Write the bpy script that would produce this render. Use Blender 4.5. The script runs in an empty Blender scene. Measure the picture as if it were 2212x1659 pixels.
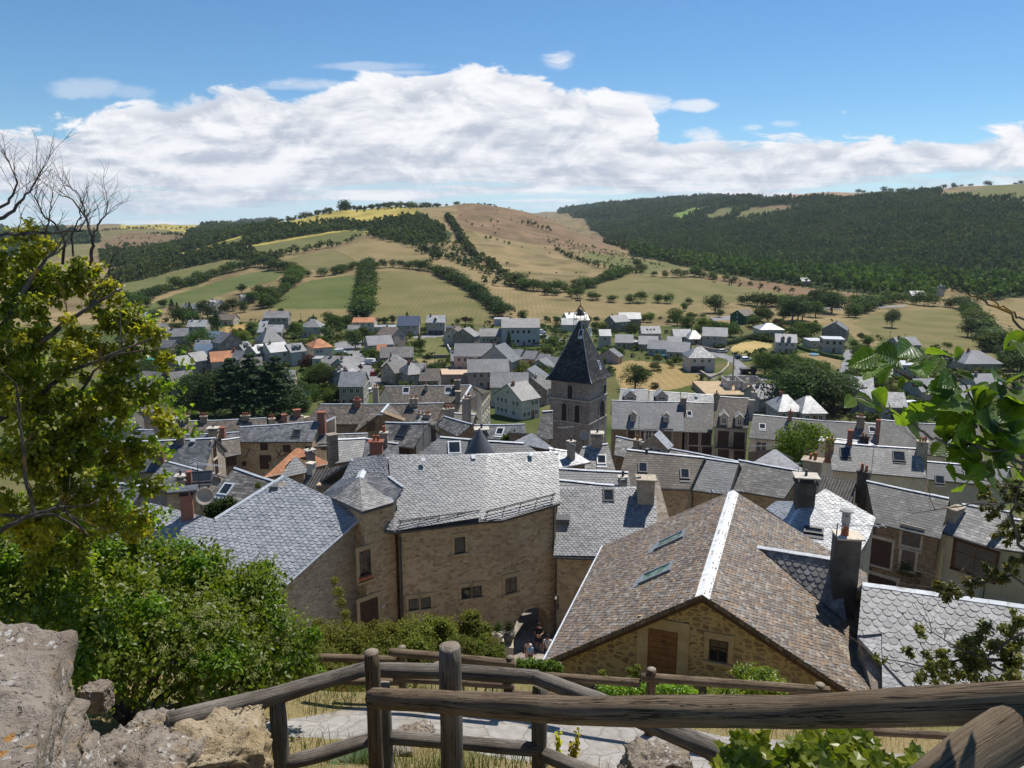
import bpy, bmesh, math, random
import numpy as np
from mathutils import Vector, Matrix
random.seed(7); np.random.seed(7)
C = bpy.context.scene
COL = C.collection
# ---------------------------------------------------------------- camera
PITCH = math.radians(11.7); F = 1652.6          # focal length in pixels of a 2212 px wide picture
cp, sp = math.cos(PITCH), math.sin(PITCH)
cam = bpy.data.cameras.new('camera'); cam.sensor_width = 36; cam.lens = 36*F/2212
cam.clip_start = 0.1; cam.clip_end = 30000
camo = bpy.data.objects.new('camera', cam); COL.objects.link(camo)
camo.rotation_euler = (math.pi/2-PITCH, 0, 0); C.camera = camo
# ---------------------------------------------------------------- sun + sky
SUN_AZ = math.radians(38); SUN_EL = math.radians(60)   # azimuth clockwise from straight ahead (+Y)
SUNV = Vector((math.sin(SUN_AZ)*math.cos(SUN_EL), math.cos(SUN_AZ)*math.cos(SUN_EL), math.sin(SUN_EL)))
sl = bpy.data.lights.new('sun', 'SUN'); sl.energy = 5.0; sl.angle = math.radians(0.5); sl.color = (1, .955, .88)
so = bpy.data.objects.new('sun', sl); COL.objects.link(so)
so.rotation_euler = SUNV.to_track_quat('Z', 'Y').to_euler()
C.view_settings.view_transform = 'Standard'; C.view_settings.look = 'None'
C.view_settings.exposure = 0.27; C.view_settings.gamma = 1

class NT:                                        # tiny node-tree writer
 def __init__(s, t): s.t = t; s.n = t.nodes; s.l = t.links
 def node(s, typ, **kw):
  n = s.n.new(typ)
  for k, v in kw.items(): setattr(n, k, v)
  return n
 def put(s, sock, v):
  if hasattr(v, 'is_output'): s.l.new(v, sock)
  elif v is not None:
   if isinstance(v, tuple) and len(v) == 3 and sock.type == 'RGBA': v = v+(1,)
   sock.default_value = v
 def m(s, op, a, b=None, c=None, clamp=False):
  n = s.node('ShaderNodeMath', operation=op); n.use_clamp = clamp
  s.put(n.inputs[0], a)
  if b is not None: s.put(n.inputs[1], b)
  if c is not None: s.put(n.inputs[2], c)
  return n.outputs[0]
 def vm(s, op, a, b=None):
  n = s.node('ShaderNodeVectorMath', operation=op); s.put(n.inputs[0], a)
  if b is not None: s.put(n.inputs[1], b)
  return n.outputs[0]
 def mix(s, f, a, b, mode='MIX'):
  n = s.node('ShaderNodeMix', data_type='RGBA', blend_type=mode)
  s.put(n.inputs[0], f); s.put(n.inputs[6], a); s.put(n.inputs[7], b); return n.outputs[2]
 def noise(s, vec, scale, detail=4, rough=.55, dist=0):
  n = s.node('ShaderNodeTexNoise'); s.put(n.inputs['Vector'], vec); n.inputs['Scale'].default_value = scale
  n.inputs['Detail'].default_value = detail; n.inputs['Roughness'].default_value = rough; n.inputs['Distortion'].default_value = dist
  return n.outputs['Fac']
 def sep(s, v):
  n = s.node('ShaderNodeSeparateXYZ'); s.put(n.inputs[0], v); return n.outputs
 def comb(s, x, y, z=0.0):
  n = s.node('ShaderNodeCombineXYZ'); s.put(n.inputs[0], x); s.put(n.inputs[1], y); s.put(n.inputs[2], z); return n.outputs[0]
 def ss(s, v, a, b, lo=0.0, hi=1.0):
  n = s.node('ShaderNodeMapRange', interpolation_type='SMOOTHSTEP'); s.put(n.inputs[0], v)
  for i, q in enumerate((a, b, lo, hi)): s.put(n.inputs[i+1], q)
  return n.outputs[0]
 def curve(s, v, pts):
  n = s.node('ShaderNodeFloatCurve'); s.put(n.inputs['Value'], v); c = n.mapping.curves[0]
  while len(c.points) < len(pts): c.points.new(.5, .5)
  for p, q in zip(c.points, pts): p.location = q
  n.mapping.update(); return n.outputs[0]

W = bpy.data.worlds.new('World'); C.world = W; W.use_nodes = True
t = NT(W.node_tree); t.n.clear()
sky = t.node('ShaderNodeTexSky', sky_type='NISHITA'); sky.sun_disc = False
sky.sun_elevation = SUN_EL; sky.sun_rotation = SUN_AZ; sky.altitude = 800; sky.air_density = 1.0; sky.dust_density = 0.0; sky.ozone_density = 2.5
bg = t.node('ShaderNodeBackground'); bg.inputs['Strength'].default_value = .085
hsv = t.node('ShaderNodeHueSaturation'); hsv.inputs['Saturation'].default_value = 1.12; hsv.inputs['Value'].default_value = 1.0
t.l.new(sky.outputs[0], hsv.inputs['Color']); t.put(bg.inputs['Color'], t.mix(1.0, hsv.outputs[0], (.80,1.0,1.10), 'MULTIPLY'))
tc = t.node('ShaderNodeTexCoord'); d = tc.outputs['Generated']
x, y, z = t.sep(d)
yy = t.m('MAXIMUM', y, .05); tt = t.m('DIVIDE', x, yy); ee = t.m('DIVIDE', z, yy)
u01 = t.m('ADD', t.m('MULTIPLY', tt, .6), .5)               # 0..1 over tan(azimuth) -.83..+.83
def sY(yD):                                               # slope of the view ray at picture row yD (2212 px picture)
 v = (829.5-yD)/F; return (-sp+v*cp)/(cp+v*sp)
def uX(xD): return .5+.6*(xD-1106)/F
top = [(-400,245),(0,250),(90,262),(180,262),(300,222),(420,208),(560,172),(640,200),(760,178),(900,158),(1060,138),(1150,158),(1260,196),(1380,228),(1430,292),(1600,280),(1800,290),(1960,280),(2212,272),(2500,270)]
topc = t.curve(u01, [(uX(a), sY(b)*2.5) for a, b in top])
topc = t.m('MULTIPLY', topc, .4)
bot = [(-400,425),(0,440),(250,462),(560,455),(700,440),(1000,425),(1250,440),(1600,430),(2212,405),(2600,395)]
botc = t.m('MULTIPLY', t.curve(u01, [(uX(a), sY(b)*2.5) for a, b in bot]), .4)
dep = t.m('DIVIDE', 1.0, t.m('ADD', t.m('MAXIMUM', ee, 0.0), .075))
p1 = t.comb(t.m('MULTIPLY', tt, 5.0), t.m('MULTIPLY', dep, 1.05), 3.1)
p2 = t.comb(t.m('MULTIPLY', tt, 9.0), t.m('MULTIPLY', ee, 20.0), .3)
n1 = t.noise(p1, 1.0, 7, .58, .25); n2 = t.noise(p2, 1.0, 8, .62, .4)
p2b = t.comb(t.m('MULTIPLY', tt, 9.0), t.m('ADD', t.m('MULTIPLY', ee, 20.0), -.32), .3)
n2b = t.noise(p2b, 1.0, 8, .62, .4)
edge = t.m('SUBTRACT', topc, ee)
dens = t.m('ADD', t.m('MULTIPLY', edge, 30.0), t.m('MULTIPLY', t.m('SUBTRACT', n2, .52), 3.2))
dens = t.m('ADD', dens, t.m('MULTIPLY', t.m('SUBTRACT', n1, .5), 1.2))
m_top = t.ss(dens, -.06, .26)
low = t.m('ADD', t.m('MULTIPLY', t.m('SUBTRACT', ee, botc), 34.0), t.m('MULTIPLY', t.m('SUBTRACT', n1, .50), 6.0))
m_bot = t.ss(low, -.5, .8)
gaps = t.ss(t.m('ADD', n1, t.m('MULTIPLY', edge, 2.4)), .34, .47, .50, 1.0)   # thin spots between cloud rows
mask = t.m('MULTIPLY', t.m('MULTIPLY', m_top, m_bot), gaps); hz = t.ss(ee, .10, .0, 0.0, .72)
def puff(xD, yD, rx, ry, k=1.0):
 cx, cy = (xD-1106)/F, sY(yD)
 q = t.m('ADD', t.m('POWER', t.m('DIVIDE', t.m('SUBTRACT', tt, cx), rx/F), 2.0), t.m('POWER', t.m('DIVIDE', t.m('SUBTRACT', ee, cy), ry/F), 2.0))
 return t.m('MULTIPLY', t.ss(t.m('ADD', q, t.m('MULTIPLY', t.m('SUBTRACT', n2, .5), -5.5)), 1.25, -.2), k)
for a in ((1197,133,42,19,.95),(1483,228,44,12,.75),(1330,228,90,24,.8),(1505,292,60,15,.9),(1670,266,40,8,.5),(830,143,140,9,.35),(880,157,80,6,.35),(230,195,70,20,.35),(1788,242,10,6,.6),(1600,275,30,8,.5),(680,182,90,14,.6),(330,200,50,12,.25)):
 mask = t.m('MAXIMUM', mask, puff(*a))
shade = t.m('ADD', t.m('MULTIPLY', t.m('SUBTRACT', n2, n2b), 2.6), t.m('MULTIPLY', t.m('SUBTRACT', n1, .5), 1.5))
lit = t.ss(shade, -.52, .46)
lit = t.m('MAXIMUM', lit, t.ss(edge, .035, .0, 0.0, .9))
ccol = t.mix(lit, (.43,.475,.56), (.82,.82,.84))
cb = t.node('ShaderNodeBackground'); t.put(cb.inputs['Color'], ccol); cb.inputs['Strength'].default_value = 1.0
hb = t.node('ShaderNodeBackground'); t.put(hb.inputs['Color'], (.50,.66,.80)); hb.inputs['Strength'].default_value = 1.0; mh = t.node('ShaderNodeMixShader'); t.put(mh.inputs[0], hz); t.l.new(bg.outputs[0], mh.inputs[1]); t.l.new(hb.outputs[0], mh.inputs[2])
mx = t.node('ShaderNodeMixShader'); t.put(mx.inputs[0], mask); t.l.new(mh.outputs[0], mx.inputs[1]); t.l.new(cb.outputs[0], mx.inputs[2])
out = t.node('ShaderNodeOutputWorld'); t.l.new(mx.outputs[0], out.inputs[0])

# ---------------------------------------------------------------- picture -> world helpers
def D2(crop, pts):                               # readings taken in an enlarged crop -> 2212 px picture
 x0, y0, k = {'D':(0,0,1/.54861),'A':(300,1050,.49729),'B':(1200,1150,.49729),'C':(2100,1150,.49729),'R':(2932,1100,.49729),
  'E':(300,1600,.5425),'F':(1200,1700,.5425),'G':(2100,1600,.5425),'H':(2900,1600,.5424),'I':(0,2200,.5425),'J':(1100,2200,.5425),
  'K':(2000,2200,.49729),'L':(2900,2200,.51175),'M':(0,500,.91139),'N':(2016,600,.91139),'O':(0,500,.6028)}[crop]
 return [((x0+a*k)*.54861, (y0+b*k)*.54861) for a, b in pts]
def one(crop, x, y): return D2(crop, [(x, y)])[0]
def ray(p):
 u = (p[0]-1106)/F; v = (829.5-p[1])/F
 return Vector((u, cp+v*sp, -sp+v*cp))
def on_z(p, z): r = ray(p); return r*(z/r.z)
def at_y(p, Y): r = ray(p); return r*(Y/r.y)
def on_pl(p, o, n): r = ray(p); return r*(o.dot(n)/r.dot(n))

# ---------------------------------------------------------------- terrain
NEAR = [(-5,-1.65),(0,-1.65),(2,-2.3),(4.3,-3.75),(6,-4.95),(7.4,-5.8),(8.2,-6.25),(10.2,-6.75),(11,-7.3),(14,-9.8),(18,-13.2),(24,-16.2),(39,-23.9),(47,-25.4),(60,-30),(90,-38),(120,-44.5),(160,-48),(220,-50.5),(300,-52.5)]
FAR = {0:[(450,-56.),(800,-60.),(1500,-50.),(2500,520),(3500,500),(6000,495),(9000,494)],
 230:[(450,-54.),(560,640),(680,612),(800,592),(1000,570),(1300,552),(1700,515),(1900,498),(2600,500),(3500,492),(6000,490),(9000,490)],
 400:[(450,-53.),(520,662),(620,625),(760,585),(900,560),(1100,538),(1250,528),(1500,542),(1800,510),(2000,498),(3000,493),(6000,488),(9000,488)],
 600:[(430,-52.),(490,664),(600,612),(750,572),(900,536),(1050,505),(1180,476),(1500,500),(2500,-25.),(6000,486),(9000,486)],
 750:[(430,694),(520,642),(640,591),(800,545),(950,506),(1100,470),(1230,442),(1500,470),(3000,-30.),(6000,482),(9000,484)],
 930:[(430,698),(520,640),(640,588),(800,545),(950,500),(1100,462),(1200,436),(1400,446),(2000,-10.),(3500,-40.),(6000,475),(9000,480)],
 1100:[(450,690),(540,640),(640,608),(800,562),(1000,515),(1200,470),(1350,438),(1500,442),(2200,-20.),(3500,-40.),(6000,465),(9000,470)],
 1200:[(450,688),(560,642),(700,600),(850,570),(1050,525),(1250,482),(1350,463),(1600,495),(2200,-45.),(3000,480),(4000,458),(6000,456),(9000,460)],
 1290:[(450,690),(600,632),(750,592),(900,566),(1050,536),(1150,518),(1400,548),(1800,525),(2300,495),(2900,468),(3500,458),(6000,462),(9000,465)],
 1400:[(470,685),(620,625),(700,602),(850,580),(1000,564),(1150,552),(1400,540),(1700,515),(2100,485),(2600,458),(3200,445),(5000,450),(9000,455)],
 1600:[(450,690),(560,650),(650,626),(760,604),(900,590),(1050,572),(1250,551),(1500,515),(1800,475),(2200,444),(2700,430),(4000,436),(9000,450)],
 1800:[(400,722),(520,672),(600,650),(700,622),(850,600),(1000,584),(1150,560),(1400,503),(1700,458),(2100,424),(2600,419),(4000,430),(9000,450)],
 2000:[(380,742),(480,694),(560,665),(700,630),(850,605),(950,592),(1100,548),(1300,484),(1600,434),(2000,414),(2600,419),(4000,425),(9000,450)],
 2212:[(380,748),(480,700),(600,655),(800,602),(900,590),(1050,532),(1250,462),(1500,412),(1800,393),(2500,402),(4000,420),(9000,440)],
 2600:[(380,748),(480,700),(600,655),(800,602),(900,585),(1050,520),(1250,445),(1500,395),(1800,370),(2500,385),(4000,400),(9000,430)]}
FAR[-500] = FAR[0]
LY = np.linspace(math.log(1.0), math.log(9000), 700); YG = np.exp(LY)
cols = sorted(FAR); tcol = np.array([(c-1106)/F for c in cols])
prof = []
for c in cols:
 pts = list(NEAR)+[(Y, (q if q < 0 else Y*sY(q))) for Y, q in FAR[c]]
 ys, zs = zip(*pts); prof.append(np.interp(YG, ys, zs))
prof = np.array(prof)                            # columns x rows
TG = np.linspace(-1.6, 1.6, 641)
ZG = np.array([np.interp(TG, tcol, prof[:, j]) for j in range(len(YG))]).T      # t x Y
def blur(a, s, ax):
 k = np.exp(-.5*(np.arange(-3*s, 3*s+1)/s)**2); k /= k.sum()
 pad = [(0,0),(0,0)]; pad[ax] = (3*s, 3*s); b = np.pad(a, pad, mode='edge')
 return np.apply_along_axis(lambda m: np.convolve(m, k, 'valid'), ax, b)
farm = np.clip((LY-math.log(250))/.5, 0, 1)[None, :]
ZG = ZG*(1-farm)+blur(blur(ZG, 9, 0), 4, 1)*farm
XG = TG[:, None]*YG[None, :]
latw = np.interp(YG, [0,4,7,14,26,60], [0,.15,1,1,.3,0])[None, :]
ZG = ZG-.05*np.clip(XG+2.2, -6, 9)*latw
rs = np.random.RandomState(3)
def vnoise(x, y, seed=0):                        # smooth value noise
 xi = np.floor(x).astype(int); yi = np.floor(y).astype(int); fx = x-xi; fy = y-yi
 fx = fx*fx*(3-2*fx); fy = fy*fy*(3-2*fy)
 def h(a, b):
  n = (a*374761393+b*668265263+seed*1442695041) & 0x7fffffff; n = (n ^ (n >> 13))*1274126177 & 0x7fffffff
  return ((n ^ (n >> 16)) & 0xffff)/65535.
 return (h(xi,yi)*(1-fx)+h(xi+1,yi)*fx)*(1-fy)+(h(xi,yi+1)*(1-fx)+h(xi+1,yi+1)*fx)*fy
YY = np.broadcast_to(YG[None, :], XG.shape)
ZG = ZG+(vnoise(XG/70, YY/70)-.5)*farm*np.interp(YY, [300,700,2000], [0,4,14])+(vnoise(XG/220, YY/220, 5)-.5)*farm*np.interp(YY, [500,1000,3000], [0,4,30])
nearm = np.interp(YY, [4,9,20,60], [.04,.05,.3,0.])
ZG = ZG+(vnoise(XG/1.3, YY/1.3, 9)-.5)*nearm*2
def H(X, Y):
 X = np.asarray(X, float); Y = np.maximum(np.asarray(Y, float), 1.0)
 a = np.clip((X/Y+1.6)/3.2*640, 0, 639.999); b = np.clip((np.log(Y)-LY[0])/(LY[1]-LY[0]), 0, 698.999)
 i = a.astype(int); j = b.astype(int); fa = a-i; fb = b-j
 return (ZG[i,j]*(1-fa)+ZG[i+1,j]*fa)*(1-fb)+(ZG[i,j+1]*(1-fa)+ZG[i+1,j+1]*fa)*fb
def hit(p, ymin=6.0):                            # where a view ray meets the ground
 r = ray(p); Ys = np.exp(np.linspace(math.log(ymin), math.log(8800), 1400))
 k = r.z/r.y; q = r.x/r.y
 below = Ys*k <= H(q*Ys, Ys)
 i = int(np.argmax(below)) if below.any() else len(Ys)-1
 if 0 < i:
  a, b = Ys[i-1], Ys[i]
  for _ in range(18):
   m_ = .5*(a+b)
   if m_*k <= H(q*m_, m_): b = m_
   else: a = m_
  Y = b
 else: Y = Ys[0]
 return Vector((q*Y, Y, Y*k))
def gz(x, y): return float(H(x, y))

# ---------------------------------------------------------------- objects
def empty(name, loc=(0,0,0), rz=0):
 o = bpy.data.objects.new(name, None); o.location = loc; o.rotation_euler = (0,0,rz); o.empty_display_size = .1
 COL.objects.link(o); return o
def tag(o, label=None, cat=None, group=None, kind=None):
 if label: o['label'] = label
 if cat: o['category'] = cat
 if group: o['group'] = group
 if kind: o['kind'] = kind
 return o
def mesh_np(name, V, Fs, mat, smooth=False, mats=None, midx=None, uv=None, colr=None):
 me = bpy.data.meshes.new(name); V = np.asarray(V, np.float32)
 if isinstance(Fs, np.ndarray):
  nf, k = Fs.shape; me.vertices.add(len(V)); me.vertices.foreach_set('co', V.ravel())
  me.loops.add(nf*k); me.loops.foreach_set('vertex_index', Fs.ravel().astype(np.int32))
  me.polygons.add(nf); me.polygons.foreach_set('loop_start', np.arange(0, nf*k, k, dtype=np.int32))
  me.update(calc_edges=True)
 else:
  me.from_pydata([tuple(v) for v in V], [], Fs); me.update()
 for m_ in (mats or [mat]): me.materials.append(m_)
 if midx is not None: me.polygons.foreach_set('material_index', np.asarray(midx, np.int32))
 if smooth: me.polygons.foreach_set('use_smooth', np.ones(len(me.polygons), bool))
 if uv is not None:
  l = me.uv_layers.new(name='UVMap'); l.data.foreach_set('uv', np.asarray(uv, np.float32).ravel())
 if colr is not None:
  a = me.color_attributes.new('tint', 'FLOAT_COLOR', 'POINT'); a.data.foreach_set('color', np.asarray(colr, np.float32).ravel())
 return me
def link(name, me, parent=None):
 o = bpy.data.objects.new(name, me); COL.objects.link(o)
 if parent: o.parent = parent
 return o
class MB:                                        # collects shapes, then links them as ONE mesh object
 def __init__(s): s.v = []; s.f = []
 def poly(s, pts):
  b = len(s.v); s.v += [tuple(p) for p in pts]; s.f.append(list(range(b, b+len(pts)))); return s
 def prism(s, bot, topp):                     # two matching rings
  n = len(bot); b = len(s.v); s.v += [tuple(p) for p in bot]+[tuple(p) for p in topp]
  s.f.append(list(range(b+n-1, b-1, -1))); s.f.append(list(range(b+n, b+2*n)))
  for i in range(n): j = (i+1) % n; s.f.append([b+i, b+j, b+n+j, b+n+i])
  return s
 def box(s, c, sx, sy, sz, rz=0, up=0):       # centre of the base, sizes
  ca, sa = math.cos(rz), math.sin(rz); r = []
  for a, b in ((-1,-1),(1,-1),(1,1),(-1,1)):
   x, y = a*sx/2, b*sy/2; r.append((c[0]+x*ca-y*sa, c[1]+x*sa+y*ca))
  return s.prism([(x,y,c[2]) for x,y in r], [(x,y,c[2]+sz) for x,y in r])
 def obox(s, c, ax, ay, az):                  # centre and three half-axis vectors
  c = Vector(c); ax = Vector(ax); ay = Vector(ay); az = Vector(az)
  q = [(-1,-1),(1,-1),(1,1),(-1,1)]
  return s.prism([c+a*ax+b*ay-az for a,b in q], [c+a*ax+b*ay+az for a,b in q])
 def tube(s, pts, rad, n=8, caps=True, jit=0):
  pts = [Vector(p) for p in pts]; rad = rad if hasattr(rad, '__len__') else [rad]*len(pts); b = len(s.v)
  px = None
  for i, p in enumerate(pts):
   tdir = (pts[min(i+1,len(pts)-1)]-pts[max(i-1,0)]).normalized()
   if px is None: px = tdir.orthogonal().normalized()
   else: px = (px-tdir*px.dot(tdir)).normalized()
   py = tdir.cross(px)
   for k in range(n):
    a = 2*math.pi*k/n; r_ = rad[i]*(1+random.uniform(-jit, jit)); s.v.append(tuple(p+px*math.cos(a)*r_+py*math.sin(a)*r_))
  for i in range(len(pts)-1):
   for k in range(n): s.f.append([b+i*n+k, b+i*n+(k+1)%n, b+(i+1)*n+(k+1)%n, b+(i+1)*n+k])
  if caps:
   s.f.append([b+k for k in range(n-1,-1,-1)]); s.f.append([b+(len(pts)-1)*n+k for k in range(n)])
  return s
 def lathe(s, c, prof_, n=12):
  b = len(s.v)
  for r_, z_ in prof_:
   for k in range(n): a = 2*math.pi*k/n; s.v.append((c[0]+r_*math.cos(a), c[1]+r_*math.sin(a), c[2]+z_))
  for i in range(len(prof_)-1):
   for k in range(n): s.f.append([b+i*n+k, b+i*n+(k+1)%n, b+(i+1)*n+(k+1)%n, b+(i+1)*n+k])
  s.f.append([b+k for k in range(n-1,-1,-1)]); s.f.append([b+(len(prof_)-1)*n+k for k in range(n)])
  return s
 def build(s, name, mat, parent=None, smooth=False):
  me = bpy.data.meshes.new(name); me.from_pydata(s.v, [], s.f); me.update(); me.materials.append(mat)
  if smooth:
   me.polygons.foreach_set('use_smooth', np.ones(len(me.polygons), bool))
   try: me.set_sharp_from_angle(angle=math.radians(40))
   except Exception: pass
  return link(name, me, parent)
def copy_tree(o, parent=None):
 c = o.copy(); COL.objects.link(c); c.parent = parent
 for ch in list(o.children): copy_tree(ch, c)
 return c
# ---------------------------------------------------------------- materials
def mat(name, col, rough=.9, spec=.3, metal=0):
 m_ = bpy.data.materials.new(name); m_.use_nodes = True; q = NT(m_.node_tree)
 b = q.n['Principled BSDF']; q.put(b.inputs['Base Color'], col); b.inputs['Roughness'].default_value = rough
 b.inputs['Specular IOR Level'].default_value = spec; b.inputs['Metallic'].default_value = metal
 return m_, q, b
def bump(q, b, h, strength=.4, dist=.05):
 n = q.node('ShaderNodeBump'); n.inputs['Strength'].default_value = strength; n.inputs['Distance'].default_value = dist
 q.put(n.inputs['Height'], h); q.l.new(n.outputs[0], b.inputs['Normal'])
def gpos(q): return q.node('ShaderNodeNewGeometry').outputs['Position']
def noisy(name, c1, c2, scale=3, rough=.9, spec=.25, c3=None, s3=30, k3=.5, bmp=0, detail=5):
 m_, q, b = mat(name, c1, rough, spec); P = gpos(q)
 n = q.noise(P, scale, detail, .6); col = q.mix(q.ss(n, .32, .68), c1, c2)
 if c3: col = q.mix(q.m('MULTIPLY', q.ss(q.noise(P, s3, 4, .6), .52, .7), k3), col, c3)
 q.put(b.inputs['Base Color'], col)
 if bmp: bump(q, b, q.noise(P, scale*5, 5, .65), bmp, .04)
 return m_
def land_mat(name, kfine=.35, streak=False, sc=.03):
 m_, q, b = mat(name, (.3,.25,.1), 1.0, .1); P = gpos(q)
 at = q.node('ShaderNodeAttribute', attribute_name='tint').outputs['Color']
 big = q.noise(P, sc, 6, .62); fine = q.noise(P, sc*18, 5, .7)
 pz = q.vm('MULTIPLY', P, (1,1,2.5))
 c = q.mix(q.ss(big, .33, .67), q.mix(1.0, at, (.80,.86,.74), 'MULTIPLY'), q.mix(1.0, at, (1.16,1.10,1.12), 'MULTIPLY'))
 c = q.mix(q.m('MULTIPLY', q.ss(fine, .45, .72), kfine), c, q.mix(1.0, at, (.45,.52,.40), 'MULTIPLY'))
 if streak:
  w = q.node('ShaderNodeTexWave', wave_type='BANDS', bands_direction='X'); q.put(w.inputs['Vector'], P); w.inputs['Scale'].default_value = .11; w.inputs['Distortion'].default_value = 1.5; w.inputs['Detail'].default_value = 3
  c = q.mix(q.m('MULTIPLY', w.outputs['Fac'], .36), c, q.mix(1.0, at, (.6,.68,.5), 'MULTIPLY'))
 q.put(b.inputs['Base Color'], c); bump(q, b, fine, .5, .6); return m_
M = {}
M['land'] = land_mat('land'); M['field'] = land_mat('mown_field', .3, True, .035)
def leaf_mat(name, cols, trans=.35, rough=.7, spec=.15):
 """cols: dark, mid, light; varies by leaf and by clump"""
 m_, q, b = mat(name, cols[0], rough, spec); g = q.node('ShaderNodeNewGeometry'); oi = q.node('ShaderNodeObjectInfo')
 r = g.outputs['Random Per Island']
 c = q.mix(q.ss(r, 0.0, .6), cols[0], cols[1]); c = q.mix(q.ss(r, .72, 1.0), c, cols[2])
 n = q.noise(g.outputs['Position'], .18, 2, .5)
 c = q.mix(q.ss(n, .3, .7), q.mix(1.0, c, (.72,.78,.72), 'MULTIPLY'), q.mix(1.0, c, (1.2,1.15,1.0), 'MULTIPLY'))
 n = q.noise(g.outputs['Position'], .011, 4, .6); c = q.mix(q.ss(n, .35, .65), q.mix(1.0, c, (.74,.80,.86), 'MULTIPLY'), q.mix(1.0, c, (1.22,1.16,.98), 'MULTIPLY'))
 h = q.node('ShaderNodeHueSaturation'); q.put(h.inputs['Color'], c)
 q.put(h.inputs['Hue'], q.m('ADD', q.m('MULTIPLY', oi.outputs['Random'], .05), .475)); q.put(h.inputs['Value'], q.m('ADD', q.m('MULTIPLY', oi.outputs['Random'], .5), .75))
 q.put(b.inputs['Base Color'], h.outputs[0])
 tr = q.node('ShaderNodeBsdfTranslucent'); q.put(tr.inputs['Color'], q.mix(1.0, h.outputs[0], (1.5,1.5,.7), 'MULTIPLY'))
 ms = q.node('ShaderNodeMixShader'); ms.inputs[0].default_value = trans
 q.l.new(b.outputs[0], ms.inputs[1]); q.l.new(tr.outputs[0], ms.inputs[2]); q.l.new(ms.outputs[0], q.n['Material Output'].inputs[0])
 return m_
M['leaf'] = leaf_mat('leaf_green', ((.030,.056,.010),(.062,.100,.018),(.11,.145,.032)))
M['leaf_dark'] = leaf_mat('leaf_dark', ((.030,.055,.016),(.052,.085,.024),(.085,.12,.038)), .28)
M['leaf_far'] = leaf_mat('leaf_wood', ((.060,.088,.036),(.088,.118,.045),(.125,.152,.06)), .2, .9, .08)
M['leaf_light'] = leaf_mat('leaf_light', ((.07,.11,.015),(.13,.175,.025),(.22,.25,.04)), .4)
M['leaf_grey'] = leaf_mat('leaf_willow', ((.06,.085,.045),(.10,.13,.07),(.16,.19,.11)), .3)
M['leaf_red'] = leaf_mat('leaf_copper', ((.03,.012,.014),(.055,.02,.02),(.08,.03,.026)), .3)
M['leaf_conifer'] = leaf_mat('needles', ((.028,.058,.024),(.048,.092,.032),(.075,.125,.045)), .2)
M['leaf_gold'] = leaf_mat('leaf_gold', ((.11,.12,.02),(.19,.195,.036),(.28,.275,.065)), .4)
M['leaf_yellow'] = leaf_mat('leaf_yellow', ((.24,.23,.02),(.46,.41,.035),(.64,.52,.06)), .6, .4, .5)
M['bark'] = noisy('bark', (.085,.068,.05), (.17,.145,.12), 6, .95, .1, bmp=.5)
M['bark_lichen'] = noisy('lichen_bark', (.05,.042,.036), (.12,.105,.09), 8, .95, .1, (.33,.17,.02), 5, .8, .4)
M['leaf_yellow2'] = leaf_mat('leaf_yellow_green', ((.17,.21,.02),(.33,.35,.034),(.50,.46,.055)), .6, .4, .5)
M['leaf_seed'] = leaf_mat('seed_head', ((.22,.19,.08),(.33,.29,.14),(.42,.38,.2)), .3)
M['flower_yellow'] = leaf_mat('flower_yellow', ((.5,.42,.02),(.6,.5,.03),(.65,.55,.05)), .3)
m_, q, b = mat('leaf_big', (.07,.13,.01), .36, .5); uv = q.node('ShaderNodeUVMap').outputs[0]; u, v, _ = q.sep(uv); g = q.node('ShaderNodeNewGeometry'); oi = q.node('ShaderNodeObjectInfo')
side = q.m('ABSOLUTE', q.m('SUBTRACT', u, .5)); vein = q.m('ABSOLUTE', q.m('SUBTRACT', q.m('FRACT', q.m('ADD', q.m('MULTIPLY', v, 11.0), q.m('MULTIPLY', side, -5.0))), .5))
vm_ = q.m('MAXIMUM', q.ss(side, .035, .01), q.m('MULTIPLY', q.ss(vein, .12, .02), .7)); c = q.mix(q.ss(q.noise(g.outputs['Position'], 30, 4, .6), .35, .7), (.045,.095,.010), (.085,.145,.014)); c = q.mix(q.m('MULTIPLY', vm_, .5), c, (.16,.21,.05)); h = q.node('ShaderNodeHueSaturation'); q.put(h.inputs['Color'], c); q.put(h.inputs['Value'], q.m('ADD', q.m('MULTIPLY', oi.outputs['Random'], .6), .7)); q.put(b.inputs['Base Color'], h.outputs[0]); bump(q, b, q.m('SUBTRACT', q.ss(vein, 0, .5), vm_), .5, .004)
tr = q.node('ShaderNodeBsdfTranslucent'); q.put(tr.inputs['Color'], q.mix(1.0, h.outputs[0], (2.6,2.3,.7), 'MULTIPLY')); ms = q.node('ShaderNodeMixShader'); ms.inputs[0].default_value = .55; q.l.new(b.outputs[0], ms.inputs[1]); q.l.new(tr.outputs[0], ms.inputs[2]); q.l.new(ms.outputs[0], q.n['Material Output'].inputs[0]); M['leaf_big'] = m_
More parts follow.
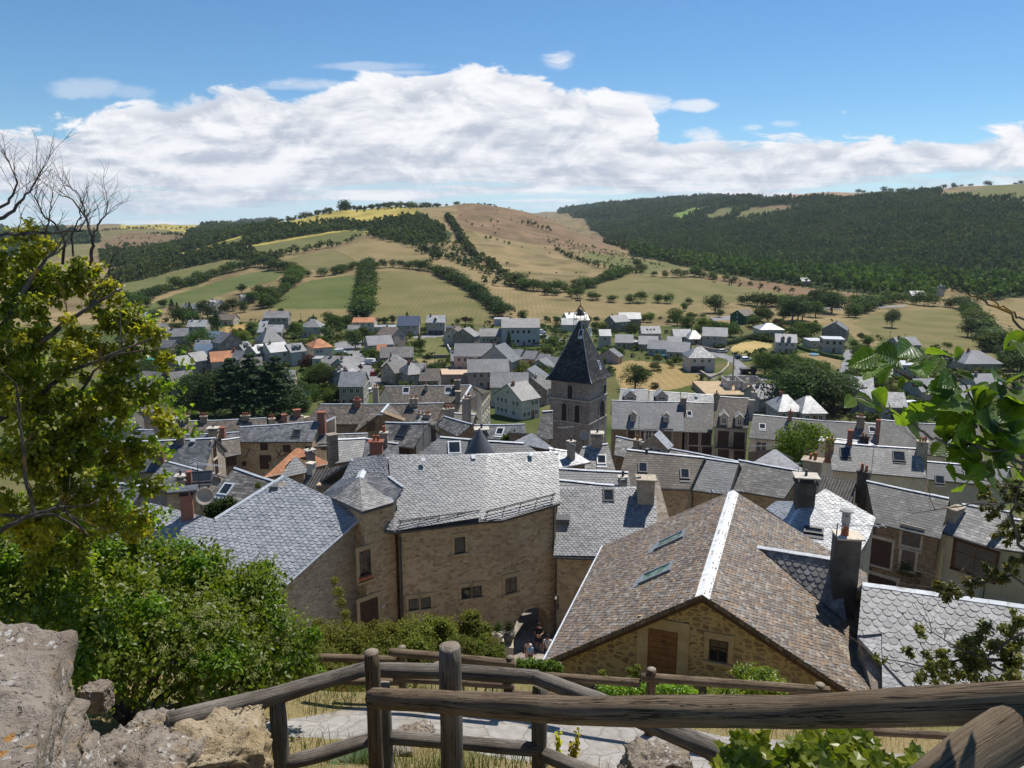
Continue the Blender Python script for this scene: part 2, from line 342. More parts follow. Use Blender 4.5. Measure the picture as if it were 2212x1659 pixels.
# ---------------------------------------------------------------- land: one sheet, cut into ground, fields, hills
STRAW=(.235,.18,.092); STRAWG=(.168,.148,.066); GREEN=(.108,.125,.044); GREEN2=(.142,.140,.056); BROWN=(.20,.13,.08); HEATH=(.185,.125,.075); TAN=(.30,.215,.10); FOREST=(.045,.06,.022); GARD=(.062,.082,.022)
FIELDS = [('M',[(455,690),(600,662),(750,627),(900,592),(1000,576),(1075,580),(1060,600),(930,640),(850,692),(700,705),(560,750),(470,760)],GREEN2),
 ('M',[(560,790),(640,770),(760,722),(900,680),(1050,637),(1170,614),(1225,627),(1190,662),(1000,712),(860,757),(700,782),(600,800)],GREEN),
 ('M',[(1150,786),(1230,725),(1340,665),(1440,650),(1555,635),(1562,720),(1560,782),(1400,788)],GREEN),
 ('M',[(1145,815),(1150,786),(1400,788),(1560,782),(1548,838),(1300,838)],STRAW),
 ('M',[(1615,630),(1780,625),(1900,660),(2000,700),(2095,760),(2125,820),(2090,845),(1900,855),(1608,832)],STRAWG),
 ('M',[(1045,525),(1250,490),(1400,465),(1500,448),(1580,452),(1570,468),(1480,500),(1300,532),(1180,548),(1080,535)],GREEN2),
 ('M',[(1235,580),(1320,550),(1430,528),(1500,555),(1545,580),(1450,612),(1300,622)],STRAWG),
 ('M',[(640,590),(800,548),(950,500),(1075,472),(1068,490),(980,522),(800,568)],GREEN2),
 ('M',[(1440,528),(1600,483),(1700,500),(1900,560),(2100,640),(2150,668),(2000,662),(1850,602),(1650,592),(1550,577)],STRAW),
 ('N',[(-90,590),(0,598),(150,640),(400,650),(700,655),(850,665),(870,700),(600,712),(300,716),(120,720),(-60,690)],STRAW),
 ('N',[(250,600),(400,545),(480,528),(600,535),(800,545),(1000,580),(1250,625),(1350,642),(1200,645),(900,655),(700,650),(500,642),(330,618)],STRAWG),
 ('N',[(790,532),(1000,553),(1200,570),(1590,628),(1560,650),(1400,648),(1200,612),(1000,580),(880,556)],BROWN),
 ('N',[(330,430),(500,455),(700,480),(840,500),(700,502),(580,532),(450,505),(300,455)],GREEN2),
 ('N',[(1430,740),(1460,722),(1600,688),(1800,678),(1935,678),(1990,760),(2040,830),(2100,900),(1900,868),(1700,820),(1500,770)],STRAWG),
 ('N',[(2010,668),(2400,600),(2400,800),(2120,752),(2040,705)],STRAW),
 ('N',[(670,300),(780,238),(880,237),(860,258),(720,302)],(.15,.22,.05)),
 ('N',[(800,305),(910,240),(990,237),(950,272),(860,306)],GREEN2),
 ('N',[(970,280),(1020,250),(1240,252),(1100,275)],GREEN2),
 ('N',[(1020,250),(1040,236),(1262,231),(1240,252)],BROWN),
 ('N',[(1010,206),(1180,176),(1545,176),(1550,190),(1450,217),(1200,207)],(.30,.20,.13)),
 ('N',[(1830,198),(2000,165),(2400,100),(2400,232),(2050,212),(2000,196),(1900,208)],GREEN2),
 ('N',[(1830,514),(2110,520),(2110,534),(1850,534)],STRAWG),
 ('N',[(1160,350),(1270,310),(1275,318),(1200,356)],STRAWG),
 ('M',[(430,490),(600,452),(790,470),(815,492),(700,522),(550,532),(430,522)],HEATH),
 ('M',[(440,450),(600,440),(790,452),(800,468),(600,452),(440,480)],STRAWG),
 ('M',[(60,520),(420,500),(430,545),(300,560),(100,600)],STRAWG),
 ('C',[(620,570),(760,540),(1000,560),(1200,600),(1330,660),(1300,720),(1130,770),(900,782),(700,770),(640,640)],TAN),
 ('C',[(1560,450),(1660,400),(1760,385),(1880,410),(1870,440),(1750,480),(1620,510)],(.42,.31,.14)),
 ('B',[(920,365),(1095,360),(1140,450),(1360,500),(1100,520),(940,515)],GREEN2),
 ('B',[(880,525),(1130,540),(1130,575),(890,575)],STRAW),
 ('B',[(1430,505),(1640,490),(1640,560),(1560,570),(1440,540)],STRAW),
 ('B',[(1640,540),(1900,610),(1950,640),(1800,640),(1650,590)],STRAW),
 ('A',[(1130,490),(1280,450),(1400,450),(1330,500),(1180,550),(1140,530)],(.36,.24,.10)),
 ('R',[(420,590),(560,560),(780,640),(740,720),(640,680),(430,640)],STRAW),
 ('R',[(820,330),(1000,300),(840,350),(1000,420),(1060,500),(1000,560),(830,420),(330,350)],STRAW)]
PATHPOLY = [(540,1562),(640,1552),(746,1533),(830,1524),(1000,1519),(1200,1528),(1452,1567),(1561,1592),(1700,1600),(2012,1636),(2300,1665),(2300,1760),(1600,1700),(1097,1640),(960,1612),(842,1603),(693,1596),(620,1592),(560,1580)]
ROADS = [('B',[(325,480),(430,465),(560,640),(620,740),(480,760),(430,640)]),('B',[(230,400),(480,390),(470,430),(340,490),(240,460)]),
 ('B',[(850,345),(1160,330),(1160,352),(850,372)]),('B',[(1160,330),(1560,300),(1560,318),(1160,352)]),('B',[(1860,310),(1960,370),(2060,380),(2060,395),(1940,395),(1850,330)]),
 ('C',[(1270,225),(1560,200),(1560,222),(1290,240)]),('C',[(1250,445),(1400,462),(1600,520),(1690,600),(1680,640),(1600,700),(1330,800),(1260,800),(1570,650),(1600,600),(1540,545),(1380,490),(1250,462)]),
 ('C',[(1220,630),(1330,640),(1480,650),(1420,700)]),('C',[(1600,660),(1960,690),(1960,706),(1600,690)]),
 ('R',[(790,560),(850,560),(850,640),(790,760),(730,780),(770,650)]),('B',[(1860,860),(1960,790),(1960,840),(1820,950)]),('B',[(600,560),(1130,590),(1130,600),(600,585)]),
 ('N',[(1330,672),(1700,660),(1700,668),(1330,680)]),('N',[(780,722),(960,705),(960,716),(790,730)])]
def poly_xy(pts, ymin=6.0): return np.array([hit(p, ymin)[:2] for p in pts])
def inside(px, py, poly):
 r = np.zeros(px.shape, bool); n = len(poly)
 for i in range(n):
  x1, y1 = poly[i]; x2, y2 = poly[(i+1) % n]
  if y1 == y2: continue
  c = (y1 > py) != (y2 > py); xx = (x2-x1)*(py-y1)/(y2-y1)+x1; r ^= c & (px < xx)
 return r
TM = np.concatenate([np.linspace(-1.5,-.72,50)[:-1], np.linspace(-.72,.72,760), np.linspace(.72,1.5,50)[1:]])
YM = np.exp(np.concatenate([np.linspace(math.log(1.5), math.log(5), 40)[:-1], np.linspace(math.log(5), math.log(14), 260)[:-1], np.linspace(math.log(14), math.log(60), 70)[:-1], np.linspace(math.log(60), math.log(1500), 420)[:-1], np.linspace(math.log(1500), math.log(8900), 90)]))
GX = TM[:, None]*YM[None, :]; GY = np.broadcast_to(YM[None, :], GX.shape).copy(); GZ = H(GX, GY)
wob = (vnoise(GX/9, GY/9, 21)-.5)*3*np.clip((GY-150)/200, 0, 1)      # ragged borders
ID = np.zeros(GX.shape, int); FP = []
tint = np.zeros(GX.shape+(3,))
def setc(m_, c): tint[m_] = c
nz = vnoise(GX/60, GY/60, 2); nz2 = vnoise(GX/18, GY/18, 4)
hillmask = GY > 420
tint[:] = np.array(GARD); q_ = np.clip((nz2*1.3-.35), 0, 1)[..., None]; tint[:] = tint*(1-q_)+np.array(STRAWG)*q_*.8
hs = np.array(STRAW)*(.75+.35*nz[..., None]); hs = hs*(1-.45*np.clip(nz2*2-1.1, 0, 1)[..., None])
tint[hillmask] = hs[hillmask]
gold = (GY > 950) & (GX/GY < -.12) & (GX/GY > -.5); tint[gold] = (np.array((.36,.29,.08))*(.7+.5*nz2[..., None]))[gold]
purp = (GY > 1000) & (GX/GY > -.07) & (GX/GY < .13) & (GY < 2000); tint[purp] = (np.array(HEATH)*(.75+.5*nz2[..., None]))[purp]
WOODS = [('N',[(340,335),(480,320),(650,300),(1000,300),(1250,250),(1500,215),(1850,175),(1850,195),(2212,220),(2500,220),(2500,560),(2100,520),(1830,515),(1600,520),(1300,500),(1000,470),(800,440),(520,410),(420,380)]),
 ('N',[(200,265),(560,205),(760,215),(1000,203),(1200,207),(1450,217),(1550,190),(1850,180),(1850,205),(1500,230),(1250,258),(980,280),(850,306),(670,300),(450,330),(340,335)]),
 ('M',[(470,650),(600,600),(820,555),(1000,520),(1085,540),(1210,570),(1230,585),(1080,580),(980,572),(800,612),(640,655),(470,685)]),
 ('M',[(470,600),(640,560),(800,490),(950,430),(1150,395),(1200,410),(1080,460),(960,495),(780,545),(600,600)]),
 ('M',[(1065,465),(1100,440),(1300,430),(1500,410),(1600,430),(1585,450),(1450,450),(1280,475),(1060,515),(1040,522)]),
 ('M',[(1580,430),(1700,400),(1800,390),(1880,420),(1960,460),(1920,500),(1750,510),(1650,480),(1600,465)]),
 ('M',[(430,540),(560,540),(720,525),(800,530),(640,590),(450,610)]), ('M',[(0,440),(430,470),(430,500),(0,560)]),
 ('N',[(500,415),(650,440),(850,470),(1100,490),(1500,520),(2300,560),(2300,620),(2050,640),(1900,580),(1800,640),(1600,620),(1350,590),(1050,550),(830,510),(700,480),(510,450)])]
woods_xy = [poly_xy(D2(c, p)) for c, p in WOODS]
for i, wxy in enumerate(woods_xy): setc(inside(GX+wob, GY+wob, wxy), FOREST)
for i, (cr, p, c) in enumerate(FIELDS):
 xy = poly_xy(D2(cr, p)); FP.append(xy); m_ = inside(GX+wob*.6, GY-wob*.6, xy); ID[m_] = i+2; setc(m_, c)
near = GY < 32; gr = np.array((.235,.18,.095)); g2 = np.array((.10,.11,.035))
q_ = np.clip(vnoise(GX/.7, GY/.7, 11)*1.6-.75, 0, 1)[..., None]
tint[near] = (gr*(1-q_)+g2*q_)[near]
ROADXY = []
for cr, p in ROADS:
 xy = poly_xy(D2(cr, p)); ROADXY.append(xy); m_ = inside(GX, GY, xy); ID[m_] = 1000
street = (GY > 30) & (GY < 150) & (GX/GY > -.50) & (GX/GY < .58); ID[street & (ID == 0)] = 1001
pxy = poly_xy(PATHPOLY, 5.0); ID[inside(GX, GY, pxy) & (GY < 20)] = 1002
nt_, ny_ = GX.shape
idx = np.arange(nt_*ny_).reshape(nt_, ny_)
FQ = np.stack([idx[:-1,:-1], idx[1:,:-1], idx[1:,1:], idx[:-1,1:]], -1).reshape(-1, 4)
fid = ID[:-1,:-1].reshape(-1); fY = GY[:-1,:-1].reshape(-1)
fid = np.where((fid == 0) & (fY > 430), 1, fid)
VV = np.stack([GX, GY, GZ], -1).reshape(-1, 3); TT = np.concatenate([tint.reshape(-1, 3), np.ones((nt_*ny_, 1))], 1)
def sub_land(name, sel, mt):
 f = FQ[sel]
 if not len(f): return None
 u_, inv = np.unique(f, return_inverse=True); me = mesh_np(name, VV[u_], inv.reshape(-1, 4), mt, True, colr=TT[u_])
 o = link(name, me); o['kind'] = 'structure'; return o
m_, q, b = mat('asphalt', (.2,.2,.21), .9, .2); P = gpos(q); q.put(b.inputs['Base Color'], q.mix(q.ss(q.noise(P, .25, 6, .65), .3, .7), (.15,.15,.155), (.25,.245,.245))); M['asphalt'] = m_
m_, q, b = mat('street_paving', (.2,.18,.15), .95, .2); P = gpos(q); q.put(b.inputs['Base Color'], q.mix(q.ss(q.noise(P, 1.5, 6, .65), .3, .7), (.17,.15,.125), (.30,.265,.22))); M['street'] = m_
m_, q, b = mat('flagstones', (.4,.38,.35), .85, .25); P = gpos(q)
nz_ = q.node('ShaderNodeTexNoise'); q.put(nz_.inputs['Vector'], P); nz_.inputs['Scale'].default_value = 1.3; nz_.inputs['Detail'].default_value = 4
Pd = q.vm('ADD', P, q.vm('MULTIPLY', nz_.outputs['Color'], (.7,.7,.7)))
v = q.node('ShaderNodeTexVoronoi', feature='DISTANCE_TO_EDGE'); q.put(v.inputs['Vector'], Pd); v.inputs['Scale'].default_value = 2.4
v2 = q.node('ShaderNodeTexVoronoi'); q.put(v2.inputs['Vector'], Pd); v2.inputs['Scale'].default_value = 2.4
joint = q.ss(q.m('ADD', v.outputs['Distance'], q.m('MULTIPLY', q.m('SUBTRACT', q.noise(P, 9, 5, .7), .5), .16)), .0, .04)
c = q.mix(q.ss(q.noise(P, 7, 6, .7), .3, .7), (.19,.175,.155), (.31,.29,.262)); c = q.mix(.25, c, q.mix(q.sep(v2.outputs['Color'])[0], (.26,.24,.22), (.5,.47,.44)))
c = q.mix(q.m('MULTIPLY', q.ss(q.noise(P, 1.2, 4, .6), .55, .72), .5), c, (.28,.21,.12))
q.put(b.inputs['Base Color'], q.mix(joint, (.24,.215,.18), c)); bump(q, b, q.m('ADD', joint, q.m('MULTIPLY', q.noise(P, 22, 5, .7), .7)), .6, .025); M['flag'] = m_
sub_land('ground', fid == 0, M['land']); sub_land('hills', fid == 1, M['land'])
for i in range(len(FIELDS)): sub_land('field', fid == i+2, M['field'])
sub_land('road', fid == 1000, M['asphalt']); sub_land('street', fid == 1001, M['street']); sub_land('path', fid == 1002, M['flag'])
# ---------------------------------------------------------------- trees
def leaf_quads(P, Nrm, size, rng, asp=(.55,.9), bend=.0):
 """one pointed little blade per point, facing roughly along Nrm"""
 n = len(P); a = rng.normal(size=(n,3)); T = np.cross(Nrm, a); T /= np.linalg.norm(T, axis=1, keepdims=True)+1e-9
 B = np.cross(Nrm, T); s = (size*rng.uniform(.65,1.3,(n,1))); w = s*rng.uniform(asp[0], asp[1], (n,1))
 V = np.stack([P-T*s*.5, P+B*w*.5-T*s*.06+Nrm*s*bend, P+T*s*.5, P-B*w*.5-T*s*.06+Nrm*s*bend], 1).reshape(-1,3)
 return V, np.arange(n*4).reshape(n, 4)
def crown_pts(n, rng, lobes=11, c=(0,0,.6), R=(.34,.34,.36), lr=(.13,.2), flat=1.0, skirt=.15):
 L = rng.normal(size=(lobes,3)); L /= np.linalg.norm(L, axis=1, keepdims=True); L *= rng.uniform(.45,.8,(lobes,1)); L[:,2] = np.maximum(L[:,2], -.75)
 L = L*np.array(R)+np.array(c); r = rng.uniform(lr[0], lr[1], lobes)
 L = np.vstack([L, [c]]); r = np.append(r, lr[1]*1.5)
 k = rng.randint(0, len(L), n); dd = rng.normal(size=(n,3)); dd /= np.linalg.norm(dd, axis=1, keepdims=True); dd[:,2] = np.where(rng.rand(n) < .6, np.abs(dd[:,2]), dd[:,2])
 rad = r[k][:,None]*rng.uniform(.62,1.08,(n,1))
 P = L[k]+dd*rad*np.array([1,1,flat]); N_ = dd+rng.normal(size=(n,3))*.5; N_ /= np.linalg.norm(N_, axis=1, keepdims=True)
 return P, N_
def cone_pts(n, rng, tiers=11, r=.2, base=.1, droop=.25):
 t_ = rng.rand(n)**.75; ti = np.floor(t_*tiers)/tiers; a = rng.rand(n)*2*math.pi; rr = np.sqrt(rng.rand(n))*r*(1.02-ti)*(.75+.5*np.abs(np.sin(a*2.5+ti*40)))
 z = base+ti*(1-base)+.5/tiers-droop*rr+rng.normal(size=n)*.012
 P = np.stack([rr*np.cos(a), rr*np.sin(a), z], 1); N_ = np.stack([np.cos(a)*.5, np.sin(a)*.5, np.ones(n)*.9], 1)+rng.normal(size=(n,3))*.4
 return P, N_/np.linalg.norm(N_, axis=1, keepdims=True)
def trunk_mb(h=.55, r=.022, limbs=5, rng=random, spread=.22, h0=.3):
 m_ = MB(); m_.tube([(0,0,-.03),(.005,.0,h*.5),(0,.01,h)], [r*1.25,r*.85,r*.4], 7)
 for i in range(limbs):
  a = rng.uniform(0,6.28); z0 = h*rng.uniform(h0/ .55,.9)*.8
  m_.tube([(0,0,z0),(math.cos(a)*spread*.5,math.sin(a)*spread*.5,z0+.1),(math.cos(a)*spread,math.sin(a)*spread,z0+.22)], [r*.5,r*.35,r*.12], 5)
 return m_
CROWN = {}
def crown_mesh(key, n, size, matn, kind='round', seed=0, **kw):
 rng = np.random.RandomState(seed); P, N_ = (cone_pts if kind == 'cone' else crown_pts)(n, rng, **kw)
 V, Fq = leaf_quads(P, N_, size, rng); CROWN[key] = mesh_np('crown', V, Fq, M[matn]); return CROWN[key]
LOD = {}                                           # light crowns for far trees: 1 unit tall
for i in range(6):
 crown_mesh('hedge%d' % i, 800, .085, 'leaf', seed=10+i, lobes=10, c=(0,0,.46), R=(.34,.34,.36), lr=(.25,.34))
 crown_mesh('hedged%d' % i, 800, .085, 'leaf_dark', seed=30+i, lobes=10, c=(0,0,.46), R=(.33,.33,.38), lr=(.25,.34))
VAR = {'green':('leaf',.36),'dark':('leaf_dark',.36),'light':('leaf_light',.34),'grey':('leaf_grey',.36),'red':('leaf_red',.34)}
for kname, (mt_, rx) in VAR.items():
 for i in range(3): crown_mesh(kname+str(i), 2000, .055, mt_, seed=50+i*7+len(kname), lobes=15, c=(0,0,.53), R=(rx,rx,.38), lr=(.17,.25))
for i in range(3): crown_mesh('conifer%d' % i, 1500, .05, 'leaf_conifer', 'cone', seed=80+i, tiers=12, r=.24)
for i in range(2): crown_mesh('cedar%d' % i, 4200, .034, 'leaf_conifer', 'cone', seed=90+i, tiers=9, r=.36, droop=.1, base=.18)
for i in range(2): crown_mesh('big%d' % i, 5200, .034, 'leaf_dark', seed=97+i, lobes=22, c=(0,0,.50), R=(.40,.40,.42), lr=(.15,.23))
crown_mesh('bigg0', 5200, .034, 'leaf', seed=99, lobes=22, c=(0,0,.50), R=(.40,.40,.42), lr=(.15,.23))
crown_mesh('gold0', 6500, .03, 'leaf_light', seed=101, lobes=18, c=(0,0,.52), R=(.36,.36,.44), lr=(.14,.2))
TRUNK = [trunk_mb(rng=random).build('trunk', M['bark']).data for _ in range(3)]
for o in [o for o in bpy.data.objects if o.name.startswith('trunk')]: bpy.data.objects.remove(o)
TREE_N = 0
def tree(p, h, key, label, cat='tree', group=None, name='tree', w=1.0, parts=True):
 global TREE_N; TREE_N += 1
 n = len([k for k in CROWN if k.rstrip('0123456789') == key]); cm = CROWN[key+str(TREE_N % n)]
 rz = random.uniform(0, 6.28)
 if parts:
  e = empty(name, p, rz); e.scale = (h*w, h*w, h); link('crown', cm, e)
  link('trunk', TRUNK[TREE_N % 3], e)
 else:
  e = link(name, cm); e.location = p; e.rotation_euler = (0,0,rz); e.scale = (h*w, h*w, h)
 return tag(e, label, cat, group)
def size_at(p, hpx): return hpx/F*p.y              # height of hpx picture pixels at a point
# ---- hedgerow trees, one by one
def along(pts, step):
 P = [hit(p) for p in pts]; out = []; carry = 0
 for a, b in zip(P, P[1:]):
  L = (b-a).length; d_ = carry
  while d_ < L: out.append(a.lerp(b, d_/L)); d_ += step*random.uniform(.7,1.3)
  carry = d_-L
 return out
HEDGES = [('M',[(560,778),(620,752),(700,722),(780,697),(850,677),(900,657),(960,637),(1030,622),(1090,606),(1150,603),(1210,622)],6.5,9.5,'tree in the hedge between the two green fields left of the valley'),
 ('M',[(1225,612),(1290,650),(1240,702),(1190,742),(1150,785)],5.5,9.5,'tree in the broad hedge on the left edge of the green and straw field'),
 ('M',[(1330,648),(1400,643),(1450,637),(1540,613),(1590,603)],7,8,'tree in the hedge along the top of the green and straw field'),
 ('M',[(1588,603),(1588,680),(1582,745),(1577,825)],5,10,'tree in the straight hedge dividing the green field from the straw field'),
 ('M',[(1572,610),(1572,685),(1568,745),(1565,825)],6,8,'tree in the straight hedge dividing the green field from the straw field'),
 ('M',[(1620,612),(1700,607),(1780,612),(1850,622),(1900,642),(1960,667),(2020,702),(2080,742),(2130,782),(2165,825)],6,9,'tree in the curved hedge along the top and right of the big straw field'),
 ('N',[(0,570),(60,595),(140,602)],6,10,'tree in the dense hedge corner above the long straw field'),
 ('N',[(150,605),(230,603),(330,585),(420,550),(500,520),(570,520)],7,9,'tree in the hedge climbing along the foot of the dry hillside'),
 ('N',[(150,615),(240,620),(330,635),(420,645),(520,650),(640,650),(740,654),(830,660)],8.5,8,'tree in the hedge between the long straw field and the pale green meadow'),
 ('N',[(610,535),(700,542),(780,535),(860,548),(1000,566)],8,9,'tree in the hedge above the pale green meadow'),
 ('N',[(985,655),(1100,668),(1200,664),(1350,664),(1500,674)],6.5,9,'tree in the row between the brown ploughed strip and the road'),
 ('N',[(1480,705),(1560,665),(1650,645),(1800,664),(1950,675)],7,9,'tree in the hedge along the top of the meadow with two lone trees'),
 ('N',[(1960,680),(2000,745),(2050,805),(2090,865)],6,10,'tree in the dense row right of the meadow with two lone trees')]
hk = 0
for cr, pts, step, hh, lab in HEDGES:
 for p in along(D2(cr, pts), step*1.3):
  h = hh*random.uniform(.6,1.25); p = p+Vector((random.uniform(-1.6,1.6), random.uniform(-2,2), 0)); p.z = gz(p.x, p.y)-.2
  tree(p, h, random.choice(['hedge','hedge','hedged']), 'green '+lab, 'tree', lab.replace('tree in', 'trees in'), 'hedge_tree', random.uniform(1.25,1.8), False); hk += 1
# ---- stuff: woods, scrub, far hedges: one merged mesh each
def base_crown(seed, n, size, **kw):
 rng = np.random.RandomState(seed); P, N_ = crown_pts(n, rng, **kw); return leaf_quads(P, N_, size, rng, (.7,1.1))[0]
SMALL = [base_crown(200+i, 46, .26, lobes=6, c=(0,0,.5), R=(.38,.38,.42), lr=(.18,.28)) for i in range(8)]
SMALLC = []
for i in range(4):
 rng = np.random.RandomState(300+i); P, N_ = cone_pts(46, rng, 6, .26); SMALLC.append(leaf_quads(P, N_, .24, rng)[0])
def mass(name, pos, hs, ws, matn, label, cat, conif=0.0):
 if not len(pos): return
 out = []; rng = np.random.RandomState(len(pos))
 for p, h, w in zip(pos, hs, ws):
  b = SMALLC[rng.randint(4)] if rng.rand() < conif else SMALL[rng.randint(8)]
  a = rng.rand()*6.28; ca, sa = math.cos(a), math.sin(a); q = b.copy(); x = q[:,0]*ca-q[:,1]*sa; y = q[:,0]*sa+q[:,1]*ca
  out.append(np.stack([x*w+p[0], y*w+p[1], q[:,2]*h+p[2]], 1))
 V = np.concatenate(out); me = mesh_np(name, V, np.arange(len(V)).reshape(-1,4), M[matn]); o = link(name, me); tag(o, label, cat, None, 'stuff'); return o
def fill(xy, step0, k=.0):
 lo, hi = xy.min(0), xy.max(0); out = []; yv = lo[1]
 while yv < hi[1]:
  st = max(step0, yv*.0052)
  n = max(1, int((hi[0]-lo[0])/st)); xs = lo[0]+np.arange(n)*st+np.random.uniform(-.45,.45,n)*st; ys = yv+np.random.uniform(-.45,.45,n)*st
  ok = inside(xs, ys, xy); out.append(np.stack([xs[ok], ys[ok], np.full(ok.sum(), st)], 1)); yv += st
 return np.concatenate(out)
def wood(i_s, name, label, matn, conif, step0, hmul=1.25):
 A_ = np.concatenate([fill(woods_xy[i], step0) for i in i_s])
 A_ = A_[np.abs(A_[:,0]/A_[:,1]) < .8]
 keep = np.ones(len(A_), bool)
 for f in FP: keep &= ~inside(A_[:,0], A_[:,1], f)
 A_ = A_[keep]; z = H(A_[:,0], A_[:,1])-.6; n = len(A_)
 hs = A_[:,2]*hmul*np.random.uniform(.65,1.35,n); print(name, n)
 mass(name, np.stack([A_[:,0],A_[:,1],z],1), hs, A_[:,2]*np.random.uniform(1.0,1.5,n), matn, label, 'wood', conif)
wood([0,1], 'hillside_wood', 'dark dense wood covering the long hillside on the right', 'leaf_far', .3, 8.5, 1.5)
wood([2], 'tree_belt', 'dark belt of trees above the lowest green field on the left', 'leaf_far', 0, 6.5, 1.35)
wood([3,7], 'tree_belt', 'dark wooded slope descending the left shoulder of the hill', 'leaf_far', 0, 7, 1.3)
wood([4,5], 'tree_belt', 'dark trees growing across the hill below its summit', 'leaf_far', 0, 6.5, 1.3)
wood([6], 'tree_belt', 'bushy trees on the far left valley bottom', 'leaf_far', 0, 7, 1.2)
wood([8], "valley_wood", "green trees along the stream at the foot of the wooded hillside", "leaf", 0, 9, 1.35)
def crest(xD, y0, y1):
 q = (xD-1106)/F; Ys = np.linspace(y0, y1, 500); a = H(q*Ys, Ys)/Ys; Y = Ys[int(np.argmax(a))]; return Vector((q*Y, Y, gz(q*Y, Y)))
SC = []
for k in range(150): x_ = random.uniform(430,960)**1.0; p = crest(x_, 850, 1480); p.y -= random.uniform(0,45); p.x -= 0; SC.append((p, random.uniform(3.5,9), random.uniform(1.0,1.6)))
for cr, pts, step, hh in [('M',[(1930,400),(1960,430),(1990,480),(2020,535),(2060,575),(2110,600),(2160,640),(2212,665)],4,9),('M',[(1960,440),(2000,500),(2050,560)],4,8),('M',[(1430,518),(1350,532),(1280,548),(1200,558)],6,9),('M',[(1440,522),(1500,500),(1560,478)],9,6),('N',[(200,425),(320,482),(450,512),(560,528)],7,6),
  ('N',[(400,390),(500,425),(620,455),(800,500)],6,10),('N',[(770,530),(900,550),(1200,570),(1590,630)],8,3.5),('N',[(880,560),(1000,585),(1200,612),(1400,650)],16,6),('M',[(1800,550),(1870,545),(1900,570),(1850,580)],5,9),('M',[(2100,680),(2212,690)],5,8),
  ('M',[(440,455),(560,440),(660,438),(760,445),(830,440)],14,9),('M',[(640,462),(720,470),(800,480)],12,9),('M',[(460,515),(560,520),(650,512)],12,8),('M',[(1930,390),(1960,430)],4,8),('N',[(50,310),(110,325),(170,345)],6,9),('N',[(800,280),(860,255),(920,238)],9,10),('N',[(960,270),(1010,238)],9,10),
  ('N',[(340,330),(420,322),(500,318)],12,9),('M',[(1580,470),(1660,490),(1700,500)],7,7)]:
 for p in along(D2(cr, pts), step): SC.append((p, hh*random.uniform(.6,1.2), random.uniform(.8,1.3)))
mass('far_hedges', [(p.x+random.uniform(-2,2),p.y+random.uniform(-2,2),gz(p.x,p.y)-.4) for p,h,w in SC], [h for p,h,w in SC], [h*w for p,h,w in SC], 'leaf_far', 'hedges and bushes striping the far hill and the fields behind it', 'hedge')
SC = []
def scrub(cr, poly, n, h0, h1):
 xy = poly_xy(D2(cr, poly)); lo, hi = xy.min(0), xy.max(0); k = 0
 while k < n:
  a = np.random.uniform(lo, hi, (n,2)); a = a[inside(a[:,0], a[:,1], xy)]; a = a[vnoise(a[:,0]/45, a[:,1]/45, 8) > np.random.uniform(.1,.75,len(a))]
  if not len(a): continue
  for q in a[:n-k]: SC.append((q[0], q[1], random.uniform(h0,h1)**1))
  k += len(a)
scrub('N',[(0,215),(120,225),(250,290),(360,350),(440,500),(150,580),(0,560)],800,.9,3.4)
scrub('M',[(1650,500),(2000,480),(2080,600),(2140,660),(1900,560),(1700,500)],170,2,7)
scrub('M',[(1960,350),(2212,350),(2212,640),(2100,560),(2020,460)],480,1,4.5)
scrub('M',[(1100,420),(1500,370),(1850,310),(1900,380),(1560,405),(1300,430)],420,1.5,5.5)
scrub('M',[(560,560),(760,480),(800,490),(600,540)],40,2,6); scrub('M',[(440,500),(600,460),(800,480),(800,495),(560,530)],90,2,5)
scrub('N',[(100,330),(330,400),(520,450),(700,500),(400,520),(150,400)],260,1,3.4)
scrub('N',[(1830,520),(2200,540),(2200,620),(1900,600)],60,4,9)
mass('hillside_scrub', [(x,y,gz(x,y)-.2) for x,y,h in SC], [h for x,y,h in SC], [h*random.uniform(.9,1.5) for x,y,h in SC], 'leaf_far', 'low dark bushes dotted over the dry straw hillside', 'scrub')
# ---- trees on the skyline of the hill, one by one
for xD, h in [(470,8),(482,9),(497,7),(510,9),(524,8),(538,10),(552,8),(566,9),(578,7),(590,9),(604,11),(617,9),(630,8),(645,9),(660,7),(672,10),(684,9),(697,8),(712,9),(730,9),(742,12),(753,17),(764,9),(780,9),(795,8),(806,11),(818,8),(832,9),(845,11),(858,9),(870,12),(884,8),(898,10),(912,12),(925,9),(940,8),(955,7),(968,6),(985,8),(1000,5),(1030,5),(1062,6),(1070,5),(1130,4)]:
 p = crest(xD+random.uniform(-7,7), 900, 1500); p.z -= 1.2; tree(p, h*random.uniform(.45,1.3), 'hedged', 'dark round tree standing on the skyline of the central hill', 'tree', 'trees on the hill skyline', 'hill_tree', random.uniform(1.2,2.3), False)
for xD, h in [(random.uniform(1640,2220), random.uniform(5,16)) for _ in range(34)]:
 p = crest(xD, 1500, 2800)
 if xD > 1820: p.z -= 1.5; tree(p, h, 'hedged', 'dark tree on the skyline of the wooded ridge at right', 'tree', 'trees on the right ridge skyline', 'ridge_tree', random.uniform(1.2,2.6), False)
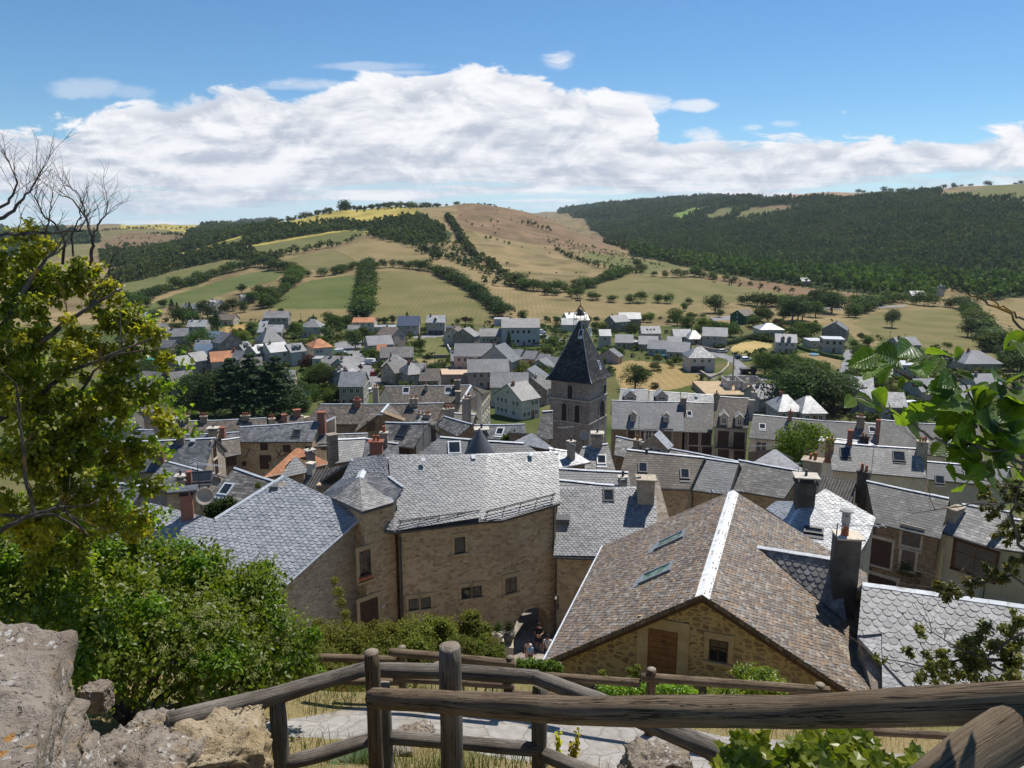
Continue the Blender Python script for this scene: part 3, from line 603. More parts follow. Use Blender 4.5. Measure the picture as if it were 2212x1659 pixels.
# ---- garden and valley trees
G = []   # crop, x, base y, height, kind, width
for row in '''A 620 432 85 dark|A 692 325 60 green|A 765 405 125 conifer|A 805 395 95 conifer|A 905 405 105 conifer|A 845 450 120 green|A 930 480 125 green|A 1120 522 150 conifer|A 1040 405 130 dark|A 1180 372 80 green|A 1245 352 95 green|A 1330 362 80 green|A 1310 215 70 dark|A 1400 285 85 green|A 1465 252 95 green|A 1000 660 150 bigg|A 830 690 75 dark|A 1330 610 95 light|A 1262 575 80 light|A 1405 565 70 green|A 1470 592 55 light|A 1745 565 120 green|A 1890 625 85 light|A 1780 655 75 green|A 1640 625 50 light|A 1720 592 55 green|A 1985 565 80 dark|A 2050 485 95 green|A 2150 475 90 dark|A 2000 455 85 green|A 1880 432 50 conifer|A 880 780 145 dark|A 800 810 80 green|A 700 780 90 dark|A 480 890 140 dark|A 380 890 120 green|A 600 910 100 dark|A 1850 810 95 red|A 1960 955 165 bigg|A 1880 905 90 green|A 2060 1065 115 green|A 2010 1085 90 light|A 1880 1065 100 green|A 1790 1010 100 green|A 560 320 70 green|A 480 560 90 green|A 1090 480 90 green|A 1380 520 70 green|A 1620 380 50 green|A 1170 950 60 green|A 330 1000 130 dark|A 430 960 110 green|A 540 960 90 green
A 880 1195 190 big|A 1000 1195 330 big|A 1100 1200 230 big|A 1250 1180 400 cedar|A 1350 1195 240 big|A 1405 1190 440 cedar|A 1500 1195 330 cedar|A 1610 1190 420 cedar|A 1690 1195 230 big|A 1770 1195 150 bigg|A 950 1080 230 big|A 1150 1100 280 big|A 1310 1195 110 green|A 1560 1195 140 green|A 1820 1140 110 light
B 400 450 140 dark|B 460 405 115 dark|B 520 395 80 dark|B 585 362 60 green|B 905 465 90 green|B 1190 595 110 light|B 1530 575 80 dark|B 1618 475 140 conifer|B 1272 255 58 red|B 1700 705 140 light|B 1790 692 110 green|B 1895 745 125 green|B 545 548 95 green|B 575 660 45 dark|B 812 245 75 conifer|B 1725 225 75 green|B 950 655 70 green|B 1005 640 65 green|B 1060 660 60 green|B 860 600 60 green|B 68 240 48 dark|B 130 740 165 bigg|B 60 830 100 green|B 200 875 110 light|B 270 865 125 green|B 30 620 110 red|B 30 700 90 green|B 700 250 60 green|B 640 255 55 green|B 590 255 50 dark|B 1320 300 45 light|B 1385 500 70 green|B 1420 640 60 green|B 1840 760 80 green|B 440 620 50 red|B 1900 700 120 green
C 805 770 185 big|C 955 785 62 red|C 775 355 98 bigg|C 540 320 75 light|C 490 300 60 green|C 180 245 50 green|C 1440 165 135 dark|C 1240 225 65 green|C 1218 318 120 green|C 1110 235 95 green|C 1142 265 90 green|C 920 240 75 light|C 870 240 60 light|C 1350 308 105 light|C 1425 320 90 green|C 1560 355 100 green|C 1790 235 95 green|C 1750 278 85 green|C 1850 235 80 green|C 2050 240 180 dark|C 2130 225 150 dark|C 1980 225 120 green|C 1930 285 60 red|C 2040 365 80 green|C 2140 385 90 green|C 2100 310 75 green|C 1500 310 70 green|C 440 250 55 light|C 500 240 45 green|C 1470 200 60 green|C 1200 150 60 green|C 1830 300 70 light|C 60 700 110 green|C 0 700 80 light
R 350 1030 290 big|R 470 1045 330 big|R 590 1045 330 big|R 700 1020 270 big|R 430 880 190 big|R 560 860 190 bigg|R 310 780 150 bigg|R 160 760 165 bigg|R 250 770 160 bigg|R 380 735 130 bigg|R 500 735 110 green|R 600 750 95 green|R 680 900 150 big|R 920 485 62 dark|R 975 525 75 green|R 860 545 65 green|R 530 460 115 green|R 450 450 95 green|R 480 500 75 green|R 400 470 70 green|R 890 860 95 green|R 960 890 70 dark|R 1040 960 100 green|R 1150 945 100 green|R 1240 960 80 green|R 1080 880 80 dark|R 800 1060 70 green|R 1700 800 70 dark|R 1850 780 80 green|R 1500 850 60 green|R 2100 720 160 dark|R 2050 640 120 dark|R 2180 760 160 dark|R 1950 800 100 green|R 1600 1180 90 green|R 1700 1190 110 green|R 1900 1000 90 green|R 600 250 180 dark|R 690 270 160 dark|R 560 300 120 green|R 820 300 80 green|R 880 300 90 green|R 420 330 150 dark|R 340 280 130 dark|R 120 330 110 green|R 60 370 90 green'''.replace('\n','|').split('|'):
 a = row.split(); G.append((a[0], float(a[1]), float(a[2]), float(a[3]), a[4]))
kinds = {'dark':'dark green tree','green':'green broadleaf tree','light':'yellow green tree','conifer':'narrow dark conifer','cedar':'tall layered cedar','big':'large dark dense tree','bigg':'large round green tree','red':'copper leaved tree','grey':'silvery tree'}
ZONE = {'A':'among the houses on the left of the valley','B':'among the houses in the middle of the valley','C':'among the pale houses right of the bell tower','R':'near the houses and meadow on the right'}
for cr, x, y, h, k in G:
 D_ = one(cr, x, y); p = hit(D_, 60); hpx = h*.2728
 grove = cr == 'A' and y > 1070 and 860 < x < 1840; rgrove = cr == 'R' and y > 720 and x < 730
 z_ = 'in the dense grove behind the long grey roofs' if grove else ('in the big grove right of the unfinished house' if rgrove else ZONE[cr])
 tree(p, size_at(p, hpx)*1.2, k, kinds[k]+' '+z_, 'tree', kinds[k]+'s '+z_, 'conifer' if k in ('conifer','cedar') else 'tree', random.uniform(1.2,1.55)*(1.2 if k in ('bigg','big') and not grove else 1))
p = hit(one('R',1165,382)); tree(p, size_at(p, 47), 'grey', 'silvery lone tree nearer the middle of the meadow', 'tree', None, 'willow', 1.0)
p = hit(one('R',1765,456)); tree(p, size_at(p, 46), 'grey', 'silvery lone tree at the right end of the meadow', 'tree', None, 'willow', 1.25)
p = hit(one('N',538,505)); tree(p, size_at(p, 24), 'dark', 'lone dark tree in the small green field at the foot of the brown hill', 'tree', None, 'tree', 1.2)
SH = []
for cr, x0, y0, x1, y1, n in [('A',500,400,2200,800,60),('A',350,800,800,960,20),('B',0,240,700,420,18),('B',850,240,2000,330,22),('B',880,560,1150,700,16),('C',0,250,900,330,14),('C',1000,200,2150,330,26),('R',0,350,560,480,16),('R',800,520,1900,900,40),('R',1000,1000,2000,1200,24),('B',1650,330,2080,500,22),('C',560,480,1200,640,10)]:
 for _ in range(n):
  p = hit(one(cr, random.uniform(x0,x1), random.uniform(y0,y1)), 60)
  if any(inside(np.array([p.x]), np.array([p.y]), r)[0] for r in ROADXY): continue
  tree(p, random.uniform(1.6,4.2), random.choice(['hedge','hedge','hedged']), 'low green shrub in the gardens between the valley houses', 'shrub', 'garden shrubs in the valley', 'garden_shrub', random.uniform(1.2,1.9), False)
# ---------------------------------------------------------------- building materials
def roof_mat(name, cols, w=.26, e=.17, rough=.5, spec=.5, line=.5, lichen=0, scal=.35, bmp=.5, lcol=(.05,.048,.04)):
 """slates: rows along the contour, each slate its own tone, rounded lower edges (uv in metres)"""
 m_, q, b = mat(name, cols[0], rough, spec); uv = q.node('ShaderNodeUVMap').outputs[0]; u, v, _ = q.sep(uv)
 vr = q.m('DIVIDE', v, e); row = q.m('FLOOR', vr); fv = q.m('FRACT', vr)
 uu = q.m('ADD', q.m('DIVIDE', u, w), q.m('MULTIPLY', q.m('MODULO', q.m('ABSOLUTE', row), 2.0), .5)); fu = q.m('FRACT', uu)
 arc = q.m('MULTIPLY', q.m('POWER', q.m('ABSOLUTE', q.m('SUBTRACT', q.m('MULTIPLY', fu, 2.0), 1.0)), 2.2), scal)
 dd = q.m('SUBTRACT', fv, arc); below = q.m('LESS_THAN', dd, 0.0)
 row2 = q.m('SUBTRACT', row, below); cell = q.m('FLOOR', q.m('ADD', uu, q.m('MULTIPLY', below, .5)))
 wn = q.node('ShaderNodeTexWhiteNoise', noise_dimensions='2D'); q.put(wn.inputs['Vector'], q.comb(cell, row2)); r = wn.outputs['Value']
 P = gpos(q); c = q.mix(q.ss(r, 0, .55), cols[0], cols[1])
 if len(cols) > 2: c = q.mix(q.ss(r, .62, 1), c, cols[2])
 c = q.mix(q.ss(q.noise(P, .35, 5, .65), .3, .7), q.mix(1.0, c, (.78,.78,.8), 'MULTIPLY'), q.mix(1.0, c, (1.18,1.17,1.14), 'MULTIPLY'))
 if lichen:
  ln = q.noise(P, 3.2, 5, .7); c = q.mix(q.m('MULTIPLY', q.ss(ln, .56, .66), lichen), c, lcol)
 edge = q.ss(q.m('ABSOLUTE', dd), .0, .13)
 c = q.mix(q.m('MULTIPLY', q.m('SUBTRACT', 1.0, edge), line), c, (.02,.02,.022))
 q.put(b.inputs['Base Color'], c); q.put(b.inputs['Roughness'], q.m('ADD', q.m('MULTIPLY', r, .22), rough-.1))
 bump(q, b, q.m('ADD', q.m('MULTIPLY', q.m('SUBTRACT', 1.0, fv), .6), q.m('ADD', q.m('MULTIPLY', edge, .5), q.m('MULTIPLY', r, .5))), bmp, .03); M[name] = m_
roof_mat('slate', ((.075,.079,.087),(.135,.139,.147),(.20,.203,.21)), .32, .24, rough=.54, spec=.4, line=.75, lichen=.3, bmp=.7)
roof_mat('slate_dark', ((.055,.058,.066),(.09,.094,.102),(.135,.139,.147)), .32, .24, line=.75, bmp=.7)
roof_mat('slate_pale', ((.24,.245,.255),(.31,.315,.325),(.38,.385,.39)), rough=.46, lichen=.35, line=.7)  # pale new slates; also stands in for sun gleam on some roofs
roof_mat('lauze', ((.085,.08,.073),(.155,.148,.138),(.245,.235,.22)), .34, .24, .66, .3, .85, .65, .3, .8)
roof_mat('lauze_brown', ((.085,.07,.056),(.145,.122,.10),(.215,.187,.157)), .34, .24, .72, .25, .85, .45, .3, .8)
roof_mat('lauze_pale', ((.14,.133,.125),(.245,.235,.222),(.38,.365,.345)), .34, .25, .6, .4, .8, .75, .3, .8)
roof_mat('valley_slate', ((.12,.125,.14),(.16,.167,.182),(.20,.208,.222)), .4, .3, .55, .4, .25, 0, 0)
roof_mat('valley_grey', ((.165,.16,.153),(.215,.21,.20),(.26,.255,.245)), .4, .3, .6, .4, .25, .4, 0)
roof_mat('valley_white', ((.25,.25,.255),(.32,.32,.32),(.385,.385,.38)), .5, .35, .45, .4, .15, .2, 0)
roof_mat('valley_brown', ((.12,.095,.08),(.17,.135,.11),(.20,.165,.135)), .4, .3, .75, .3, .3, .3, 0)
roof_mat('orange_tile', ((.36,.15,.07),(.46,.20,.10),(.52,.27,.15)), .22, .3, .8, .25, .45, .35, 0, .5, (.16,.10,.07))
def mono(name, c1, c2, sc=2.0, rough=.85, spec=.25, c3=None, bmp=.15): M[name] = noisy(name, c1, c2, sc, rough, spec, c3, sc*6, .4, bmp)
mono('blue_metal', (.10,.14,.19), (.14,.18,.23), 1, .4, .5)
mono('plaster_cream', (.50,.43,.31), (.60,.53,.40), .8, c3=(.36,.30,.22)); mono('plaster_grey', (.29,.255,.21), (.38,.34,.285), .8, c3=(.22,.2,.18))
mono('plaster_white', (.48,.42,.335), (.56,.50,.405), .6); mono('plaster_pink', (.46,.32,.26), (.54,.39,.32), .7); mono('plaster_beige', (.48,.41,.32), (.56,.49,.39), .7)
mono('plaster_pale', (.37,.32,.26), (.44,.39,.32), .7); mono('plaster_blue', (.22,.27,.36), (.27,.33,.43), .7); mono('green_wood', (.015,.06,.02), (.03,.09,.03), 3)
mono('concrete', (.40,.38,.36), (.50,.48,.46), 1.5, c3=(.3,.28,.27)); mono('concrete_dark', (.055,.05,.044), (.12,.11,.097), 1.2, c3=(.03,.03,.027))
mono('stone_plain', (.36,.31,.24), (.48,.43,.35), 2.5, c3=(.25,.21,.16), bmp=.3); mono('stone_cap', (.40,.36,.30), (.52,.48,.41), 4, c3=(.30,.22,.10), bmp=.4)
mono('wood_dark', (.055,.03,.018), (.09,.05,.03), 5, .7); mono('shutter', (.05,.028,.022), (.075,.045,.035), 4, .7); mono('wood_brown', (.16,.075,.035), (.22,.11,.05), 5, .7)
mono('frame_white', (.68,.67,.64), (.76,.75,.72), 2, .5); mono('metal_dark', (.025,.025,.028), (.045,.045,.048), 4, .5, .5); mono('terracotta', (.30,.09,.045), (.40,.14,.07), 6, .8)
mono('soot_and_shade', (.02,.018,.016), (.045,.04,.035), 5, .9); mono('zinc', (.42,.45,.49), (.56,.59,.62), 2.2, .45, .5, (.34,.36,.39), .05); mono('mast', (.26,.22,.18), (.36,.31,.25), 3)  # first black: sooty stacks, and the painted shade inside belfry openings
mono('fibro', (.17,.155,.14), (.25,.23,.21), 2.5, .9, .2, (.10,.09,.08))
m_, q, b = mat('window_glass', (.012,.015,.018), .06, .6); P = gpos(q); q.put(b.inputs['Base Color'], q.mix(q.noise(P, 1.2, 2), (.008,.01,.012), (.03,.035,.04))); M['glass'] = m_
m_, q, b = mat('skylight_glass', (.06,.13,.12), .08, .8); P = gpos(q); q.put(b.inputs['Base Color'], q.mix(q.ss(q.noise(P, 2.5, 3), .35, .65), (.035,.085,.08), (.16,.27,.25))); M['skyglass'] = m_
def stone_mat(name, mortar, s1, s2, sc=3.2, flat=1.9, joint=.06, jitter=.12, patch=None, bmp=.7, contrast=1.0):
 m_, q, b = mat(name, s1, .95, .15); P = gpos(q)
 nz_ = q.node('ShaderNodeTexNoise'); q.put(nz_.inputs['Vector'], P); nz_.inputs['Scale'].default_value = 2.6; nz_.inputs['Detail'].default_value = 3
 Q = q.vm('ADD', q.vm('MULTIPLY', P, (1,1,flat)), q.vm('MULTIPLY', q.vm('SUBTRACT', nz_.outputs['Color'], (.5,.5,.5)), (jitter*2,jitter*2,jitter*2)))
 v = q.node('ShaderNodeTexVoronoi', feature='DISTANCE_TO_EDGE'); q.put(v.inputs['Vector'], Q); v.inputs['Scale'].default_value = sc
 v2 = q.node('ShaderNodeTexVoronoi'); q.put(v2.inputs['Vector'], Q); v2.inputs['Scale'].default_value = sc
 rr, gg, bb = q.sep(v2.outputs['Color'])
 js = q.ss(q.m('ADD', v.outputs['Distance'], q.m('MULTIPLY', q.m('SUBTRACT', q.noise(P, 14, 4, .7), .5), joint*1.6)), joint*.3, joint*1.3)
 c = q.mix(rr, s1, s2); c = q.mix(q.ss(q.noise(P, 9, 5, .7), .3, .75), q.mix(1.0, c, (.75,.74,.72), 'MULTIPLY'), q.mix(1.0, c, (1.2,1.2,1.2), 'MULTIPLY'))
 big = q.noise(P, .45, 4, .6)
 if patch:                                       # stretches where render still covers the stones
  js2 = q.m('MULTIPLY', js, q.ss(q.m('ADD', q.noise(P, .9, 4, .6), q.m('MULTIPLY', gg, .35)), patch, patch+.18)); js_ = js2
 else: js_ = js
 c = q.mix(js_, mortar, c); c = q.mix(q.ss(big, .35, .7), q.mix(1.0, c, (.84,.82,.8), 'MULTIPLY'), c)
 q.put(b.inputs['Base Color'], c); bump(q, b, q.m('ADD', js_, q.m('MULTIPLY', q.noise(P, 20, 4, .7), .6)), bmp, .035); M[name] = m_
stone_mat('stone_warm', (.52,.405,.26), (.33,.235,.14), (.55,.43,.28), 3.4, 1.9, .05, patch=.52)
stone_mat('stone_gable', (.50,.385,.20), (.22,.165,.105), (.37,.28,.175), 2.9, 1.8, .17, patch=.34)
stone_mat('stone_grey', (.34,.29,.235), (.21,.175,.14), (.36,.315,.26), 3.2, 1.9, .05)
stone_mat('stone_pale', (.50,.44,.35), (.40,.33,.25), (.56,.49,.39), 3.6, 1.7, .05, bmp=.9)
stone_mat('stone_tower', (.36,.31,.27), (.22,.175,.15), (.41,.36,.315), 2.6, 2.4, .04)
stone_mat('stone_brown', (.34,.26,.17), (.19,.14,.09), (.34,.255,.175), 3.2, 1.9, .05)
m_, q, b = mat('brick', (.30,.10,.06), .9, .2); P = gpos(q)
bt = q.node('ShaderNodeTexBrick'); q.put(bt.inputs['Vector'], q.comb(q.m('ADD', q.sep(P)[0], q.sep(P)[1]), q.sep(P)[2])); bt.inputs['Scale'].default_value = 4.5
for k, c_ in (('Color1',(.30,.085,.045,1)),('Color2',(.20,.06,.035,1)),('Mortar',(.30,.26,.22,1))): bt.inputs[k].default_value = c_
bt.inputs['Mortar Size'].default_value = .03; q.l.new(bt.outputs[0], b.inputs['Base Color']); M['brick'] = m_
# ---------------------------------------------------------------- building pieces
def plane_uv(pts):
 """normal, contour direction, up-slope direction"""
 n = Vector((0,0,0)); c = sum(pts, Vector())/len(pts)
 for i in range(len(pts)): n += (pts[i]-c).cross(pts[(i+1) % len(pts)]-c)
 n.normalize()
 if n.z < 0: n = -n
 up = Vector((0,0,1))-n*n.z
 up = up.normalized() if up.length > 1e-3 else Vector((0,1,0))
 return n, up.cross(n).normalized(), up
def roof_obj(name, polys, matn, parent, thick=.12, tiles=None):
 """roof of sloping slabs (each polygon with real thickness), uv in metres"""
 V, Fc, UV = [], [], []
 for pts in polys:
  pts = [Vector(p) for p in pts]; n, U, S = plane_uv(pts)
  c = sum(pts, Vector())/len(pts); a = Vector((0,0,0))
  for i in range(len(pts)): a += (pts[i]-c).cross(pts[(i+1) % len(pts)]-c)
  if a.z < 0: pts = pts[::-1]
  b0 = len(V); k = len(pts); V += [p for p in pts]+[p-Vector((0,0,thick/max(n.z,.3))) for p in pts]
  def uvq(p): return (p.dot(U), p.dot(S))
  Fc.append(list(range(b0, b0+k))); UV += [uvq(p) for p in pts]
  Fc.append([b0+k+i for i in range(k-1,-1,-1)]); UV += [uvq(pts[i]) for i in range(k-1,-1,-1)]
  for i in range(k):
   j = (i+1) % k; Fc.append([b0+j, b0+i, b0+k+i, b0+k+j]); UV += [uvq(pts[j]), uvq(pts[i]), uvq(pts[i]), uvq(pts[j])]
 me = mesh_np(name, V, Fc, M[matn], uv=UV); o = link(name, me, parent)
 return o
TILEM = {}
def tile_mat(name, cols, rough, spec, lichen=0, lcol=(.05,.048,.04)):
 m_, q, b = mat(name, cols[0], rough, spec); r = q.sep(q.node('ShaderNodeAttribute', attribute_name='tint').outputs['Color'])[0]; P = gpos(q)
 c = q.mix(q.ss(r, 0, .5), cols[0], cols[1])
 for i, c_ in enumerate(cols[2:]): c = q.mix(q.ss(r, .5+i*.5/(len(cols)-2), .5+(i+1)*.5/(len(cols)-2)), c, c_)
 c = q.mix(q.ss(q.noise(P, 6, 5, .7), .3, .72), q.mix(1.0, c, (.8,.79,.78), 'MULTIPLY'), q.mix(1.0, c, (1.15,1.15,1.15), 'MULTIPLY'))
 c = q.mix(q.ss(q.noise(P, .6, 4, .6), .3, .7), q.mix(1.0, c, (.85,.85,.86), 'MULTIPLY'), c)
 if lichen:
  ln = q.m('ADD', q.noise(P, 5.5, 4, .7), q.m('MULTIPLY', q.noise(P, .8, 2, .5), .3)); c = q.mix(q.m('MULTIPLY', q.ss(ln, .74, .80), lichen), c, lcol)
 q.put(b.inputs['Base Color'], c); q.put(b.inputs['Roughness'], q.m('ADD', rough-.08, q.m('MULTIPLY', r, .16))); bump(q, b, q.noise(P, 25, 4, .7), .25, .01); M[name] = m_
tile_mat('t_brown', ((.115,.092,.074),(.19,.145,.107),(.25,.168,.10),(.20,.188,.172),(.30,.255,.205)), .62, .35)
tile_mat('t_grey', ((.19,.193,.20),(.25,.253,.26),(.30,.303,.31)), .46, .5, .85)
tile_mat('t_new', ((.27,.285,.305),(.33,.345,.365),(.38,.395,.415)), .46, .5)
tile_mat('t_dark', ((.085,.09,.10),(.12,.125,.135),(.16,.165,.17)), .55, .45, .9)
tile_mat('t_lauze', ((.17,.163,.155),(.24,.23,.22),(.32,.31,.295)), .6, .4, .7)
tile_mat('t_right', ((.20,.20,.20),(.30,.30,.297),(.37,.367,.36),(.43,.427,.42)), .55, .45, .6)
def clip_poly(pts, cl):
 for i in range(len(cl)):
  (ax, ay), (bx, by) = cl[i], cl[(i+1) % len(cl)]; ex, ey = bx-ax, by-ay; o = []
  d_ = [(ex*(p[1]-ay)-ey*(p[0]-ax)) for p in pts]
  for j in range(len(pts)):
   k = (j+1) % len(pts); p, q = pts[j], pts[k]; dp, dq = d_[j], d_[k]
   if dp >= 0: o.append(p)
   if (dp >= 0) != (dq >= 0):
    t_ = dp/(dp-dq); o.append((p[0]+(q[0]-p[0])*t_, p[1]+(q[1]-p[1])*t_))
  pts = o
  if len(pts) < 3: return []
 return pts
def tiled(name, polys, matn, parent, w, e, lift=.022, seed=1, over=.0, jit=.012, rnd=1.0):
 """every slate modelled: rounded lower edge, standing proud of the row below"""
 rng = random.Random(seed); V, Fc, T = [], [], []
 for pts in polys:
  pts = [Vector(p) for p in pts]; n, U, S = plane_uv(pts); o = pts[0]
  pl = [((p-o).dot(U), (p-o).dot(S)) for p in pts]
  A_ = sum(pl[i][0]*pl[(i+1) % len(pl)][1]-pl[(i+1) % len(pl)][0]*pl[i][1] for i in range(len(pl)))
  if A_ < 0: pl = pl[::-1]
  v0, v1 = min(p[1] for p in pl), max(p[1] for p in pl); u0, u1 = min(p[0] for p in pl), max(p[0] for p in pl)
  rows = int((v1-v0)/e)+2
  for i in range(-1, rows):
   vb = v0+i*e; u = u0-w+(i % 2)*w*.5
   while u < u1+w:
    ww = w*rng.uniform(.9,1.1)*.5; vb_ = vb+rng.uniform(-jit,jit); u_ = u+rng.uniform(-jit,jit); dz = rng.uniform(0,.012); tl = e*1.75
    arc = [(-ww, tl), (-ww, e*.88), (-ww*.9, e*.5), (-ww*.68, e*.22), (-ww*.36, e*.055), (0, 0), (ww*.36, e*.055), (ww*.68, e*.22), (ww*.9, e*.5), (ww, e*.88), (ww, tl)]
    q_ = clip_poly([(u_+a, vb_+b) for a, b in arc][::1], pl)
    u += w
    if len(q_) < 3: continue
    tc_ = rng.random()*rnd; b0 = len(V); k = len(q_)
    for (a, b) in q_:
     h = dz+.004+lift*max(0, 1-(b-vb_)/tl); P_ = o+U*a+S*b+n*h; V.append(P_); T.append(tc_)
    for (a, b) in q_: V.append(o+U*a+S*b-n*.01); T.append(tc_)
    Fc.append(list(range(b0, b0+k)))
    for j in range(k):
     j2 = (j+1) % k
     if q_[j][1] < vb_+e*.9 or q_[j2][1] < vb_+e*.5: Fc.append([b0+j, b0+k+j, b0+k+j2, b0+j2])
 me = mesh_np(name, V, Fc, M[matn], colr=[(t_,t_,t_,1) for t_ in T]); return link(name, me, parent)
def ridge_cap(parent, a, b, matn='zinc', r=.14, name='ridge_cap', drop=.5, sections=True):
 a, b = Vector(a), Vector(b); m_ = MB(); L = (b-a).length; n = max(1, int(L/.55)) if sections else 1; d_ = (b-a)/n
 side = Vector((0,0,1)).cross(b-a).normalized()
 for i in range(n):
  p, q = a+d_*i*1.0, a+d_*(i+.985); lift = Vector((0,0,.035+.006*(i % 2)))
  ring = lambda c: [c+lift-side*r-Vector((0,0,r*drop)), c+lift-side*r-Vector((0,0,r*drop-.03)), c+lift+Vector((0,0,.035)), c+lift+side*r-Vector((0,0,r*drop-.03)), c+lift+side*r-Vector((0,0,r*drop)), c+lift]
  m_.prism(ring(p), ring(q))
 return m_.build(name, M[matn], parent)
def wall_obj(parent, rings, matn, name='wall'):
 """rings: list of (closed list of top points, zb)"""
 m_ = MB()
 for topr, zb in rings: m_.prism([Vector((p[0],p[1],zb)) for p in topr], [Vector(p) for p in topr])
 return m_.build(name, M[matn], parent)
def chimney(parent, p, w, d, h, matn='stone_plain', pots=2, rz=0, below=1.6, cap='stone_cap', potm='terracotta', name='chimney'):
 """stack with slab cap and clay pots; p = where it leaves the roof"""
 p = Vector(p); m_ = MB(); m_.box((p.x,p.y,p.z-below), w, d, h+below, rz); m_.box((p.x,p.y,p.z+h), w*1.24, d*1.24, .09, rz)
 c = m_.build(name, M[matn], parent)
 if pots == -1:                                   # slab on little pillars
  q = MB(); ca, sa = math.cos(rz), math.sin(rz)
  for a, b in ((-1,-1),(1,-1),(1,1),(-1,1)):
   x, y = a*w*.42, b*d*.42; q.box((p.x+x*ca-y*sa, p.y+x*sa+y*ca, p.z+h+.09), .1, .1, .26, rz)
  q.box((p.x,p.y,p.z+h+.35), w*1.35, d*1.35, .07, rz); q.build('chimney_slab', M[cap], c)
  MB().lathe((p.x,p.y,p.z+h+.42), [(.09,0),(.07,.22),(.1,.25),(.1,.33)], 8).build('cowl', M['metal_dark'], c)
 for i in range(max(pots, 0)):
  x = (i-(pots-1)/2)*min(.34, w*.8/max(pots,1)) ; q = MB(); ca, sa = math.cos(rz), math.sin(rz); r_ = random.uniform(.10,.125); hh = random.uniform(.38,.6)
  q.lathe((p.x+x*ca, p.y+x*sa, p.z+h+.08), [(r_*1.1,0),(r_,.04),(r_*.88,hh-.06),(r_*1.08,hh-.05),(r_*1.05,hh)], 10); q.build('chimney_pot', M[potm], c, True)
 return c
def wall_axes(a, b):
 a, b = Vector(a), Vector(b); t_ = Vector((b.x-a.x, b.y-a.y, 0)).normalized(); n = Vector((t_.y, -t_.x, 0))
 if n.dot(Vector((a.x, a.y, 0))) > 0: n = -n      # toward the viewer
 return t_, n
def opening(parent, c, t_, n, w, h, kind='window', fr='wood_brown', sur='stone_plain', mull=True, name='window', pane='glass', depth=.05):
 """window or door set on a wall: surround, frame, panes, sill. c = centre on the wall face"""
 c = Vector(c); Z = Vector((0,0,1)); m_ = MB()
 if sur:
  s_ = MB(); k = .17
  s_.obox(c+n*.012+t_*(w/2+k/2), t_*(k/2), n*.035, Z*(h/2)); s_.obox(c+n*.012-t_*(w/2+k/2), t_*(k/2), n*.035, Z*(h/2))
  s_.obox(c+n*.016+Z*(h/2+.12), t_*(w/2+k*1.15), n*.035, Z*.12); s_.obox(c+n*.05-Z*(h/2+.06), t_*(w/2+k*1.0), n*.09, Z*.06)
 if kind in ('window', 'open'):
  f = .05
  for sgn in (-1, 1): m_.obox(c+n*.02+t_*sgn*(w/2-f/2), t_*(f/2), n*.03, Z*(h/2)); m_.obox(c+n*.02+Z*sgn*(h/2-f/2), t_*(w/2-f), n*.03, Z*(f/2))
  if mull: m_.obox(c+n*.02, t_*.025, n*.028, Z*(h/2-f)); m_.obox(c+n*.02+Z*h*.12, t_*(w/2-f), n*.024, Z*.015)
  o = m_.build(name, M[fr], parent); MB().obox(c+n*.008, t_*(w/2-f), n*.006, Z*(h/2-f)).build('pane', M[pane], o)
 else:                                            # boarded door / closed shutters
  nb = max(2, int(w/.16)); bw = w/nb
  for i in range(nb): m_.obox(c+n*(.02+.006*(i % 2))+t_*(-w/2+bw*(i+.5)), t_*(bw*.48), n*.02, Z*(h/2))
  for zz in (-.3, .3): m_.obox(c+n*.05+Z*h*zz, t_*(w/2-.02), n*.012, Z*.05)
  o = m_.build(name, M[fr], parent)
 if sur: s_.build('stone_surround', M[sur], o)
 return o
def skylight(parent, c, U, S, n, w, h, glass='skyglass', frame='metal_dark', name='skylight'):
 c = Vector(c); m_ = MB(); f = .07; k = n*.06
 for sg in (-1,1): m_.obox(c+k+U*sg*(w/2), U*f*.7, n*.06, S*(h/2+f)); m_.obox(c+k+S*sg*(h/2), U*(w/2-f*.7), n*.06, S*f*.8)
 m_.obox(c+n*.03-S*(h/2+.2), U*(w/2+.08), n*.012, S*.16)
 o = m_.build(name, M[frame], parent); MB().obox(c+n*.07, U*(w/2-f*.5), n*.008, S*(h/2-f*.6)).build('pane', M[glass], o); return o
m_, q, b = mat('fibro_roof', (.2,.18,.16), .9, .2); uv = q.node('ShaderNodeUVMap').outputs[0]; u, v, _ = q.sep(uv); P = gpos(q)
wv = q.m('SINE', q.m('MULTIPLY', u, 2*math.pi/.22)); c = q.mix(q.ss(q.noise(P, 2.0, 5, .65), .3, .7), (.15,.135,.12), (.25,.23,.21)); q.put(b.inputs['Base Color'], q.mix(q.ss(wv, -1.0, -.2), q.mix(1.0, c, (.35,.34,.33), 'MULTIPLY'), c)); bump(q, b, wv, .9, .08); M['fibro_roof'] = m_
roof_mat('slate_spire', ((.026,.026,.027),(.046,.046,.047),(.08,.08,.08)), .35, .25, .8, .12, .5, .25, .3)
mono('stone_trim', (.36,.28,.16), (.44,.35,.21), 2.5, c3=(.27,.2,.12)); mono('stone_trim_grey', (.33,.29,.245), (.42,.375,.325), 3, c3=(.22,.19,.16)); mono('ridge_white', (.62,.62,.62), (.76,.76,.75), 3, .6, .4, (.42,.41,.39)); mono('zinc_dark', (.16,.18,.2), (.24,.26,.28), 3, .5, .5)
mono('rust', (.10,.05,.035), (.17,.085,.05), 8, .8); M['bronze'] = mat('bronze', (.12,.10,.07), .45, .5, .8)[0]
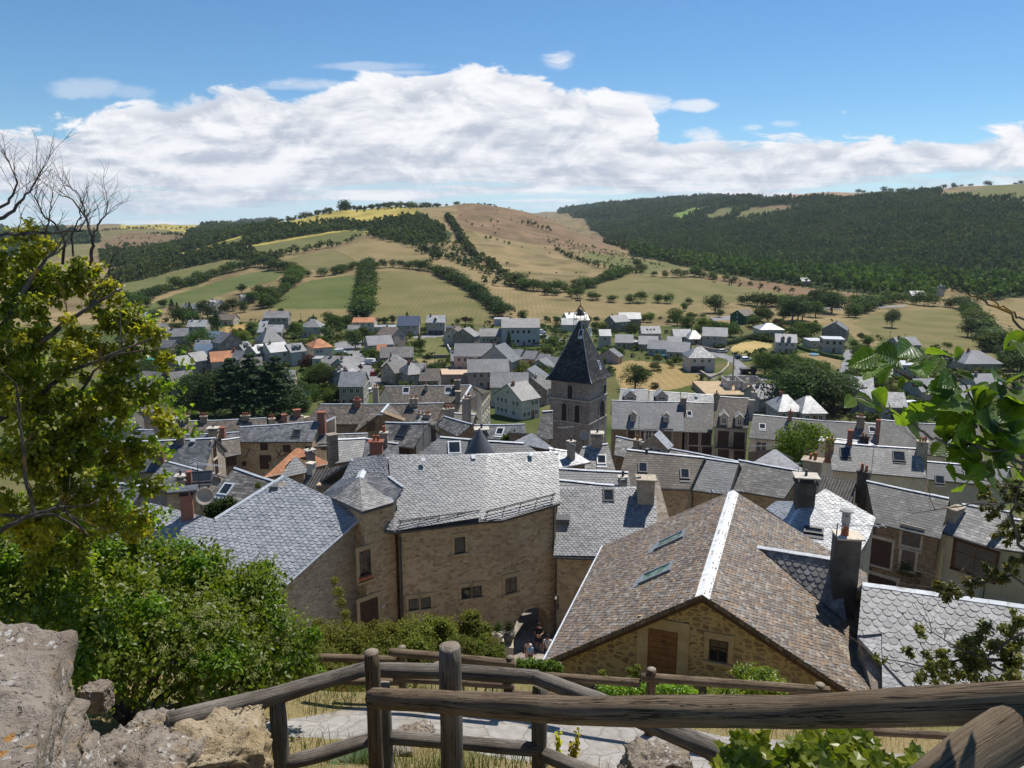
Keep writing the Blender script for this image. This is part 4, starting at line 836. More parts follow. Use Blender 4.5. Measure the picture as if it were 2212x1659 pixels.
# ---------------------------------------------------------------- old town
Z = Vector((0,0,1))
class B_: pass
def gable(name, label, cat, crop, E0, E1, R0, R1, Ye, s, roofm, wallm, zb=None, group='houses of the old town', over=.3, end=.2, tile=None, cap='zinc', front=None, walls=True, deep=1.0, Y1=None):
 """house from its visible roof slope: eave ends at distance Ye, ridge found on the slope; the far slope mirrors it"""
 b = B_(); e0, e1, r0, r1 = D2(crop, [E0, E1, R0, R1])
 A = at_y(e0, Ye); Bp = on_z(e1, A.z) if Y1 is None else at_y(e1, Y1)
 if Y1 is not None: Bp.z = A.z
 d_ = Vector((Bp.x-A.x, Bp.y-A.y, 0)).normalized(); p = Vector((-d_.y, d_.x, 0))
 if p.dot(A) < 0: p = -p
 b.n = Vector((-s*p.x, -s*p.y, 1)).normalized(); b.o = A; b.U = d_; b.S = (p+Z*s).normalized(); b.crop = crop
 P0, P1 = on_pl(r0, A, b.n), on_pl(r1, A, b.n)
 F0, F1 = Vector((2*P0.x-A.x, 2*P0.y-A.y, A.z)), Vector((2*P1.x-Bp.x, 2*P1.y-Bp.y, Bp.z))
 if deep != 1.0: F0 = P0+(F0-P0)*deep; F1 = P1+(F1-P1)*deep
 base = (A+Bp)/2; g = min(gz(q.x, q.y) for q in (A, Bp, F0, F1)) if zb is None else zb
 e = empty(name, (base.x, base.y, g)); b.e = e; tag(e, label, cat, group); e_inv = Vector(e.location)
 b.A, b.B, b.P0, b.P1, b.F0, b.F1 = A, Bp, P0, P1, F0, F1; b.g = g
 W = lambda v: v-e_inv; b.W = W
 sg = Z*min(.16, (P1-P0).length*random.uniform(.004,.011)); Am, Pm = A.lerp(Bp, .5)-sg*.6, P0.lerp(P1, random.uniform(.4,.6))-sg
 polys = [[W(A), W(Am), W(Pm), W(P0)], [W(Am), W(Bp), W(P1), W(Pm)], [W(F1), W(F0), W(P0), W(P1)]]
 roof_obj('roof', polys, roofm, e, .13)
 if cap and (P1-P0).length > .8: (ridge_cap(e, W(P0), W(Pm), cap, .12), ridge_cap(e, W(Pm), W(P1), cap, .12))
 if walls:
  u = d_*end; w = p*over
  ins = lambda a, r, sg: a+(Vector((r.x-a.x, r.y-a.y, 0)).normalized()*over)+u*sg
  a0, a1 = ins(A, P0, 1), ins(Bp, P1, -1); f0, f1 = ins(F0, P0, 1), ins(F1, P1, -1); k = over*s-.16
  m_ = MB(); zb_ = g-1.2
  prof0 = [Vector((a0.x,a0.y,zb_)), Vector((a0.x,a0.y,A.z+k)), P0+u-Z*.16, Vector((f0.x,f0.y,F0.z+k)), Vector((f0.x,f0.y,zb_))]
  prof1 = [Vector((a1.x,a1.y,zb_)), Vector((a1.x,a1.y,Bp.z+k)), P1-u-Z*.16, Vector((f1.x,f1.y,F1.z+k)), Vector((f1.x,f1.y,zb_))]
  m_.prism([W(q) for q in prof0], [W(q) for q in prof1]); m_.build('wall', M[wallm], e)
  b.front = (a0, a1); b.right = (a1, f1); b.left = (a0, f0)
  gt = MB(); gt.tube([W(A-Z*.06-w*.15), W(Bp-Z*.06-w*.15)], .07, 6); gt.build('gutter', M['metal_dark'], e)
 return b
def wins(b, side, crop, lst, fr='wood_brown', sur='stone_plain', kind='window', mull=True, pane='glass'):
 """openings given by picture position (centre) and size in metres"""
 a, c = side; t_, n = wall_axes(a, c)
 for it in lst:
  x, y, w, h = it[:4]; k = it[4] if len(it) > 4 else kind; f = it[5] if len(it) > 5 else fr
  P = on_pl(one(crop, x, y), a, n); opening(b.e, b.W(P), t_, n, w, h, 'window' if k == 'window' else 'door', f if k == 'window' else ('shutter' if k == 'shut' else f), sur, mull, 'window' if k == 'window' else ('shutter' if k == 'shut' else 'door'), pane)
def chims(b, crop, lst):
 for it in lst:
  x, y, w, d, h, mt, pots = it[:7]; P = on_pl(one(crop, x, y), b.o, b.n); chimney(b.e, b.W(P), w*.66, d*.75, h*.74, mt, pots, math.atan2(b.U.y, b.U.x))
def skys(b, crop, lst, frame='metal_dark', glass='glass'):
 for x, y, w, h in lst: P = on_pl(one(crop, x, y), b.o, b.n); skylight(b.e, b.W(P), b.U, b.S, b.n, w, h, glass, frame)
def dormer(b, crop, x, y, w=1.2, h=1.5, wallm='stone_pale', roofm='lauze_pale'):
 P = b.W(on_pl(one(crop, x, y), b.o, b.n)); U, n = b.U, Vector((b.S.x, b.S.y, 0)).normalized(); dep = h/ (b.S.z/ math.hypot(b.S.x,b.S.y))+.4
 m_ = MB(); ring = [(-w/2,-.2),(w/2,-.2),(w/2,h),(0,h+w*.45),(-w/2,h)]
 m_.prism([P+U*a+Z*c for a,c in ring], [P+n*dep+U*a+Z*c for a,c in ring]); o = m_.build('dormer', M[wallm], b.e)
 k = w*.5+.18; t0 = P-n*.18
 roof_obj('dormer_roof', [[t0-U*k+Z*(h-.1),t0+Z*(h+w*.45+.06),t0+n*(dep+.5)+Z*(h+w*.45+.06),t0+n*(dep+.5)-U*k+Z*(h-.1)],[t0+U*k+Z*(h-.1),t0+Z*(h+w*.45+.06),t0+n*(dep+.5)+Z*(h+w*.45+.06),t0+n*(dep+.5)+U*k+Z*(h-.1)]], roofm, o, .07)
 opening(o, P+Z*(h*.5), U, -n, w*.55, h*.62, 'window', 'frame_white', None)
T = {}
T['row1'] = b = gable('row_house', 'long house with grey slate roof and two small dormers right of the bell tower', 'house', 'C', (620,1084),(1190,1103),(620,856),(1190,868), 125,.75,'slate','stone_brown')
wins(b, b.front, 'C', [(775,1135,1.2,2.1,'shut'),(868,1140,.7,2.1,'shut'),(912,1140,1.3,2.1,'window','frame_white'),(957,1142,.7,2.1,'shut'),(1060,1140,1.5,2.2)]); chims(b, 'C', [(1187,885,1.5,.9,1.3,'stone_grey',0)])
for x, y in ((790,1022),(1052,1030)): dormer(b, 'C', x, y, .95, 1.15)
T['row2'] = b = gable('row_house', 'stone house with closed shutters between the slate house and tall grey house', 'house', 'C', (1190,1106),(1418,1112),(1190,868),(1436,878), 125,.75,'lauze','stone_grey')
wins(b, b.front, 'C', [(1268,1158,1.6,2.3,'shut'),(1367,1163,1.6,2.3,'shut'),(1267,1268,1.6,2.1,'shut'),(1372,1272,1.6,2.1,'shut')]); skys(b, 'C', [(1235,962,.8,1.0)], 'frame_white')
T['row3'] = b = gable('row_house', 'tall grey rendered house with two dormers and a balcony in the street front', 'house', 'C', (1420,1064),(1706,1078),(1478,826),(1712,840), 122,.75,'lauze_brown','plaster_grey')
wins(b, b.front, 'C', [(1503,1168,1.8,3.0,'shut'),(1627,1178,1.8,3.0,'shut'),(1505,1280,1.8,2.0,'shut'),(1630,1290,1.8,2.0,'shut')]); chims(b, 'C', [(1448,868,1.0,.8,1.9,'stone_grey',1),(1722,945,1.3,1.0,2.6,'plaster_grey',0),(1748,870,1.3,1.0,2.2,'plaster_grey',1)])
for x, y in ((1508,1052),(1630,1064)): dormer(b, 'C', x, y, 1.25, 1.45, 'plaster_beige')
t_, n = wall_axes(*b.front); q = MB(); a_, c_ = [b.W(on_pl(one('C',x,y), b.front[0], n)) for x, y in ((1440,1222),(1690,1240))]; q.obox((a_+c_)/2+n*.35, t_*((c_-a_).length/2), n*.35, Z*.06)
for i in range(24): q.obox(a_.lerp(c_, i/23)+n*.66+Z*.5, t_*.02, n*.02, Z*.5)
q.obox((a_+c_)/2+n*.66+Z*1.0, t_*((c_-a_).length/2), n*.03, Z*.03); q.build('balcony', M['metal_dark'], b.e)
T['row4'] = b = gable('row_house', 'long low house with mottled grey stone roof right of the tall grey house', 'house', 'R', (30,1252),(1040,1335),(70,1070),(1056,1142), 116,.7,'lauze','plaster_beige')
wins(b, b.front, 'R', [(130,1335,1.6,2.0,'window','frame_white')]); chims(b, 'R', [(358,1105,.9,.7,1.6,'brick',1),(915,1165,1.6,1.0,2.0,'stone_grey',2),(1050,1220,.9,.9,2.8,'brick',0)]); skys(b, 'R', [(140,1165,.9,1.0),(512,1180,.9,1.0),(1010,1190,.9,1.0)], 'frame_white')
T['row5'] = b = gable('row_house', 'wide rough grey roof behind the near leaves at right', 'house', 'R', (1040,1330),(1900,1440),(1062,1110),(1850,1160), 112,.7,'lauze','plaster_beige')
T['rowb'] = b = gable('house', 'house with pale stone roof and two roof windows beside the round golden tree', 'house', 'R', (690,1508),(1442,1572),(672,1288),(1385,1340), 84,.75,'lauze_pale','plaster_cream')
skys(b, 'R', [(798,1372,1.1,1.3),(1222,1402,1.2,1.3)]); chims(b, 'R', [(672,1345,1.3,1.0,1.5,'brick',2),(830,1300,.8,.7,2.1,'brick',0),(1400,1375,1.6,1.1,1.8,'stone_pale',3)])
T['rowc'] = b = gable('house', 'narrow bright roof strip behind the pale stone roof', 'house', 'R', (545,1275),(1035,1312),(545,1242),(985,1285), 98,.6,'slate_pale','plaster_beige')
chims(b, 'R', [(545,1250,1.9,.8,.8,'soot_and_shade',4),(945,1282,1.6,.8,.8,'soot_and_shade',2)])
T['rowd'] = b = gable('house', 'grey tiled house with small dormer behind the leaf branch', 'house', 'R', (1445,1580),(2050,1640),(1445,1440),(2100,1490), 84,.75,'slate','plaster_beige')
skys(b, 'R', [(1545,1590,.9,1.1)])
for i, (E0,E1,R0,R1,Y_,lab,rm) in enumerate([((675,862),(912,862),(690,765),(910,772),150,'first long grey roof of the terrace behind the street front','slate'),((915,868),(1165,866),(920,780),(1160,797),150,'middle long grey roof of the terrace behind the street front','slate'),((1168,872),(1430,868),(1170,797),(1425,815),150,'right hand long grey roof of the terrace behind the street front','slate')]):
 b = gable('terrace_house', lab, 'house', 'C', E0,E1,R0,R1, Y_,.5,rm,'plaster_beige')
 if i < 2: dormer(b, 'C', 768+250*i, 858, 2.4, .9, 'plaster_pale', 'valley_white')
 MB().lathe(b.W(on_pl(one('C', (790,1040,1290)[i], (790,812,835)[i]), b.o, b.n)), [(.4,-.3),(.4,.12),(.3,.3),(.1,.34)], 10).build('roof_vent', M['zinc'], b.e)
T['conv_far'] = b = gable('convent', 'far wing of the convent with long brown stone roof and tall cream side facade', 'building', 'B', (690,876),(1215,876),(632,745),(1316,735), 142,.8,'lauze_brown','plaster_cream', group='convent buildings')
chims(b, 'B', [(1210,752,1.5,1.1,1.8,'stone_grey',1),(962,770,.9,.8,1.0,'plaster_grey',1)]); skys(b, 'B', [(802,778,1.2,1.3),(1135,775,1.2,1.3)], 'frame_white')
q0, q1, q2 = D2('B', [(1315,738),(1466,786),(1350,936)]); P0 = on_z(q0, b.P1.z); P1 = on_z(one('B',1236,868), b.P1.z-.0); Ea = on_z(q1, b.P1.z-5.2); Eb = on_z(q2, b.P1.z-5.2); W = b.W
roof_obj('wing_roof', [[W(P1),W(Eb),W(Ea),W(P0)], [W(P0),W(2*P0-Ea-Z*10.4*1.0+Z*10.4-Z*0),W(2*P1-Eb),W(P1)]] if False else [[W(P1),W(Eb),W(Ea),W(P0)], [W(P0),W(Vector((2*P0.x-Ea.x,2*P0.y-Ea.y,Ea.z))),W(Vector((2*P1.x-Eb.x,2*P1.y-Eb.y,Eb.z))),W(P1)]], 'lauze_brown', b.e, .15)
ridge_cap(b.e, W(P1), W(P0), 'zinc', .2)
Ma, Mb_ = Vector((2*P0.x-Ea.x,2*P0.y-Ea.y,Ea.z)), Vector((2*P1.x-Eb.x,2*P1.y-Eb.y,Eb.z)); m_ = MB(); zb_ = b.g-2
m_.prism([W(Vector((Eb.x,Eb.y,zb_))),W(Eb-Z*.12),W(P1-Z*.2),W(Mb_-Z*.12),W(Vector((Mb_.x,Mb_.y,zb_)))], [W(Vector((Ea.x,Ea.y,zb_))),W(Ea-Z*.12),W(P0-Z*.2),W(Ma-Z*.12),W(Vector((Ma.x,Ma.y,zb_)))]); m_.build('wing_wall', M['plaster_cream'], b.e)
d_ = Vector((Ea.x-Eb.x, Ea.y-Eb.y, 0)); Lw = d_.length; d_.normalize(); nn = Vector((d_.y,-d_.x,0))
if nn.x < 0: nn = -nn
for f in range(3):
 for i in range(7): opening(b.e, W(Eb+d_*(Lw*(i+.6)/7.2)-Z*(2.2+3.4*f)), d_, nn, 1.2, 2.2, 'window', 'frame_white', 'stone_plain')
chims(b, 'B', [(1215,858,1.5,1.2,2.4,'stone_pale',0)])
T['conv'] = b = gable('convent', 'near wing of the convent with broad brown stone roof and dark cross gable', 'building', 'B', (-15,1045),(1035,1045),(125,886),(1105,877), 114,.8,'lauze_brown','stone_brown', group='convent buildings')
W = b.W; chims(b, 'B', [(845,893,.9,.8,1.3,'stone_pale',1),(882,893,.9,.8,1.3,'stone_pale',1),(418,892,1.5,1.0,1.0,'brick',3),(562,800,1.3,1.0,1.2,'stone_pale',2)])
G0 = at_y(one('B',605,952), 109); Gl = at_y(one('B',392,1112), 109.5); Gr = at_y(one('B',802,1026), 109); Gb = on_pl(one('B',662,884), b.o, b.n); Gbl = on_pl(one('B',430,1040), b.o, b.n); Gbr = on_pl(one('B',800,1022), b.o, b.n)
roof_obj('cross_gable_roof', [[W(Gl),W(G0),W(Gb),W(Gbl+Z*.1)], [W(Gr),W(G0),W(Gb),W(Gbr+Z*.1)]], 'lauze_brown', b.e, .15); ridge_cap(b.e, W(G0), W(Gb), 'zinc', .2)
m_ = MB(); bk = Vector((0,2,0)); m_.prism([W(Vector((Gl.x+.5,Gl.y+.4,b.g-2))),W(Gl+Vector((.5,.4,-.1))),W(G0+Vector((0,.4,-.25))),W(Gr+Vector((-.4,.4,-.1))),W(Vector((Gr.x-.4,Gr.y+.4,b.g-2)))], [W(Vector((Gl.x+.5,Gl.y+.4,b.g-2))+bk),W(Gl+Vector((.5,.4,-.1))+bk),W(G0+Vector((0,.4,-.25))+bk),W(Gr+Vector((-.4,.4,-.1))+bk),W(Vector((Gr.x-.4,Gr.y+.4,b.g-2))+bk)]); m_.build('cross_gable_wall', M['stone_brown'], b.e)
P = on_pl(one('B',520,1062), G0+Vector((0,.4,0)), Vector((0,1,0))); opening(b.e, W(P), Vector((1,0,0)), Vector((0,-1,0)), 1.2, 1.5, 'window', 'wood_dark', None)
T['conv3'] = b = gable('house', 'stepped stone roof with two very tall chimneys at the end of the convent', 'house', 'B', (1040,1060),(1330,1045),(1105,950),(1352,968), 96,.8,'lauze','stone_brown')
chims(b, 'B', [(1130,1010,1.5,1.0,1.9,'plaster_grey',2),(1165,1020,.8,.8,2.2,'plaster_grey',1),(1272,1040,1.2,.8,4.4,'plaster_grey',1),(1297,1008,.9,.8,4.2,'plaster_grey',1)])
T['conv4'] = b = gable('house', 'small stone roof falling toward the street below the tall chimneys', 'house', 'B', (1050,1060),(1205,1140),(1105,982),(1330,1045), 86,.8,'lauze','stone_brown')
T['tur'] = b = gable('house', 'small house with a white flat eave and three terracotta pots in front of the convent', 'house', 'B', (868,1030),(1030,1040),(885,985),(1000,985), 92,.4,'lauze','stone_brown'); chims(b, 'B', [(905,985,.6,.6,.5,'stone_pale',1),(970,990,1.2,.7,.4,'stone_pale',2)])
T['n'] = b = gable('house', 'long low brown stone roof with four chimneys in front of the grove', 'house', 'A', (795,1322),(1515,1285),(825,1222),(1507,1196), 113,.7,'lauze_brown','stone_brown'); chims(b, 'A', [(875,1222,1.1,.9,1.0,'stone_grey',1),(1012,1220,1.5,.9,.9,'stone_grey',2),(1340,1208,1.9,.9,.7,'stone_grey',3),(1355,1255,.1,.1,.1,'stone_grey',0)][:3]); skys(b, 'A', [(1350,1255,1.6,1.2)])
T['n2'] = b = gable('house', 'short roof with white verge and brick chimneys between the long brown roof and the convent', 'house', 'A', (1530,1255),(1800,1225),(1700,1170),(1800,1180), 112,.7,'lauze_brown','plaster_cream'); chims(b, 'A', [(1552,1250,1.3,1.0,1.2,'stone_pale',2),(1648,1225,1.0,1.0,1.4,'brick',0),(1748,1175,1.5,1.1,1.1,'brick',0)])
T['o'] = b = gable('house', 'tan stone house with iron wall ties beneath a blue slate roof', 'house', 'A', (1270,1386),(1872,1412),(1298,1268),(1935,1222), 86,.62,'slate','stone_warm', Y1=86)
wins(b, b.front, 'A', [(1487,1424,.9,.9,'shut'),(1500,1548,1.4,1.7,'shut','wood_brown'),(1668,1440,.9,.9,'shut'),(1840,1450,.8,.8,'shut'),(1330,1560,.5,.5,'shut')], sur=None); skys(b, 'A', [(1745,1320,.9,1.0)]); chims(b, 'A', [(1945,1215,1.3,1.0,1.3,'brick',0)])
t_, n = wall_axes(*b.front)
for x, y in ((1355,1480),(1607,1485)):
 P = b.W(on_pl(one('A',x,y), b.front[0], n)); q = MB(); q.obox(P+n*.05, (t_*.5+Z*.8).normalized()*.75, n*.03, (t_*.8-Z*.5).normalized()*.04)
 if x > 1500: q.obox(P+n*.05, (t_*-.5+Z*.8).normalized()*.75, n*.029, (t_*.8+Z*.5).normalized()*.04)
 q.build('wall_tie', M['metal_dark'], b.e)
T['o2'] = b = gable('house', 'cream gabled house with mossy grey roof next to the tan stone house', 'house', 'A', (1872,1425),(2300,1400),(1900,1328),(2310,1318), 87,.6,'lauze','plaster_cream', Y1=88)
wins(b, b.front, 'A', [(1975,1472,1.1,1.9,'window','wood_brown')])
q = MB(); a0 = at_y(one('A',1912,1318), 90); a1 = at_y(one('A',2052,1312), 90); a2 = at_y(one('A',2048,1196), 90); a3 = at_y(one('A',1945,1245), 90); dv = Vector((0,.5,0)); W = b.W
q.prism([W(v) for v in (a0,a1,a2,a3)], [W(v+dv) for v in (a0,a1,a2,a3)]); q.build('gable_wall', M['plaster_cream'], b.e); ridge_cap(b.e, W(a3+Z*.1+dv*.5), W(a2+Z*.1+dv*.5), 'zinc', .4, 'verge_flashing')
T['p'] = b = gable('house', 'dark slate roofed house with a sunlit pale stone gable', 'house', 'A', (150,1640),(1020,1600),(250,1388),(1100,1356), 66,.75,'slate_dark','stone_pale')
chims(b, 'A', [(830,1385,1.0,.8,1.1,'stone_grey',0),(672,1545,1.0,.9,1.4,'brick',2)]); wins(b, b.right, 'A', [(1092,1450,.9,1.7),(1108,1588,.9,1.5)], sur='stone_plain')
for x, y in ((610,1390),(925,1385)): q = MB(); P = b.W(on_pl(one('A',x,y), b.o, b.n)); q.obox(P+b.n*.12, b.U*.2, b.n*.12, b.S*.15); q.build('roof_vent', M['zinc'], b.e)
T['q'] = b = gable('house', 'thin brown roof strip with dark rooflights behind the dark slate roof', 'house', 'A', (735,1362),(1285,1352),(740,1332),(1290,1308), 84,.6,'slate','stone_pale'); chims(b, 'A', [(1090,1345,1.5,1.1,.9,'stone_pale',-1),(1165,1370,.8,.8,1.9,'brick',0)]); skys(b, 'A', [(1130,1328,1.2,.8)])
T['q2'] = b = gable('house', 'narrow brown stone house wedged beside the sunlit gable', 'house', 'A', (1150,1508),(1305,1478),(1150,1372),(1292,1352), 74,.7,'lauze_brown','stone_brown'); wins(b, b.front, 'A', [(1225,1532,1.1,1.2,'shut','wood_brown')], sur=None)
for k, (E0,E1,R0,R1,Y_,lab) in enumerate([((90,1300),(410,1272),(100,1232),(330,1142),108,'pale slate roof with white verge behind the left tree'),((90,1150),(290,1142),(150,1068),(215,1066),128,'small pointed grey roof at far left below the barns'),((262,1140),(470,1122),(345,1072),(395,1070),126,'second pointed grey roof below the barns'),((400,1350),(650,1362),(490,1290),(610,1292),92,'low slate roof seen through the left tree'),((250,1272),(520,1268),(385,1128),(400,1126),104,'steep blue slate hip roof beside the left tree'),((480,1150),(660,1150),(500,1080),(650,1090),112,'small flat brown roof below the barns'),((700,1215),(820,1200),(720,1165),(800,1170),118,'little pale glazed lean-to roof left of the grove')]):
 b = gable('house', lab, 'house', 'A', E0,E1,R0,R1,Y_,.6,['slate','slate','slate','slate','slate','lauze','slate_pale'][k],'plaster_grey')
T['s'] = b = gable('house', 'smooth blue slate roof with solar rooflights below the sunlit gable', 'house', 'E', (430,640),(935,610),(650,395),(1005,488), 54,.55,'slate','stone_pale'); skys(b, 'E', [(905,515,1.6,1.1)], 'metal_dark', 'glass'); chims(b, 'E', [(765,590,.9,.8,.8,'stone_pale',-1),(825,560,.5,.5,1.2,'brick',0)])
T['t'] = b = gable('house', 'blue slate roof with stone gable at the left edge behind the tree', 'house', 'E', (-120,760),(355,755),(60,520),(525,582), 45,.6,'slate','stone_pale')
T['u'] = b = gable('house', 'weathered grey corrugated looking roof with one rooflight', 'house', 'E', (915,690),(1290,740),(1150,446),(1445,545), 47,.6,'lauze','stone_brown'); skys(b, 'E', [(1090,605,.7,.9)], 'zinc')
T['v'] = b = gable('house', 'small house under an orange tiled roof', 'house', 'E', (1362,515),(1845,412),(1596,302),(1612,300), 62,.75,'orange_tile','stone_warm', cap=None); chims(b, 'E', [(1700,385,1.0,.8,.7,'stone_pale',-1)])
T['v2'] = b = gable('house', 'little slate hip roof in front of the orange tiled roof', 'house', 'E', (1475,515),(1690,470),(1582,366),(1596,364), 54,.9,'slate','stone_warm', cap=None)
T['w'] = b = gable('house', 'grey corrugated sheet roof beside the hipped wing', 'house', 'E', (1640,600),(1900,640),(1668,472),(1995,414), 50,.7,'fibro_roof' if 'fibro_roof' in M else 'lauze','stone_warm', cap=None); chims(b, 'E', [(1708,475,.7,.6,.8,'plaster_white',0)])
T['x'] = b = gable('house', 'dark slate valley roof with stone chimney left of the arch house', 'house', 'B', (235,1352),(456,1315),(250,1166),(482,1156), 60,.7,'slate','stone_brown'); chims(b, 'B', [(225,1310,1.1,.9,2.6,'stone_grey',0)])
T['x2'] = b = gable('house', 'slate roof carrying the great brick chimney with two terracotta flues', 'house', 'B', (462,1318),(750,1315),(484,1158),(742,1200), 59,.7,'slate','stone_brown'); chims(b, 'B', [(570,1296,1.5,1.0,1.6,'brick',2),(630,1200,.9,.8,1.2,'plaster_grey',1)])
T['y'] = b = gable('house', 'grey slate roofed house with a cream gable and timber framed upper windows', 'house', 'B', (590,1195),(862,1236),(640,1030),(982,1034), 70,.75,'lauze','plaster_cream'); skys(b, 'B', [(780,1100,.9,1.3)]); wins(b, b.right, 'B', [(1015,1120,.8,1.6,'shut','wood_brown')]); wins(b, b.front, 'B', [(780,1262,1.6,1.4),(840,1270,1.2,1.4)], fr='wood_brown', sur=None)
T['z'] = b = gable('house', 'dark scalloped slate roof with a round turret behind the arch house', 'house', 'B', (880,1302),(1850,1270),(1072,1146),(1735,1196), 55,.7,'slate_dark','stone_brown'); skys(b, 'B', [(1185,1235,.9,1.1)], 'zinc'); chims(b, 'B', [(1400,1185,1.3,1.0,.9,'stone_grey',-1)])
P = b.W(on_pl(one('B',1385,1275), b.o, b.n)); roof_m = MB().lathe(P+Z*-.8, [(1.55,0),(1.2,.75),(.72,1.6),(.3,2.3),(.03,2.75)], 20); roof_m.build('turret_roof', M['slate_dark'], b.e, True)
T['z2'] = b = gable('house', 'gleaming pale slate hip behind the right end of the arch house', 'house', 'B', (1640,1190),(2010,1262),(1788,1118),(1806,1118), 60,.6,'slate_pale','stone_brown', cap=None)  # sun gleam put into the pale slate colour
T['z3'] = b = gable('house', 'low pale slate roof with a slim chimney left of the mossy white roof', 'house', 'C', (200,1392),(452,1345),(120,1235),(330,1268), 56,.5,'slate_pale','stone_brown'); chims(b, 'C', [(298,1312,.7,.6,1.3,'stone_pale',-1)])  # pale base colour carries the gleam of this slope
T['aa'] = b = gable('house', 'mossy white and brown stone roof at the foot of the bell tower', 'house', 'C', (300,1402),(650,1410),(390,1228),(590,1200), 61,.7,'lauze_pale','stone_brown'); skys(b, 'C', [(540,1328,.7,.9)], 'frame_white'); chims(b, 'C', [(505,1200,1.3,1.0,.8,'stone_pale',-1)])
T['ab'] = b = gable('house', 'long pale grey roof rising behind the three joined roofs', 'house', 'C', (640,1290),(1660,1440),(655,1140),(1650,1345), 73,.65,'lauze_pale','stone_brown'); dormer(b, 'C', 955, 1268, 2.6, .6, 'stone_pale', 'slate_pale'); chims(b, 'C', [(822,1225,1.0,.8,.9,'stone_pale',1)])
T['ae'] = b = gable('house', 'bright white pointed slate roof beside the round golden tree', 'house', 'C', (1735,1350),(2150,1410),(1905,1246),(1925,1246), 66,.65,'slate_pale','stone_brown', cap=None)  # whiteness is sun gleam, painted by the pale slate
T['ag'] = b = gable('house', 'slate roof with one small rooflight left of the bell tower', 'house', 'B', (1340,1150),(1760,1180),(1345,1052),(1742,1045), 84,.6,'slate','stone_brown'); skys(b, 'B', [(1545,1105,.8,1.0)], 'frame_white')
T['ag2'] = b = gable('house', 'steep rough stone roof leaning against the left side of the bell tower', 'house', 'B', (1828,1165),(1965,1160),(1880,944),(1965,938), 96,1.1,'lauze','stone_brown')
T['t7a'] = b = gable('house', 'brownish mossy slate roof with two rooflights, left of three joined roofs', 'house', 'G', (600,575),(1132,602),(680,312),(1242,371), 57,.62,'lauze_brown','stone_warm'); skys(b, 'G', [(795,447,.65,.95),(1100,492,.65,.95)])
T['t7b'] = b = gable('house', 'light grey slate roof in the middle of three joined roofs', 'house', 'G', (1132,603),(1418,638),(1242,372),(1492,408), 57,.62,'slate','stone_warm')
T['t7c'] = b = gable('house', 'grey scalloped roof at the right of three joined roofs', 'house', 'G', (1416,598),(1822,668),(1490,388),(1952,470), 58,.62,'lauze','stone_warm'); chims(b, 'G', [(2020,495,1.9,1.5,1.6,'stone_pale',2)])
T['t6a'] = b = gable('house', 'dark slate strip roof directly right of the arch house ridge', 'house', 'G', (185,585),(705,590),(187,450),(690,478), 51,.6,'slate_dark','stone_warm')
T['t6b'] = b = gable('house', 'lower dark slate strip roof in front of the first strip', 'house', 'G', (185,622),(650,618),(187,532),(645,577), 48.5,.6,'slate_dark','stone_warm'); chims(b, 'G', [(648,572,.8,.6,.3,'stone_pale',-1)])
T['fib'] = b = gable('house', 'corrugated brown sheet roof in the yard behind the pale new roof', 'house', 'H', (540,640),(838,700),(598,498),(868,545), 57,.5,'fibro_roof' if 'fibro_roof' in M else 'lauze','stone_brown', cap=None)
chims(b, 'H', [(918,560,1.2,.9,1.3,'concrete_dark',2)])
T['i'] = b = gable('house', 'brown stone house with scalloped grey roof and closed shutter on the right street', 'house', 'H', (1005,842),(1484,958),(945,540),(1545,667), 52,.6,'lauze','stone_brown', zb=-31)
wins(b, b.front, 'H', [(1042,1062,1.5,2.0,'shut'),(1268,962,1.2,1.5,'window','wood_brown'),(1246,1112,.9,1.6,'window','wood_brown'),(1040,1290,2.2,1.2,'shut')])
T['j'] = b = gable('house', 'cream house with creeper and large brown window at the right edge', 'house', 'H', (1478,905),(1812,1012),(1640,708),(1990,765), 50,.6,'lauze_pale','plaster_cream', zb=-30)
wins(b, b.front, 'H', [(1728,1120,2.6,2.0,'window','wood_brown')], sur='wood_dark'); chims(b, 'H', [(1590,800,.9,1.5,.8,'stone_pale',0)])
T['j2'] = b = gable('house', 'rough grey roof behind the fine leaved shrub at the right edge', 'house', 'H', (1812,1015),(2250,1080),(1900,800),(2300,850), 48,.6,'lauze_pale','plaster_cream', zb=-29)
# ---------------------------------------------------------------- corrugated roof already needed above: defined with materials
# ---------------------------------------------------------------- arch house and wings (every slate modelled)
def house_root(name, loc, label, cat='house', group='houses of the old town'):
 e = empty(name, loc); tag(e, label, cat, group); o = Vector(loc); return e, (lambda v: Vector(v)-o)
zE = at_y(one('F',645,725), 39).z
eL, eK0, eK, eR = [on_z(one('F',*p), zE) for p in ((645,725),(1278,648),(1440,637),(1852,514))]
zR = -13.5; rL, rM = [on_z(one('F',*p), zR) for p in ((338,202),(1322,170))]
hg = (rM-eK0).normalized(); nG = Vector((.25,-.38,.89)); nG = (nG-hg*nG.dot(hg)).normalized(); eK, eR, rR = [on_pl(one('F',*p), eK0, nG) for p in ((1440,637),(1852,514),(1838,148))]
e, W = house_root('arch_house', (eK0.x, eK0.y+3, -24), 'large stone house with curved wall and arched passage, half its slate roof gleaming', 'house')
def back(r, f): return Vector((2*r.x-f.x, 2*r.y-f.y, f.z))
rV = rL.lerp(rM, .27)
roof_obj('roof', [[W(eL),W(eK0),W(rM),W(rV)],[W(eK0),W(eK),W(eR),W(rR),W(rM)],[W(rL+Vector((0,0,-.02))),W(rV),W(eL),W(eL+Vector((-4,1.5,0)))],[W(rM),W(rL),W(back(rL,eL)),W(back(rM,eK0))],[W(rR),W(rM),W(back(rM,eK0)),W(back(rR,eR))]], 'slate_dark', e, .14)
tl = lambda v: W(v)+Z*.03
